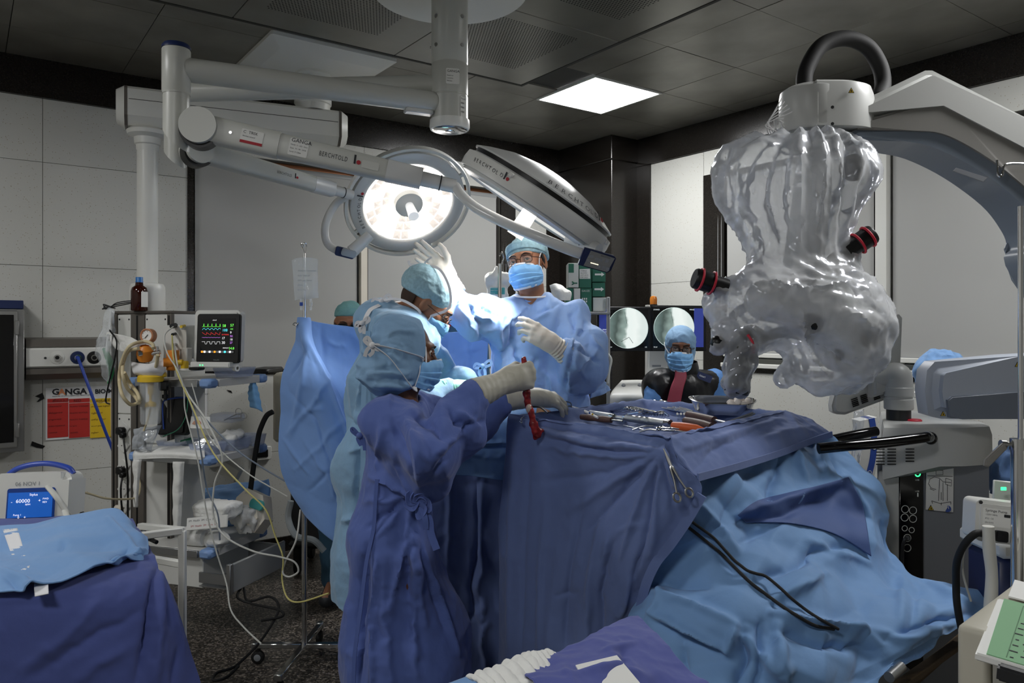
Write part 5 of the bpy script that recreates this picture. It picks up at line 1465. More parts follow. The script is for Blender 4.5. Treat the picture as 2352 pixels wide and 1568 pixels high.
for pts,r,lab in (([(1585,1195),(1640,1235),(1690,1290),(1720,1312),(1765,1325),(1830,1385),(1880,1420),(1940,1452)],.0042,'thin black lead lying highest across the light blue drape'),([(1578,1208),(1650,1265),(1720,1335),(1800,1395),(1870,1437),(1925,1446)],.0048,'olive black cable lying lower across the light blue drape')):
 L=np.linspace(0,len(pts)-1,30);P=np.array(pts,float)
 q=on_surface(lsh,np.stack([np.interp(L,range(len(pts)),P[:,0]),np.interp(L,range(len(pts)),P[:,1])],1),.008);q=lift(q)
 bm=BM();tube(bm,[Vector(x)for x in q[::2]],r,8,4);tag(obj('cable',bm,'rubber'),lab,'cable','cables across the leg drape')
#operating table, patient and their drapes
ot=thing('operating_table','operating table hidden under blue drapes between the gowned figures','table',(-.05,3.1,0))
bm=BM();box(bm,(.46,.26,.06),(.0,3.2,.99),None,.02);obj('table_top',bm,'black',ot)
bm=BM();box(bm,(.22,.2,.9),(.0,3.2,.5),None,.03);obj('column',bm,'steel',ot)
bm=BM();box(bm,(.42,.26,.1),(.0,3.2,.05),None,.03);obj('base',bm,'dark_grey',ot)
S=SDF((-.35,2.85,.98),(.42,3.6,1.3),.012)
S.cap((-.2,3.17,1.1),(.10,3.17,1.10),.125,.125,0,((0,1,0),1.2))
S.cap((.02,3.06,1.13),(.03,3.22,1.13),.1,.1,.05)
V,Q=S.mesh();V=relax(V,Q,2);V=V+normals(V,Q)*(.002*crumple(V,20,3))[:,None]
pt=thing('person','person lying under blue drapes, a strip of iodine-stained skin showing','person',(.05,3.2,1.0));mesh_obj('body',(V,Q),'iodine_skin',pt)
od=thing('table_drape','layered drapes hung in front of the operating table, light blue over navy','drape',(-.1,2.9,.9))
dd=lambda V,N,u,v:np.where(N[:,1]<0,1,-1)*(.016*paper(V,6,12)+.0008*crumple(V,30,2))
sheet('upper_sheet',px([[(1030,965,3.02),(1100,950,3.05),(1165,943,3.05),(1235,935,3.08)],[(1025,985,2.90),(1095,972,2.92),(1165,962,2.92),(1230,955,2.94)],[(1020,1030,2.86),(1090,1030,2.88),(1160,1028,2.88),(1220,1025,2.90)],[(1015,1090,2.86),(1090,1095,2.88),(1145,1104,2.88),(1215,1110,2.90)]]),80,60,'drape_light',od,dd,.004,None,60,[(((1060,1008),(1180,1011)),.006,.016),(((1060,1016),(1180,1019)),.005,-.016),(((1050,1040),(1180,1042)),.006,.014),(((1075,1044),(1160,1044)),.005,-.012),(((1100,970),(1140,1000)),.008,.014),(((1080,985),(1110,965)),.007,-.01)])
sheet('under_sheet',px([[(960,1060,2.90),(1040,1060,2.92),(1100,1062,2.93),(1175,1064,2.93)],[(965,1250,2.90),(1045,1250,2.93),(1100,1250,2.93),(1172,1250,2.93)],[(975,1450,2.92),(1050,1450,2.95),(1105,1450,2.95),(1170,1450,2.95)],[(980,1620,2.93),(1060,1630,2.96),(1110,1630,2.96),(1170,1640,2.96)]]),90,120,'drape_navy',od,lambda V,N,u,v:np.where(N[:,1]<0,1,-1)*(.007*crumple(V*np.array([1,1,.4]),9,15)+.001*crumple(V,30,2)),.004,None,60,[(((1040,1095),(1035,1300)),.010,.016),(((1100,1110),(1085,1300),(1075,1480)),.010,-.024),(((1115,1110),(1105,1300),(1100,1500)),.010,.02),(((1120,1380),(1105,1500),(1120,1540)),.010,.02)])
bm=BM()
for k,(a,b)in enumerate((((1185,935),(1205,928)),((1200,934),(1225,922)),((1215,930),(1240,930)))):
 bmesh.ops.create_icosphere(bm,subdivisions=3,radius=.018,matrix=Matrix.Translation(W((a[0]+b[0])/2,(a[1]+b[1])/2,2.98))@Matrix.Diagonal((1.5,1,.7,1)))
for v in bm.verts:v.co+=Vector((1,1,1))*.006*float(vnoise(np.array([tuple(v.co*45)]))[0])
tag(obj('gauze_wad',bm,'gauze'),'crumpled white gauze beside the stained skin under the reaching glove','gauze')
mat('tissue_red','#7d1f22',0.25,var=(45,0.7),bump=[(80,0.4,0.004)])
mat('tissue_pale','#b9a79c',0.3)
S=SDF(W(1170,1020,2.53)-Vector((0,.06,0)),W(1270,815,2.53)+Vector((0,.06,0)),.004)
pp=[W(1203,824,2.535),W(1208,862,2.535),W(1209,900,2.53),W(1212,925,2.53),W(1219,948,2.53),W(1226,975,2.53),W(1234,998,2.53)]
for a,b,r0,r1 in zip(pp[:-1],pp[1:],(.009,.008,.011,.009,.011,.012),(.008,.010,.009,.011,.012,.011)):S.cap(a,b,r0,r1,.006)
S.cap(W(1232,990,2.53),W(1246,988,2.53),.011,.005,.01);S.cap(W(1234,996,2.53),W(1230,1006,2.53),.009,.006,.01)
V,Q=S.mesh();V=V+normals(V,Q)*(.003*ridge(V*60,3))[:,None]
ts=thing('tissue_strip','long red strip of tissue dangling from the raised grey-gloved fist','tissue',W(1210,830,2.53));mesh_obj('strip',(V,Q),'tissue_red',ts)
bm=BM();bmesh.ops.create_icosphere(bm,subdivisions=2,radius=.0115,matrix=Matrix.Translation(W(1215,937,2.528))@Matrix.Diagonal((.95,1,1.5,1)));obj('pale_part',bm,'tissue_pale',ts)
#drape screen between two stands
sc_=thing('drape_screen','light blue drape hung as a screen from a chrome stand, its near flap falling free','drape',W(700,740,3.5))
du=lambda V,N,u,v:np.where(N[:,1]<0,1,-1)*(.03*paper(V,3,31)+.0008*crumple(V,26,9))
sheet('screen_panel',px([[(699,733,3.50),(760,742,3.56),(830,752,3.63),(960,766,3.76),(1040,762,3.84),(1125,756,3.92)],[(712,800,3.50),(770,810,3.60),(840,820,3.68),(960,830,3.80),(1040,826,3.87),(1122,822,3.95)],[(742,900,3.50),(790,905,3.61),(850,910,3.68),(960,920,3.80),(1040,920,3.86),(1120,915,3.94)],[(770,1010,3.50),(810,1015,3.60),(860,1020,3.68),(960,1030,3.80),(1040,1030,3.86),(1118,1030,3.94)],[(800,1150,3.50),(830,1150,3.58),(870,1150,3.66),(960,1150,3.78),(1040,1150,3.86),(1115,1150,3.94)]]),120,80,'drape_screen',sc_,du,.003,None,60,[(((760,790),(800,800)),.006,.01),(((745,760),(760,870),(790,980)),.016,-.016),(((1040,770),(1030,880)),.02,.014),(((1080,770),(1090,880)),.016,-.012),(((960,840),(1110,800)),.01,.008)])
fs_=[(((700,740),(690,870),(660,1000)),.018,.014),(((706,770),(760,880),(815,1010)),.012,.02),(((650,1000),(780,850)),.008,.012),(((668,1080),(800,960)),.007,.010),(((655,900),(715,960),(800,1120)),.008,-.010),(((700,1130),(810,1040)),.007,-.010),(((690,1010),(760,1110),(800,1200)),.008,.010),(((640,1000),(700,1090)),.008,.010),(((690,950),(740,930)),.006,.008),(((660,860),(700,800)),.010,-.012)]
sheet('screen_flap',px([[(691,731,3.475),(695,730,3.47),(699,731,3.48),(704,733,3.495)],[(672,775,3.47),(686,785,3.44),(703,785,3.43),(718,782,3.47)],[(651,850,3.47),(684,862,3.42),(722,860,3.40),(756,850,3.46)],[(642,950,3.47),(690,962,3.41),(745,955,3.39),(795,940,3.45)],[(639,1050,3.46),(700,1065,3.40),(765,1060,3.38),(830,1040,3.44)],[(654,1112,3.46),(712,1135,3.40),(775,1150,3.38),(835,1140,3.44)],[(700,1178,3.45),(730,1210,3.40),(780,1252,3.38),(838,1290,3.44)]]),110,150,'drape_screen',sc_,du,.003,None,60,fs_)
#draped trolley at the near left
lt=thing('side_table','white framed side table under a navy cloth with a light blue pack on it','table',(-1.3,2.1,0))
bm=BM();prism(bm,[(-1.85,2.38),(-1.2,2.42),(-1.06,2.13),(-1.3,1.95),(-1.85,1.92)],(0,0,.87),Matrix.Identity(3),.03,.005);obj('table_top',bm,'brushed',lt)
for x,y in ((-1.25,2.36),(-1.8,2.33),(-1.15,2.08),(-1.8,1.98)):
 bm=BM();cyl(bm,(x,y,0),(x,y,.86),.016,n=12);obj('leg',bm,'steel',lt)
lc=thing('side_table_cloth','navy cloth hanging over the table nearest the drill console','cloth',(-1.2,2.1,.93))
dn2=lambda V,N,u,v:np.where(N[:,1]<0,1,-1)*(.006*crumple(V*np.array([1,1,.6]),6,41)+.0012*crumple(V,30,3))
sheet('cloth_sheet',px([[(-330,1200,2.45),(-100,1195,2.45),(120,1190,2.48),(240,1186,2.50),(305,1192,2.52)],[(-330,1250,2.20),(-100,1250,2.20),(120,1240,2.25),(270,1225,2.32),(335,1235,2.34)],[(-350,1340,1.90),(-100,1350,1.88),(120,1340,1.92),(290,1300,2.06),(362,1288,2.12)],[(-360,1400,1.84),(-100,1405,1.83),(130,1390,1.86),(310,1360,1.97),(385,1340,2.06)],[(-360,1500,1.82),(-100,1500,1.81),(140,1490,1.84),(330,1470,1.95),(420,1450,2.06)],[(-360,1640,1.81),(-100,1640,1.80),(150,1640,1.83),(350,1620,1.94),(462,1590,2.08)],[(-360,1900,1.80),(-100,1900,1.79),(160,1900,1.82),(360,1880,1.93),(490,1850,2.09)]]),150,130,'cloth_navy',lc,dn2,.003,None,60,[(((365,1290),(345,1450),(320,1568)),.010,-.026),(((375,1310),(370,1450),(360,1568)),.014,.022),(((230,1380),(160,1460),(60,1530)),.012,.012),(((330,1400),(200,1470),(90,1550)),.012,-.014),(((300,1480),(180,1560)),.010,.012),(((385,1340),(430,1500)),.014,.014),(((420,1480),(400,1568)),.010,-.012)])
lp=thing('drape_pack','opened light blue paper pack with two strips of white tape on the navy table','drape',W(150,1260,2.1))
pk=sheet('paper_sheet',px([[(-60,1208,2.36),(40,1212,2.36),(130,1200,2.36),(225,1178,2.38),(266,1173,2.38),(283,1192,2.40)],[(-60,1240,2.18),(40,1240,2.18),(130,1232,2.22),(230,1215,2.26),(300,1212,2.28),(325,1225,2.30)],[(-60,1285,2.02),(40,1285,2.02),(130,1280,2.05),(230,1262,2.12),(310,1248,2.18),(338,1262,2.20)],[(-60,1330,1.90),(40,1328,1.90),(130,1322,1.92),(210,1308,1.98),(270,1296,2.06),(336,1280,2.16)],[(-60,1372,1.825),(30,1362,1.82),(75,1356,1.82),(150,1338,1.88),(250,1305,2.0),(325,1292,2.13)]]),120,90,'drape_light',lp,lambda V,N,u,v:np.where(N[:,2]>0,1,-1)*(.008+.022*paper(V,5,51)+.0008*crumple(V,26,3)),.004,None,60,[(((150,1235),(140,1260)),.006,-.014),(((250,1180),(330,1280)),.008,.016),(((260,1290),(300,1250)),.010,-.016),(((255,1300),(335,1255)),.008,.014),(((0,1300),(90,1340)),.010,.014),(((20,1320),(60,1365)),.008,-.012)])
patch_on('tape_strip',pk,[[(6,1216),(40,1213)],[(17,1248),(50,1246)],[(30,1282),(60,1280)],[(40,1300),(70,1288)],[(52,1316),(66,1308)]],8,30,'tape_white',lp,.003)
bm=None
st_=sheet('tape_strip',px([[(80,1294,2.0),(118,1292,2.0)],[(79,1305,1.955),(117,1304,1.955)],[(78,1330,1.875),(112,1328,1.875)],[(76,1357,1.80),(108,1350,1.80)]]),12,24,'tape_white',lp,lambda V,N,u,v:.004*np.sin(v*14)+.01,.002)
nt_=thing('near_table','small table nearest the viewer under a flat light blue cover','table',(.12,1.5,0))
bm=BM();box(bm,(.5,.3,.03),(.10,1.40,.775),Matrix.Rotation(math.radians(35),3,'Z'),.006);obj('table_top',bm,'drape_light',nt_)
for x,y in ((-.1,1.2),(.35,1.36),(-.1,1.4),(.3,1.5)):
 bm=BM();cyl(bm,(x,y,0),(x,y,.765),.014,n=12);obj('leg',bm,'steel',nt_)
bm=None
sheet('table_cover',px([[(1000,1580,1.52),(1120,1540,1.60),(1200,1510,1.66),(1248,1500,1.70)],[(1060,1610,1.46),(1160,1575,1.54),(1230,1545,1.60),(1295,1522,1.66)],[(1120,1700,1.36),(1220,1660,1.42),(1330,1620,1.48),(1420,1600,1.52)]]),40,30,'drape_light',nt_,lambda V,N,u,v:.001*crumple(V,20,2),.006)
gz=sheet('gauze_roll',px([[(1075,1572,1.50),(1130,1552,1.53),(1190,1524,1.58),(1222,1514,1.61),(1255,1520,1.62)],[(1100,1600,1.44),(1150,1582,1.47),(1210,1552,1.53),(1240,1536,1.57),(1275,1530,1.59)],[(1140,1640,1.39),(1190,1620,1.42),(1240,1590,1.47),(1270,1570,1.51),(1300,1560,1.53)]]),90,40,'gauze',None,lambda V,N,u,v:np.where(N[:,2]>0,1,-1)*(.012+.012*np.sin(np.pi*v)+.003*np.sin(70*u)+.003*crumple(V,30,4)),.01)
tag(gz,'ruffled white gauze on the light blue cover beneath the violet cloth','gauze')
vc=sheet('violet_cloth',px([[(1182,1552,1.52),(1280,1520,1.60),(1370,1478,1.68),(1420,1446,1.76),(1466,1432,1.80)],[(1215,1580,1.46),(1310,1545,1.53),(1400,1505,1.60),(1450,1480,1.66),(1500,1466,1.70)],[(1270,1640,1.38),(1360,1600,1.45),(1440,1565,1.51),(1500,1540,1.56),(1560,1530,1.58)],[(1330,1760,1.32),(1420,1720,1.37),(1500,1680,1.42),(1570,1640,1.46),(1640,1600,1.50)]]),110,90,'drape_violet',None,lambda V,N,u,v:np.where(N[:,2]>0,1,-1)*(.016+.006*crumple(V,9,61)+.001*crumple(V,30,3)),.004,None,60,[(((1330,1540),(1420,1522),(1470,1540)),.012,.014),(((1430,1490),(1440,1530)),.008,-.010),(((1380,1490),(1460,1470)),.010,.010),(((1290,1520),(1320,1560)),.008,.008)])
tag(vc,'folded violet navy cloth lying on the table nearest the viewer','cloth')
bm=BM();K=frame((0,-.28,1),(1,.32,.1));prism(bm,[(-.05,-.06),(.05,-.06),(.04,.05),(-.05,.05)],W(1400,1585,1.475)+Z*.026,K,.003);tag(obj('paper_label',bm,'label_white'),'plain white card lying on the violet navy cloth','card')
#draped surgical microscope
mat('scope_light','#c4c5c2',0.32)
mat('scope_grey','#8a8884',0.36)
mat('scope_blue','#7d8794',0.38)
mat('scope_base','#c2c3c0',0.36)
mat('scope_panel','#83868c',0.4)
mat('scope_arm_hi','#aab1bd',0.34)
mat('scope_arm_lo','#6d7480',0.4)
mat('led_green','#30ff80',0.4,emit=('#38ff88',2.5))
mat('red_rubber','#c2263c',0.5)
mat('warn_yellow','#d9b62e',0.5)
def plastic_film(name,tint,rough,trans):
 m=bpy.data.materials.new(name);MATS[name]=m;m.use_nodes=True
 nt=m.node_tree;nt.nodes.clear()
 o=nt.nodes.new('ShaderNodeOutputMaterial')
 tr=nt.nodes.new('ShaderNodeBsdfTransparent');di=nt.nodes.new('ShaderNodeBsdfDiffuse');tl=nt.nodes.new('ShaderNodeBsdfTranslucent');gl=nt.nodes.new('ShaderNodeBsdfGlossy')
 tr.inputs[0].default_value=(.97,.98,1,1)
 for x in (di,tl):x.inputs[0].default_value=rgb(tint)
 gl.inputs[0].default_value=(.9,.93,1,1);gl.inputs['Roughness'].default_value=rough
 tc=nt.nodes.new('ShaderNodeTexCoord')
 n=nt.nodes.new('ShaderNodeTexNoise');n.inputs['Scale'].default_value=13;n.inputs['Detail'].default_value=2;n.noise_type='RIDGED_MULTIFRACTAL'
 mp=nt.nodes.new('ShaderNodeMapping');mp.inputs['Scale'].default_value=(1.6,1.6,.5);nt.links.new(tc.outputs['Object'],mp.inputs[0]);nt.links.new(mp.outputs[0],n.inputs['Vector'])
 bu=nt.nodes.new('ShaderNodeBump');bu.inputs['Strength'].default_value=.35;bu.inputs['Distance'].default_value=.01
 nt.links.new(n.outputs[0],bu.inputs['Height']);nt.links.new(bu.outputs[0],gl.inputs['Normal']);nt.links.new(bu.outputs[0],di.inputs['Normal'])
 a=nt.nodes.new('ShaderNodeMixShader');a.inputs[0].default_value=.45
 nt.links.new(di.outputs[0],a.inputs[1]);nt.links.new(tl.outputs[0],a.inputs[2])
 b=nt.nodes.new('ShaderNodeMixShader')
 lw=nt.nodes.new('ShaderNodeLayerWeight');lw.inputs[0].default_value=.45;nt.links.new(bu.outputs[0],lw.inputs['Normal'])
 mr=nt.nodes.new('ShaderNodeMapRange');mr.inputs[1].default_value=.05;mr.inputs[2].default_value=.75;mr.inputs[3].default_value=trans;mr.inputs[4].default_value=trans*.12
 nt.links.new(lw.outputs['Facing'],mr.inputs[0]);nt.links.new(mr.outputs[0],b.inputs[0])
 nt.links.new(a.outputs[0],b.inputs[1]);nt.links.new(tr.outputs[0],b.inputs[2])
 fr_=nt.nodes.new('ShaderNodeFresnel');fr_.inputs[0].default_value=1.5
 nt.links.new(bu.outputs[0],fr_.inputs['Normal'])
 c=nt.nodes.new('ShaderNodeMixShader');nt.links.new(fr_.outputs[0],c.inputs[0])
 nt.links.new(b.outputs[0],c.inputs[1]);nt.links.new(gl.outputs[0],c.inputs[2]);nt.links.new(c.outputs[0],o.inputs[0])
plastic_film('film_milky','#fdfeff',.2,.60)
plastic_film('film_grip','#f2f5fa',.12,.72)
plastic_film('film_clear','#e6ebee',.12,.86)
ms=thing('surgical_microscope','grey surgical microscope with curved overhead arm and black cable loop, standing beyond the draped table','microscope',(1.62,3.0,0))
FX=Matrix(((1,0,0),(0,0,-1),(0,1,0)))
def pxpoly(pts,d):return [((x-1176)/F*d,EYE+(HOR-y)/F*d)for x,y in pts]
def slab(name,pts,d,depth,m,parent,bev=.012,dc=None):
 0
 bm=BM();prism(bm,pxpoly(pts,d),(0,d if dc is None else dc,0),FX,depth,bev,3);return obj(name,bm,m,parent,40)
def arc(p):return [(q.x,q.y)for q in smooth_path([(x,y,0)for x,y in p],5)]
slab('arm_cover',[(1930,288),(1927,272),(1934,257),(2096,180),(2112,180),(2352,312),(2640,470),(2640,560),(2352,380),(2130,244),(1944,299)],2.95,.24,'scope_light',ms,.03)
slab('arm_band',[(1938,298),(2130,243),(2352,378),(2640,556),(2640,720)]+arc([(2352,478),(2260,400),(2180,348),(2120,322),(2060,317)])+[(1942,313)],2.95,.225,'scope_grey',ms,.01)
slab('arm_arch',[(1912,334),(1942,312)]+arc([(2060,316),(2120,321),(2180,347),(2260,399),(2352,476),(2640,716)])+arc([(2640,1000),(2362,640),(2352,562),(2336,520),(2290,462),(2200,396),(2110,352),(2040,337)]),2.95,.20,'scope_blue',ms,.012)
lab_=slab('arm_label',[(2196,385),(2268,408),(2258,418),(2188,393)],2.84,.004,'scope_panel',ms,.001)
hx=W(1862,250,2.92)
bm=BM();lathe(bm,(hx.x,2.92,0),Z,[(0,2.472),(.09,2.470),(.112,2.455),(.116,2.43),(.116,2.31),(.108,2.298),(.08,2.294),(.078,2.23),(0,2.23)],48);obj('drum',bm,'scope_light',ms)
bm=BM();pl=[(-.03,.115)]+[(.07+.16*math.cos(a),.115*math.sin(a))for a in np.linspace(1.57,-1.57,21)]+[(-.03,-.115)]
rings(bm,[[Vector((hx.x+.01+x*k,2.92+y*k,z))for x,y in pl]for z,k in ((2.30,1),(2.42,1),(2.465,.93),(2.475,.8))]);obj('housing',bm,'scope_light',ms)
for y in (262,300):
 bm=BM();cyl(bm,W(1912,y-16,2.80),W(1912,y-16,2.79),.006,n=10);obj('bolt',bm,'dark_grey',ms)
def warn(p,s,parent):
 K=FX
 bm=BM();prism(bm,[(-s,-s*.8),(s,-s*.8),(0,s)],p,K,.002);w_=obj('warning_sign',bm,'black',parent,0)
 bm=BM();prism(bm,[(-s*.75,-s*.64),(s*.75,-s*.64),(0,s*.7)],Vector(p)-Vector((0,.0006,0)),K,.002);obj('warning_field',bm,'warn_yellow',w_,0)
 bm=BM();prism(bm,[(-s*.2,-s*.45),(s*.25,-s*.45),(s*.05,s*.35),(-s*.15,s*.1)],Vector(p)-Vector((0,.0012,0)),K,.002);obj('warning_mark',bm,'black',w_,0)
warn(W(1955,208,2.80),.011,ms)
bm=BM();tube(bm,[W(1846,204,2.95),W(1852,160,2.97),W(1886,106,3.0),W(1940,88,3.02),W(1990,106,3.04),W(2020,150,3.05),W(2028,195,3.04),W(2018,226,3.0)],.031,18,10);obj('cable_loop',bm,'rubber',ms)
bm=BM();tube(bm,[W(2290,368,2.80),W(2292,400,2.79),W(2302,402,2.785),W(2310,378,2.785),W(2360,376,2.79)],.0045,8);obj('hook',bm,'chrome',ms)
bm=BM();box(bm,(.22,.26,1.1),(2.35,2.9,1.75),None,.05,3);obj('column',bm,'scope_light',ms)
slab('swing_arm',[(2150,956),(2142,900),(2147,852),(2165,832),(2352,817),(2640,800),(2640,968),(2180,965)],2.70,.15,'scope_arm_hi',ms,.04,2.785)
slab('swing_arm_panel',[(2174,918),(2184,910),(2352,899),(2640,885),(2640,960),(2207,962),(2177,958)],2.705,.02,'scope_arm_lo',ms,.004)
warn(W(2337,837,2.70),.010,ms);warn(W(2166,950,2.695),.010,ms)
xa,xb=W(2015,0,2.86).x,W(2272,0,2.86).x
bm=BM();prism(bm,[(xa,2.86),(xb,2.86),(xb,3.36),(1.63,3.36)],(0,0,.575),Matrix.Identity(3),.98,.02,3);cabn=obj('cabinet',bm,'scope_panel',ms)
bm=BM();box(bm,(.085,.02,.80),(xa+.045,2.858,.62),None,.012,2);obj('side_panel',bm,'scope_base',ms)
bm=BM();x0,x1=W(2064,0,2.85).x,W(2120,0,2.85).x;box(bm,(x1-x0,.02,.80),((x0+x1)/2,2.855,.64),None,.003);strip=obj('socket_strip',bm,'black_gloss',ms)
def ring_(px_,py_,r,m,parent,t=.0018,d=2.843,name='socket_ring'):
 bm=BM();p=W(px_,py_,d);pts=[p+Vector((math.cos(a)*r,0,math.sin(a)*r))for a in [2*math.pi*i/20 for i in range(21)]];tube(bm,pts,t,6,smooth=False);return obj(name,bm,m,parent)
for a in ((2079,1169,.0135),(2097,1172,.0135),(2078,1188,.0135),(2097,1191,.0135),(2078,1213,.010),(2094,1217,.010),(2084,1235,.0135),(2084,1258,.0135)):ring_(*a,'label_white',strip,.0012)
ring_(2108,1088,.009,'led_green',strip,.0022,name='power_ring')
bm=BM();cyl(bm,W(2084,1235,2.845),W(2084,1235,2.80),.009,n=14);tube(bm,[W(2084,1235,2.81),W(2078,1240,2.80),W(2073,1262,2.81),W(2072,1330,2.83)],.006,8);obj('plug',bm,'dark_grey',strip)
for y in (1102,1128):text('USB',.009,W(2102,y,2.843),(1,0,0),Z,'label_white',strip)
bm=BM();box(bm,(.004,.003,.014),W(2108,1136,2.844));obj('usb_port',bm,'label_white',strip)
x0,x1=2126,2190
sp=slab('instruction_sticker',[(2128,1070),(2190,1074),(2189,1176),(2126,1170)],2.852,.004,'label_white',ms,.0008)
bm=BM()
for a in ([(2132,1112),(2136,1100),(2146,1095),(2158,1098),(2166,1106),(2184,1108)],[(2134,1112),(2138,1120),(2150,1124)],[(2136,1122),(2146,1126)],[(2158,1100),(2156,1150)],[(2166,1108),(2166,1150)],[(2140,1150),(2160,1156),(2184,1152)],[(2140,1150),(2142,1156)],[(2184,1152),(2184,1158)],[(2162,1154),(2162,1160)],[(2172,1098),(2186,1102),(2185,1116),(2172,1112),(2172,1098)],[(2162,1130),(2162,1148)],[(2176,1112),(2176,1150)],[(2150,1080),(2150,1090),(2166,1090),(2166,1080),(2150,1080)],[(2130,1092),(2188,1094)]):
 tube(bm,[W(x,y,2.849)for x,y in a],.0009,4,3,smooth=False)
obj('line_drawing',bm,'ink',sp)
warn(W(2138,1166,2.849),.011,sp)
bm=BM();cyl(bm,W(2176,1168,2.8485),W(2176,1168,2.851),.0125,n=20);obj('blue_badge',bm,'ink_blue',sp)
bm=BM();tube(bm,[W(2171,1172,2.847),W(2176,1164,2.847)],.0012,5,smooth=False);tube(bm,[W(2178,1162,2.847),W(2180,1174,2.847)],.0012,5,smooth=False);obj('badge_mark',bm,'label_white',sp)
deck=[(xa-.01,2.80),(xa+.2,2.795),(xb-.12,2.80),(xb+.0,2.84),(xb+.045,2.95),(xb+.05,3.15),(xb,3.36),(1.62,3.36)]
bm=BM();V=rings(bm,[[Vector((x,y,z+dz*(x<xa+.12)))for x,y in [((x-1.65)*k+1.65,(y-3.08)*k+3.08)for x,y in deck]]for z,k,dz in ((1.045,.99,-.05),(1.08,1,-.01),(1.155,.995,0),(1.185,.96,0),(1.19,.9,0))]);obj('deck',bm,'scope_base',ms,50)
bm=BM();lathe(bm,W(2100,962,2.98),Z,[(0,.0),(.02,.0),(.024,-.004),(.024,-.012)],24,sx=1.2);obj('red_marker',bm,'red_rubber',ms)
for gx,ny in ((2022,6),(2048,6),(2090,5)):
 for i in range(ny):
  bm=BM();box(bm,(.033,.004,.004),W(gx,1031+7*i,2.793),None,.0015);obj('vent_slot',bm,'black',ms)
bm=BM();tube(bm,[W(2136,1006,2.80),W(2130,1003,2.72),W(2110,1006,2.70),W(2030,1016,2.68),W(1940,1024,2.66),W(1880,1030,2.66)],.019,14);bmesh.ops.create_uvsphere(bm,u_segments=16,v_segments=8,radius=.024,matrix=Matrix.Translation(W(2137,1006,2.80)));obj('push_handle',bm,'black_gloss',ms)
bm=BM();tube(bm,[W(2012,990,2.95),W(1980,996,2.93),W(1920,1008,2.92),W(1870,1020,2.92)],.019,14);obj('push_handle',bm,'black_gloss',ms)
for x,y in ((xa+.05,2.9),(xb-.05,2.9),(1.66,3.3),(xb-.05,3.3)):
 bm=BM();cyl(bm,(x-.02,y,.05),(x+.02,y,.05),.05,n=20);box(bm,(.05,.05,.05),(x,y,.09));obj('caster',bm,'rubber',ms)
tp=W(2064,0,3.02)
bm=BM();lathe(bm,(tp.x,3.02,0),Z,[(.045,1.18),(.045,1.245),(0,1.245)],32);obj('turret_neck',bm,'dark_grey',ms)
bm=BM();lathe(bm,(tp.x,3.02,0),Z,[(0,1.232),(.052,1.232),(.054,1.236),(.054,1.272),(.050,1.275),(.050,1.283),(.054,1.286),(.054,1.318),(.051,1.321),(0,1.321)],36);obj('turret',bm,'scope_light',ms)
bm=BM();tube(bm,[Vector((tp.x,3.02,1.32)),Vector((tp.x-.004,3.02,1.365)),W(2040,862,3.04),W(2010,868,3.06)],[.052,.05,.046,.044],24);obj('turret_elbow',bm,'scope_light',ms)
slab('display',[(1908,945),(1906,930),(1922,860),(1935,800),(1960,735),(2030,722),(2060,722),(2067,730),(2062,850),(2040,866),(2042,905),(2036,914),(1936,951),(1918,950)],3.10,.06,'scope_light',ms,.012)
slab('display_hinge',[(1998,845),(2040,838),(2046,870),(2040,900),(1998,912)],3.05,.06,'scope_light',ms,.012)
for gx,gy,n_ in ((1955,928,5),(1976,920,5),(2003,908,6),(2038,726,4),(2052,726,4)):
 for i in range(n_):
  bm=BM();
  if gy>800:tube(bm,[W(gx+i*1.0,gy+i*4-10,3.064),W(gx+14+i*1.0,gy+i*4-15,3.064)],.0025,6,smooth=False)
  else:box(bm,(.018,.004,.004),W(gx,gy+i*6,3.064))
  obj('vent_slot',bm,'black',ms)
bm=BM();tube(bm,[W(1870,330,2.92),W(1865,450,2.9),W(1850,560,2.86),W(1845,650,2.84)],[.06,.07,.07,.08],24);obj('optics_carrier',bm,'scope_light',ms)
S=SDF(W(1640,920,2.6)-Vector((0,.1,0)),W(2060,580,3.1)+Vector((0,.1,0)),.014)
S.cap(W(1760,690,2.84),W(1900,700,2.84),.08,.1,0);S.cap(W(1880,700,2.84),W(1930,800,2.86),.1,.09,.04);S.ell(W(1960,740,2.84),(.09,.1,.08),None,.04)
V,Q=S.mesh();mesh_obj('optics_body',(relax(V,Q,2),Q),'scope_light',ms)
def eyepiece(a,b,r,bands=True):
 bm=BM();lathe(bm,a,b-a,[(0,0),(r*.9,0),(r,.006),(r,(b-a).length*.55),(r*.85,(b-a).length*.6),(r*.85,(b-a).length),(0,(b-a).length)],24);e=obj('eyepiece',bm,'black',ms)
 if bands:
  for k in (.18,.55):
   bm=BM();p=a+(b-a)*k;M=frame(b-a);tube(bm,[p+M@Vector((math.cos(t)*(r+.003),math.sin(t)*(r+.003),0))for t in np.linspace(0,2*math.pi,25)],.0045,6,smooth=False);obj('rubber_band',bm,'red_rubber',e)
eyepiece(W(1594,638,2.70),W(1668,660,2.71),.037);eyepiece(W(2005,536,2.77),W(1944,578,2.78),.037)
bm=BM();lathe(bm,W(1690,906,2.65),W(1706,770,2.68)-W(1690,906,2.65),[(0,0),(.036,.0),(.042,.01),(.040,.08),(.046,.16),(.040,.215),(0,.22)],24);obj('grip',bm,'black',ms)
bm=BM();tube(bm,[W(1706,775,2.68),W(1725,765,2.7),W(1750,778,2.72)],.03,14);obj('grip_joint',bm,'black',ms)
bm=BM();tube(bm,[W(1752,774,2.70),W(1800,762,2.75),W(1850,765,2.8)],[.016,.022,.03],14);obj('grip_rod',bm,'dark_grey',ms)
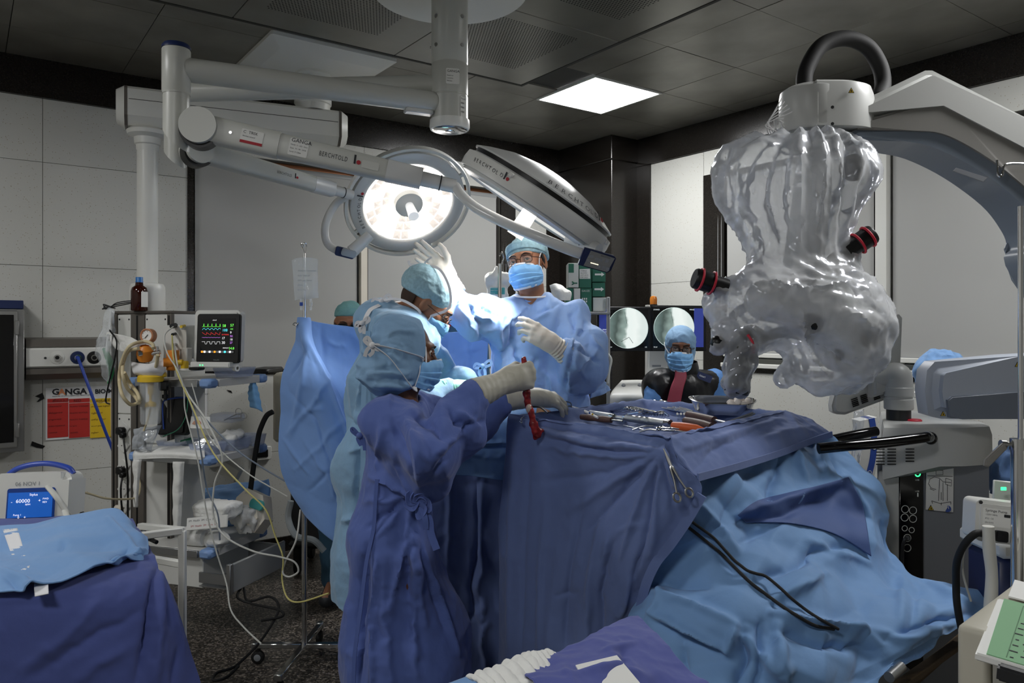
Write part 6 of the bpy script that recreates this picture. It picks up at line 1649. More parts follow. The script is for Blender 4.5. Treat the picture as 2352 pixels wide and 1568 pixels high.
for x,y,d,r in ((1866,742,2.63,.036),(1925,605,2.80,.045),(1926,815,2.66,.022),(1960,385,2.82,.05),(1648,787,2.67,.026),(2000,780,2.72,.034)):
 bm=BM();K=Matrix.Translation(W(x,y,d));bmesh.ops.create_uvsphere(bm,u_segments=16,v_segments=10,radius=r,matrix=K);obj('knob',bm,'black',ms)
pw=thing('plastic_drape','milky plastic drape gathered under the microscope drum and bound with red rubber bands','drape',W(1850,330,2.9))
S=SDF(W(1560,940,2.35),W(2080,300,3.35)+Vector((0,0,.02)),.0105)
S.cap(W(1828,430,2.89),W(1835,640,2.84),.235,.165,0,((0,1,0),.8))
S.ell(W(1718,418,2.86),(.125,.13,.155),None,.08);S.ell(W(1946,400,2.88),(.10,.12,.105),None,.06)
S.ell(W(1815,705,2.80),(.285,.2,.14),None,.10);S.ell(W(1925,770,2.80),(.178,.2,.20),None,.10);S.ell(W(1905,850,2.80),(.11,.15,.10),None,.06)
S.cap(W(1640,653,2.71),W(1740,668,2.78),.028,.075,.06);S.cap(W(1968,565,2.78),W(1912,622,2.82),.030,.08,.05)
S.cap(W(1645,790,2.67),W(1690,730,2.76),.035,.07,.05);S.cap(W(1706,780,2.69),W(1740,750,2.74),.05,.07,.03)
S.cap(W(1800,868,2.74),W(1840,830,2.78),.02,.05,.05)
S.cap(W(1868,318,2.92),W(1868,350,2.92),.085,.15,.08)
S.plane(W(1868,322,2.92),Z,.004)
V,Q=S.mesh();V=relax(V,Q,3);N=normals(V,Q)
px_=proj(V);th_=np.arctan2(V[:,1]-2.9,V[:,0]-W(1845,0,2.9).x)
bell=np.clip((600-px_[:,1])/160,0,1)
V=V+N*(bell*(.012*np.sin(14*th_+2.5*vnoise(V*4,3))+.010*ridge(V*np.array([13,13,2.2]),2)+.004*ridge(V*np.array([34,34,5]),6))+(1-bell)*(.030*paper(V,4.5,71)+.004*crumple(V,8,33))+.007*np.clip(ridge(V*8+.5*np.stack([vnoise(V*5,7)]*3,1),51),0,1)**4+.005*np.clip(ridge(V*15,52),0,1)**4+(1-bell)*.010*paper(V,12,75)+.003*paper(V,24,76))[:,None]
V=folds_on(V,normals(V,Q),[(((1760,640),(1850,660),(1960,640)),.012,.02),(((1840,720),(1850,780),(1865,840)),.008,.02),(((1855,790),(1960,850)),.010,-.014),(((1650,690),(1720,740),(1700,800)),.012,-.02),(((1850,810),(1900,870)),.008,.014),(((1940,700),(2010,760)),.010,.016),(((1750,380),(1790,560)),.012,-.02),(((1830,350),(1840,560)),.010,.014),(((1900,370),(1880,540)),.012,-.02),(((1690,480),(1750,590)),.012,.014),(((1660,560),(1690,640)),.01,-.01)])
mesh_obj('film',(V,Q),'film_milky',pw,45)
S=SDF(W(1630,945,2.65)-Vector((0,.1,0)),W(1760,740,2.65)+Vector((0,.12,0)),.006)
S.cap(W(1690,880,2.65),W(1704,785,2.68),.050,.056,0)
V,Q=S.mesh();V=V+normals(V,Q)*(.014*paper(V,18,7)+.005*ridge(V*np.array([30,30,8]),4))[:,None]
mesh_obj('grip_film',(V,Q),'film_grip',pw,45)
bm=BM();tube(bm,[W(1717,768,2.63),W(1728,786,2.625),W(1730,808,2.63),W(1722,812,2.66)],.005,6);obj('rubber_band',bm,'red_rubber',pw)
r_=random.Random(3)
for k in range(5):
 bm=BM();a=W(1796+6*k,225+8*k,2.80);tube(bm,[a,W(1775-4*k,262+6*k,2.79),W(1760+6*k,290+3*k,2.8),W(1772+5*k,312,2.82),W(1790-3*k,278,2.80),W(1800,300-9*k,2.80)],.0022,5);obj('tie_string',bm,'tape_white',pw)
#left wall and equipment tower
mat('amber_glass','#3a1208',0.08,trans=0.35)
mat('blue_cap','#2f6fb0',0.4)
mat('hose_blue','#2c46a0',0.35)
mat('hose_cream','#cdbf9a',0.35)
mat('orange','#e08a2e',0.4);mat('gauge_salmon','#c98a64',0.45);mat('yellow','#dfba2e',0.4)
mat('clear','#e8eef2',0.08,alpha=0.3);mat('bag_clear','#dfe8ee',0.06,alpha=0.13,bump=[(30,.4,.006)])
mat('clear_blue','#b9c6e2',0.12,alpha=0.34)
mat('poster_red','#b02a24',0.55);mat('poster_yellow','#d8b422',0.55);mat('poster_white','#dedede',0.5)
mat('poster_ink','#3a1110',0.6)
mat('screen_black','#050608',0.1)
mat('crt_green','#70ff60',0.5,emit=('#7cff5a',1.0));mat('crt_cyan','#5fe8f0',0.5,emit=('#58e0f0',1.0));mat('crt_red','#f04040',0.5,emit=('#e83030',.7));mat('crt_white','#f0f0f0',0.5,emit=('#f0f0f0',.9));mat('crt_violet','#c080e0',0.5,emit=('#c070e0',.8));mat('crt_yellow','#e8e040',0.5,emit=('#e8e040',.9));mat('crt_orange','#f0a030',0.5,emit=('#f0a030',.9))
mat('screen_blue','#1d5fc0',0.2,emit=('#1e62c4',.35));mat('screen_navy','#12306e',0.2,emit=('#12306e',.35))
mat('foil','#c8cacc',0.22,metal=0.9,bump=[(80,0.5,0.004,None,'ridge')])
mat('swoosh','#d98a5a',0.6)
mat('teal_pad','#3f9a98',0.5)
mat('cable_white','#c9c9c2',0.45);mat('cable_yellow','#d2c87e',0.45);mat('cable_grey','#6f7a88',0.45);mat('corrugated','#8f9698',0.4,alpha=0.6)
mat('green_strap','#2f9a5a',0.5)
def one(name,bm,m,label,cat,group=None,smooth=40):return tag(obj(name,bm,m,None,smooth),label,cat,group)
def wallpt(px_,py_,v):
 0
 k=(px_-1176)/F;d=v/(k*VA.x+VA.y)
 return W(px_,py_,d)
def ucoord(p):return p.dot(UA)
def wtext(s,size,px_,py_,v,m,parent,**k):return text(s,size,wallpt(px_,py_,v),UA,Z,m,parent,**k)
def wbox(bm,x0,x1,y0,y1,v0,v1,bev=0.0):
 0
 a,b=wallpt(x0,y0,v0),wallpt(x1,y1,v0)
 ubox(bm,ucoord(a),ucoord(b),v0,v1,(EYE+(HOR-y1)/F*((a.y+b.y)/2)),(EYE+(HOR-y0)/F*((a.y+b.y)/2)),bev)
gr=thing('gas_rail','white wall rail with brown edges and round gas outlets beside the steel cabinet','rail',wallpt(160,820,5.2))
u0,u1=ucoord(wallpt(60,800,5.12)),1.15
def prof(bm,pts,a,b):rings(bm,[[R(a,v,z)for v,z in pts],[R(b,v,z)for v,z in pts]])
bm=BM();prof(bm,[(5.25,1.50),(5.14,1.49),(5.125,1.445),(5.25,1.445)],u0,u1);obj('top_profile',bm,'warm_grey',gr,20)
bm=BM();prof(bm,[(5.25,1.445),(5.135,1.445),(5.12,1.43),(5.12,1.335),(5.135,1.325),(5.25,1.325)],u0,u1);obj('front_plate',bm,'white_plastic',gr,20)
bm=BM();prof(bm,[(5.25,1.325),(5.13,1.322),(5.13,1.29),(5.18,1.255),(5.25,1.255)],u0,u1);obj('bottom_profile',bm,'warm_grey',gr,20)
for x,c in ((131,'white_plastic'),(178,'navy_plastic'),(216,'black')):
 p=wallpt(x,821,5.12)
 bm=BM();lathe(bm,p,-VA,[(.0,.006),(.022,.006),(.036,.004),(.038,0)],28);lathe(bm,p,-VA,[(.022,.006),(.022,.014),(.0,.014)],24);oo=obj('gas_outlet',bm,c,gr)
 bm=BM();lathe(bm,p-VA*.014,-VA,[(.018,0),(.018,.004),(.012,.004),(.012,0)],20);obj('outlet_ring',bm,'chrome',oo)
 bm=BM();lathe(bm,p-VA*.0145,-VA,[(.011,0),(.0,.001)],16);obj('outlet_hole',bm,'black',oo)
p=wallpt(104,822,5.12);bm=BM();lathe(bm,p,-VA,[(.007,0),(.006,.003),(0,.003)],12);obj('screw',bm,'dark_grey',gr)
p=wallpt(178,821,5.09)
bm=BM();cyl(bm,p+VA*.015,p-VA*.02,.011,n=14);tube(bm,[p-VA*.02,wallpt(190,850,5.02),wallpt(212,910,4.98),wallpt(240,985,4.98),wallpt(268,1060,5.0),wallpt(290,1150,5.02)],.0085,12)
one('gas_hose',bm,'hose_blue','dark blue gas hose plugged into the middle outlet of the wall rail','hose')
cbx=thing('wall_cabinet','steel wall cabinet with blue top edge and dark glass door','cabinet',wallpt(20,860,5.1))
bm=BM();wbox(bm,-160,56,708,1044,5.08,5.25,.003);obj('body',bm,'brushed',cbx)
bm=BM();wbox(bm,-160,54,688,708,5.075,5.25,.003);obj('top_band',bm,'navy_plastic',cbx)
dr2=None
bm=BM();wbox(bm,-160,40,712,1034,5.06,5.08,.003);dr2=obj('door',bm,'steel',cbx)
bm=BM();wbox(bm,-150,32,722,1022,5.055,5.062,.002);obj('door_glass',bm,'black_gloss',dr2)
for y in (752,988):
 bm=BM();wbox(bm,34,44,y-16,y+16,5.045,5.06,.002);obj('hinge',bm,'steel',cbx)
po=thing('wall_poster','white wall poster with red and yellow columns about bio-medical waste','poster',wallpt(180,950,5.24))
PV=5.243
def wq(bm,x0,x1,y0,y1,v):
 a,b=wallpt(x0,y0,v),wallpt(x1,y0,v);z0=EYE+(HOR-y1)/F*a.y;z1=EYE+(HOR-y0)/F*a.y
 ubox(bm,ucoord(a),ucoord(b),v,v+.004,z0,z1)
bm=BM();wq(bm,105,476,891,1011,PV);brd=obj('board',bm,'poster_white',po)
for x0,x1,m_ in ((109,157,'poster_red'),(158.5,206,'poster_red'),(207,254,'poster_yellow'),(255.5,300,'poster_yellow')):
 bm=BM();wq(bm,x0,x1,916,925,PV-.002);f_=obj('column_head',bm,m_,brd)
 bm=BM();wq(bm,x0,x1,926.2,1006,PV-.002);obj('column_field',bm,m_,brd)
wtext('G',.048,119,900.5,PV-.003,'ink',brd,bold=.0016,sx=1.1);wtext('A',.048,134,900.5,PV-.003,'swoosh',brd,bold=.0016,sx=1.1);wtext('NGA',.048,148.5,900.5,PV-.003,'ink',brd,bold=.0016,sx=1.1)
wtext('MEDICAL CENTRE & HOSPITALS PRIVATE LIMITED',.0098,120,910.5,PV-.003,'ink',brd)
wtext('BIO-MEDICAL WASTE',.036,218,899.5,PV-.003,'ink',brd,bold=.0012)
heads=('\u0b9a\u0bbf\u0bb5\u0baa\u0bcd\u0baa\u0bc1','RED','\u0bae\u0b9e\u0bcd\u0b9a\u0bb3\u0bcd','YELLOW')
rows_=(('\u0baa\u0bbf\u0bb3\u0bbe\u0bb8\u0bcd\u0b9f\u0bbf\u0b95\u0bcd','\u0b9a\u0bbf\u0bb0\u0bbf\u0b9e\u0bcd\u0b9a\u0bc1\u0b95\u0bb3\u0bcd','\u0b95\u0bc1\u0bb4\u0bbe\u0baf\u0bcd\u0b95\u0bb3\u0bcd','\u0b95\u0bc8\u0baf\u0bc1\u0bb1\u0bc8\u0b95\u0bb3\u0bcd','\u0baa\u0bc8\u0b95\u0bb3\u0bcd'),('PLASTIC SYRINGES','PLASTIC BOTTLES','PLASTIC TUBINGS','IV SETS','GLOVES'),('\u0b9a\u0bbe\u0ba4\u0bbe\u0bb0\u0ba3 \u0b95\u0bb4\u0bbf\u0bb5\u0bc1','\u0b95\u0bb4\u0bbf\u0bb5\u0bc1\u0b95\u0bb3\u0bcd','\u0bae\u0ba9\u0bbf\u0ba4 \u0b95\u0bb4\u0bbf\u0bb5\u0bc1','\u0b95\u0b9f\u0bcd\u0b9f\u0bc1 \u0ba4\u0bc1\u0ba3\u0bbf','\u0b95\u0bb4\u0bbf\u0bb5\u0bc1'),('SOILED WASTE','EXPIRED','CHEMICAL','BODY PARTS','COTTON'))
for x,h,rr in zip((112,161,209.5,258),heads,rows_):
 wtext(h,.022,x+8,920.5,PV-.003,'poster_ink',brd)
 for i,s_ in enumerate(rr):wtext(s_,.0115,x,934+15*i,PV-.003,'poster_ink',brd)
bm=BM();wq(bm,430,474,878,973,PV-.004);nt2=obj('notice',bm,'poster_white',po)
p=wallpt(454,888,PV-.006);bm=BM();tube(bm,[p+UA*math.cos(a)*.013+Z*math.sin(a)*.013 for a in np.linspace(0,2*math.pi,21)],.0018,6,smooth=False);obj('notice_ring',bm,'ink_red',nt2)
for y,s_ in ((899,'WHITE'),(907,'PUNCTURE PROOF'),(913,'CONTAINER'),(922,'NEEDLES'),(934,'SCALPEL'),(948,'BLADES')):wtext(s_,.014,434,y,PV-.006,'ink',nt2)
for pts,lb in (([(80,910),(97,902),(100,907),(102,915),(90,922),(84,923),(92,914)],'torn black tape scrap on the wall above the poster corner'),([(74,1013),(84,1017),(104,1024),(98,1030),(84,1028),(71,1023)],'torn black tape scrap on the wall below the poster'),([(521,895),(531,897),(534,903),(526,900)],'tiny black tape scrap on the wall beside the hanging mask')):
 bm=BM();vs=[bm.verts.new(wallpt(x,y,5.2475))for x,y in pts];f_=bm.faces.new(vs);e_=bmesh.ops.extrude_face_region(bm,geom=[f_]);
 for v in e_['geom']:
  if isinstance(v,bmesh.types.BMVert):v.co+=VA*.003
 one('tape_scrap',bm,'black',lb,'tape','torn tape scraps on the wall')
bp=W(320,715,4.02);bp.z=1.645
bt=thing('medicine_bottle','brown glass bottle with blue cap standing on the equipment tower','bottle',bp)
bm=BM();lathe(bm,bp,Z,[(0,0),(.038,.0),(.041,.004),(.041,.105),(.036,.122),(.02,.134),(.018,.155),(0,.155)],32);obj('glass',bm,'amber_glass',bt)
bm=BM();lathe(bm,bp,Z,[(0,.178),(.0165,.178),(.018,.175),(.018,.156),(.0195,.154),(.0195,.150),(.017,.15)],24);obj('cap',bm,'blue_cap',bt)
bm=BM();a0=-.75
loops=[[bp+Vector((math.cos(a)*.0415,math.sin(a)*.0415,z))for a in np.linspace(-.9,.3,10)]for z in (.02,.1)]
rings(bm,loops,False,(False,False));obj('paper_label',bm,'label_white',bt)
bm=BM()
for k in range(3):tube(bm,[T(.02,.0,1.66),T(-.02-.01*k,-.02,1.665+.008*k),T(-.035+.02*k,-.03,1.655),T(.03+.01*k,-.02,1.668+.01*k),T(.09+.02*k,.05,1.69+.008*k)],.0028,6)
tube(bm,[T(.09,.05,1.70),T(.13,.06,1.66),T(.14,.06,1.647)],.0028,6)
one('wire_hook',bm,'dark_grey','bent dark wire hook beside the brown bottle on top of the tower','hook')
bg=thing('plastic_bag','clear plastic bag holding a green strapped mask, hung on the equipment tower','bag',W(245,705,4.0))
sheet('film',px([[(238,718,4.02),(250,706,4.0),(262,712,3.99)],[(232,760,4.0),(250,758,3.94),(264,770,3.98)],[(216,800,4.0),(243,800,3.90),(266,810,3.97)],[(222,825,4.0),(246,840,3.90),(264,850,3.97)],[(238,870,4.0),(250,872,3.94),(260,870,3.98)],[(250,888,4.0),(254,892,3.98),(258,890,3.99)]]),30,50,'clear',bg,lambda V,N,u,v:.01*paper(V,12,5)+.004*crumple(V,20,3),.001)
bm=BM();tube(bm,[W(240,800,3.97),W(252,830,3.95),W(256,855,3.96),W(250,880,3.97)],[.014,.02,.016,.01],10,sx=.5);obj('mask_strap',bm,'green_strap',bg)
bm=BM();prism(bm,rrect(.03,.10,.003,2),W(250,785,3.93),frame((-.1,-1,.1),(1,-.1,0)),.001);lb_=obj('paper_label',bm,'label_white',bg);
for i in range(4):text(('AIRWAY','MASK','ADULT','WARNING')[i],.006,W(245,770+9*i,3.927),(1,0,0),Z,'ink',lb_)
su=thing('suction_unit','orange and yellow suction regulator with clear jar clamped to the tower shelf','suction',W(345,870,3.74))
gp=W(337,771,3.72)
bm=BM();lathe(bm,gp+Vector((0,.02,0)),(-.15,-1,.05),[(0,-.02),(.032,-.02),(.035,-.015),(.035,.018),(.031,.022),(.027,.018),(.027,.014)],32);ga=obj('gauge',bm,'gauge_salmon',su)
bm=BM();lathe(bm,gp+Vector((0,.02,0)),(-.15,-1,.05),[(0,.0145),(.027,.0145)],28);obj('gauge_face',bm,'label_white',ga)
bm=BM();tube(bm,[gp+Vector((-.012,.0035,-.012)),gp+Vector((.004,.003,.006))],.0016,6,smooth=False);obj('needle',bm,'black',ga)
for k in range(9):
 a=math.radians(-130+32*k+90);bm=BM();d_=Vector((math.cos(a),0,math.sin(a)));tube(bm,[gp+d_*.019+Vector((0,.0038,0)),gp+d_*.024+Vector((0,.0038,0))],.0008,4,smooth=False);obj('tick',bm,'ink',ga)
bm=BM();lathe(bm,W(333,812,3.72),(.15,-1,0),[(0,-.03),(.03,-.03),(.037,-.02),(.038,.01),(.03,.02),(0,.022)],24);lathe(bm,W(333,812,3.72),(.1,-.3,1),[(.03,-.035),(.037,-.02),(.037,.02),(.02,.04)],24);obj('regulator',bm,'orange',su)
bm=BM();cyl(bm,W(318,812,3.68),W(326,811,3.69),.013,n=18);obj('regulator_knob',bm,'steel',su)
bm=BM();cyl(bm,W(348,812,3.72),W(368,808,3.72),.011,n=14);cyl(bm,W(360,795,3.72),W(364,820,3.72),.008,n=10);obj('valve',bm,'chrome',su)
bm=BM();cyl(bm,W(340,828,3.72),W(340,856,3.72),.006,n=12);obj('stem',bm,'steel',su)
bm=BM();box(bm,(.032,.03,.018),W(341,841,3.72),None,.004);obj('stem_collar',bm,'gauge_salmon',su)
jp=W(346,872,3.74)
bm=BM();lathe(bm,jp,Z,[(0,.035),(.02,.035),(.05,.024),(.06,.016),(.06,-.008),(.05,-.01)],36);tube(bm,[jp+Vector((.04,0,.02)),jp+Vector((.075,0,.026))],.012,10);tube(bm,[jp+Vector((-.04,0,.022)),jp+Vector((-.06,0,.02))],.008,10);obj('jar_lid',bm,'yellow',su)
bm=BM();lathe(bm,jp,Z,[(.048,-.008),(.05,-.02),(.047,-.2),(.042,-.215),(0,-.217)],36);obj('jar',bm,'clear',su)
bm=BM();lathe(bm,jp-Z*.035,Z,[(.014,.02),(.014,-.03),(.006,-.04),(.006,-.07),(.024,-.078),(.028,-.095),(0,-.097)],20);obj('float',bm,'yellow',su)
bm=BM();tube(bm,[jp-Z*.14,jp+Vector((-.012,0,-.19)),jp+Vector((-.03,-.01,-.25))],.005,8);obj('dip_tube',bm,'hose_cream',su)
bm=BM();box(bm,(.05,.04,.05),W(378,885,3.76),None,.008);cyl(bm,W(380,895,3.76),W(380,918,3.76),.008,n=10);cyl(bm,W(380,906,3.76),W(380,914,3.76),.016,n=12);obj('clamp',bm,'black',su)
for pts in ([(352,800),(350,790),(330,784),(298,795),(280,830),(274,870),(280,905),(298,928),(314,926),(320,918),(314,900),(298,880),(285,855)],[(318,800),(296,806),(284,830),(282,860),(292,890),(310,910),(319,925)],[(362,815),(360,835),(354,852)]):
 bm=BM();tube(bm,[W(x,y,3.66+.03*(i%3))for i,(x,y)in enumerate(pts)],.0085,10);obj('hose',bm,'hose_cream',su)
pm=thing('patient_monitor','white patient monitor with black screen showing coloured traces on the top shelf','monitor',W(500,842,3.86))
mf=Vector((-.17,-.98,.06)).normalized();MR_=frame(mf,(.98,-.17,0));mx_,my_=MR_.col[0],MR_.col[1]
mc=W(503,777,3.80)
bm=BM();prism(bm,rrect(.245,.26,.02,4),mc-mf*.035-mx_*.018+my_*.012,MR_,.07,.01);obj('housing',bm,'white_plastic',pm)
bm=BM();prism(bm,rrect(.232,.245,.014,4),mc,MR_,.022,.004);bz=obj('bezel',bm,'black',pm)
bm=BM();prism(bm,rrect(.185,.175,.002,1),mc+mf*.0112+my_*.012,MR_,.002);scn=obj('screen',bm,'screen_black',bz,0)
def sp_(x,y):return mc+mf*.0128+my_*.012+mx_*x+my_*y
def trace(f,y0,m,x0=-.085,x1=.015):
 bm=BM();tube(bm,[sp_(x,y0+f((x-x0)*1))for x in np.linspace(x0,x1,90)],.0007,4,smooth=False);obj('trace',bm,m,scn,0)
trace(lambda x:.016*math.exp(-((x%.022-.008)/.0012)**2),.046,'crt_green')
trace(lambda x:.011*abs(math.sin(x*150))**1.5*(1-(x*47.7)%1*.5),.030,'crt_cyan')
trace(lambda x:.012*((1-(x/.024)%1)**1.6),.006,'crt_red')
trace(lambda x:.0008*math.sin(x*400),-.008,'crt_violet')
trace(lambda x:.011 if (x%.027)<.017 else 0,-.040,'crt_white')
for s_,sz,x,y,m_ in (('58',.019,.024,.05,'crt_green'),('100',.019,.024,.028,'crt_cyan'),('57',.019,.066,.052,'crt_green'),('0.0',.011,.068,.034,'crt_green'),('9',.017,.066,.016,'crt_white'),('90',.015,.066,-.002,'crt_violet'),('10',.015,.066,-.018,'crt_white'),('27',.015,.066,-.034,'crt_violet'),('17',.017,.022,-.012,'crt_white'),('30',.019,.022,-.034,'crt_white'),('34.8',.017,.062,-.062,'crt_green'),('00:04:13',.009,.03,-.06,'crt_white'),('ADULT',.007,-.03,.078,'crt_white'),('EXTREME',.009,.022,.006,'crt_red')):
 text(s_,sz,sp_(x,y),mx_,my_,m_,scn)
for i in range(13):
 bm=BM();prism(bm,rrect(.011,.010,.001,1),sp_(-.082+.0137*i,-.079),MR_,.001);obj('soft_key',bm,('crt_orange','crt_white','crt_white','crt_white','crt_cyan')[i%5]if i in (0,11)or i%2 else 'key_grey',scn,0)
text('PHILIPS',.010,mc+mf*.0115-my_*.108-mx_*.02,mx_,my_,'key_grey',bz)
bm=BM();prism(bm,rrect(.21,.028,.005,3),mc-my_*.132-mf*.02-mx_*.02,MR_,.13,.004);fp_=obj('foot',bm,'white_plastic',pm)
for i in range(2):
 bm=BM();prism(bm,disc_poly(.0028,10),mc-my_*.134+mf*.046-mx_*(.07-.014*i),MR_,.001);obj('lamp',bm,'led_green',fp_)
mk_=thing('module_rack','white module rack with plugged sensor leads beside the patient monitor','module',W(415,790,3.9))
bm=BM();box(bm,(.11,.12,.17),W(414,785,3.88),TM,.006);obj('body',bm,'white_plastic',mk_)
bm=BM();box(bm,(.045,.004,.10),W(420,780,3.80),TM,.001);obj('module_face',bm,'off_white',mk_)
for x,y,m_ in ((403,747,'dark_grey'),(424,748,'crt_orange'),(404,766,'black'),(405,790,'cable_white')):
 bm=BM();cyl(bm,W(x,y,3.82),W(x-8,y+2,3.76),.012 if m_=='dark_grey' else .007,n=12);obj('connector',bm,'yellow' if m_=='crt_orange' else m_,mk_)
bm=BM();box(bm,(.045,.05,.10),W(397,827,3.76),TM,.006);cyl(bm,W(375,832,3.72),W(395,832,3.74),.022,n=16);t_=obj('orange_sensor',bm,'orange',None);tag(t_,'orange plastic sensor block with cream knob on the top shelf','sensor')
bm=BM();box(bm,(.035,.04,.085),W(429,818,3.80),TM,.004);one('white_module',bm,'off_white','slim white vaporiser module with yellow foot beside the monitor','module')
bm=BM();box(bm,(.03,.03,.04),W(424,838,3.77),TM,.004);cyl(bm,W(405,832,3.76),W(420,832,3.76),.014,n=12);one('yellow_connector',bm,'yellow','yellow connector block below the module rack','connector')
def rag(name,P,m,label,cat,amp=.01,nu=30,nv=30,f=14):
 return tag(sheet(name,px(P),nu,nv,m,None,lambda V,N,u,v:amp*paper(V,f,3)+amp*.3*crumple(V,24,3),.002),label,cat)
rag('paper_wrap',[[(262,765,3.88),(300,775,3.80),(335,790,3.80)],[(258,790,3.9),(300,800,3.80),(330,805,3.82)],[(262,800,3.9),(290,808,3.84),(315,800,3.86)]],'gauze','torn white paper tape stuck across the tower front','paper')
rag('glove_wrap',[[(300,830,3.74),(340,835,3.70),(375,825,3.72)],[(305,855,3.72),(335,850,3.68),(380,850,3.72)],[(318,862,3.74),(340,866,3.70),(372,862,3.73)]],'tape_white','crumpled pale wrapping behind the yellow jar lid','wrapper',.004)
bm=BM();box(bm,(.09,.07,.012),W(440,848,3.78),TM,.002);one('paper_folder',bm,'label_white','white leaflet lying before the patient monitor','paper')
bm=BM();box(bm,(.06,.05,.014),W(452,846,3.74),TM,.004);one('black_pouch',bm,'black','small black pouch on the shelf edge before the monitor','pouch')
def tray(name,c,sx,sy,h,label,cat='tray',m='clear_blue',group=None,rot=TM):
 t=thing(name,label,cat,c,group)
 bm=BM()
 o_,i_=rrect(sx,sy,.012,3),rrect(sx*.84,sy*.84,.01,3)
 c=Vector(c);P=lambda poly,z:[c+rot@Vector((x,y,z))for x,y in poly]
 rings(bm,[P(rrect(sx*1.06,sy*1.06,.014,3),h),P(o_,h),P(i_,.003),P(i_,0),P(rrect(sx*1.01,sy*1.01,.012,3),h-.004)],True,(False,False));bm.faces.new([bm.verts.new(p)for p in P(i_,.002)])
 obj('shell',bm,m,t);return t
tray('clear_tray',S_(-.02,.22,1.302),.14,.18,.05,'empty clear plastic tray on the top shelf beside the monitor')
bm=BM();cyl(bm,W(548,845,3.86),W(548,822,3.86),.018,n=18);one('tape_roll',bm,'label_white','white adhesive tape roll standing on the top shelf','tape')
bm=BM();lathe(bm,W(542,845,3.80),(.9,-.4,0),[(.008,-.01),(.017,-.01),(.017,.01),(.008,.01)],18);one('tape_roll',bm,'gauze','small tape roll lying on its side before the clear tray','tape')
hm=thing('face_mask','blue face mask dangling from the top shelf by its loop','mask',W(585,880,4.1))
sheet('cloth',px([[(574,878,4.10),(580,876,4.08),(588,878,4.1)],[(570,905,4.1),(582,903,4.06),(596,908,4.1)],[(575,935,4.1),(588,938,4.07),(603,946,4.1)]]),20,30,'mask_blue',hm,lambda V,N,u,v:.0022*np.sin(v*25),.002)
bm=BM();tube(bm,[W(588,878,4.1),W(584,868,4.12),W(578,866,4.14)],.0015,5);tube(bm,[W(603,946,4.1),W(612,960,4.1),W(612,935,4.1),W(604,925,4.1)],.0015,5);obj('ear_loop',bm,'mask_white',hm)
bm=BM();prism(bm,rrect(.16,.20,.02,4),W(402,955,4.0),frame((-.1,-1,.15),(1,-.1,0)),.07,.012);bb=thing('black_case','black padded case with blue rim standing on the middle shelf','case',W(402,995,4.0));obj('case_body',bm,'black',bb)
bm=BM();tube(bm,[W(376,985,3.955),W(374,930,3.96),W(385,917,3.96),W(425,913,3.96),W(438,925,3.96)],.004,8);obj('rim',bm,'ink_blue',bb)
cd=thing('card_box','white folded card with orange arcs standing on the middle shelf','card',W(462,985,3.9))
K=frame((-.2,-1,.25),(1,-.2,0));bm=BM();prism(bm,[(-.06,-.03),(.055,-.03),(.045,.03),(-.06,.03)],W(462,970,3.86),K,.003);obj('card_face',bm,'label_white',cd)
for r in (.012,.018,.024):
 bm=BM();p=W(452,976,3.855);tube(bm,[p+K@Vector((math.cos(a)*r,math.sin(a)*r,.002))for a in np.linspace(.3,3.0,14)],.0016,5);obj('arc',bm,'swoosh',cd)
tt=thing('instrument_tray','grey instrument pack with scissors on the middle shelf','tray',W(520,960,4.05))
bm=BM();box(bm,(.15,.12,.045),W(522,958,4.06),TM,.012);obj('pack',bm,'clear_blue',tt)
bm=BM()
for a in ((548,945),(560,955)):tube(bm,[W(a[0]+7*math.cos(k),a[1]+7*math.sin(k),3.99)for k in np.linspace(0,6.28,14)],.0022,6)
tube(bm,[W(545,950,3.99),W(515,965,4.0)],.003,6,smooth=False);tube(bm,[W(555,960,3.99),W(520,962,4.0)],.003,6,smooth=False);obj('scissors',bm,'steel',tt)
tray('clear_tray',S_(-.30,.14,.922),.15,.17,.055,'clear tray with white caps and green syringe parts, middle shelf next to the tower')
tray('clear_tray',S_(-.075,.085,.922),.14,.13,.055,'clear tray holding silver foil packets at the corner of the middle shelf')
tray('clear_tray',S_(-.06,.25,.922),.15,.15,.06,'clear tray heaped with white gauze on the middle shelf')
tray('clear_tray',S_(-.04,.395,.922),.12,.10,.06,'clear tray at the wall end of the middle shelf, gauze tray before it')
for i,(x,y,m_,lab)in enumerate(((-.33,.10,'white_plastic','white round cap in the tray next to the tower'),(-.27,.10,'white_plastic','white syringe barrel in the tray next to the tower'),(-.29,.17,'ink_green','green stopper in the tray next to the tower'))):
 bm=BM();cyl(bm,S_(x-.02,y,.95),S_(x+.03,y+.02,.965),.017 if i!=1 else .01,n=16);one('syringe_part',bm,m_,lab,'syringe')
for i in range(5):
 bm=BM();K=frame(Vector((rnd.uniform(-.4,.4),-1,rnd.uniform(-.3,.5))),(1,0,rnd.uniform(-.5,.5)));prism(bm,rrect(.05,.045,.006,3),S_(-.105+.02*i,.05+.012*(i%3),.96+.017*(i%3)),K,.004,.001)
 one('foil_packet',bm,'foil',('silver foil packet lowest in the corner tray','silver foil packet second from the bottom in the corner tray','silver foil packet in the middle of the corner tray','silver foil packet second from the top in the corner tray','silver foil packet topmost in the corner tray')[i],'packet','foil packets in the clear tray')
S=SDF(S_(-.06,.25,1.0)-Vector((.12,.12,.08)),S_(-.06,.25,1.0)+Vector((.12,.12,.08)),.006)
for i in range(8):S.ell(S_(-.06+rnd.uniform(-.045,.045),.25+rnd.uniform(-.045,.045),.965+rnd.uniform(0,.035)),(.032,.03,.02),None,.01)
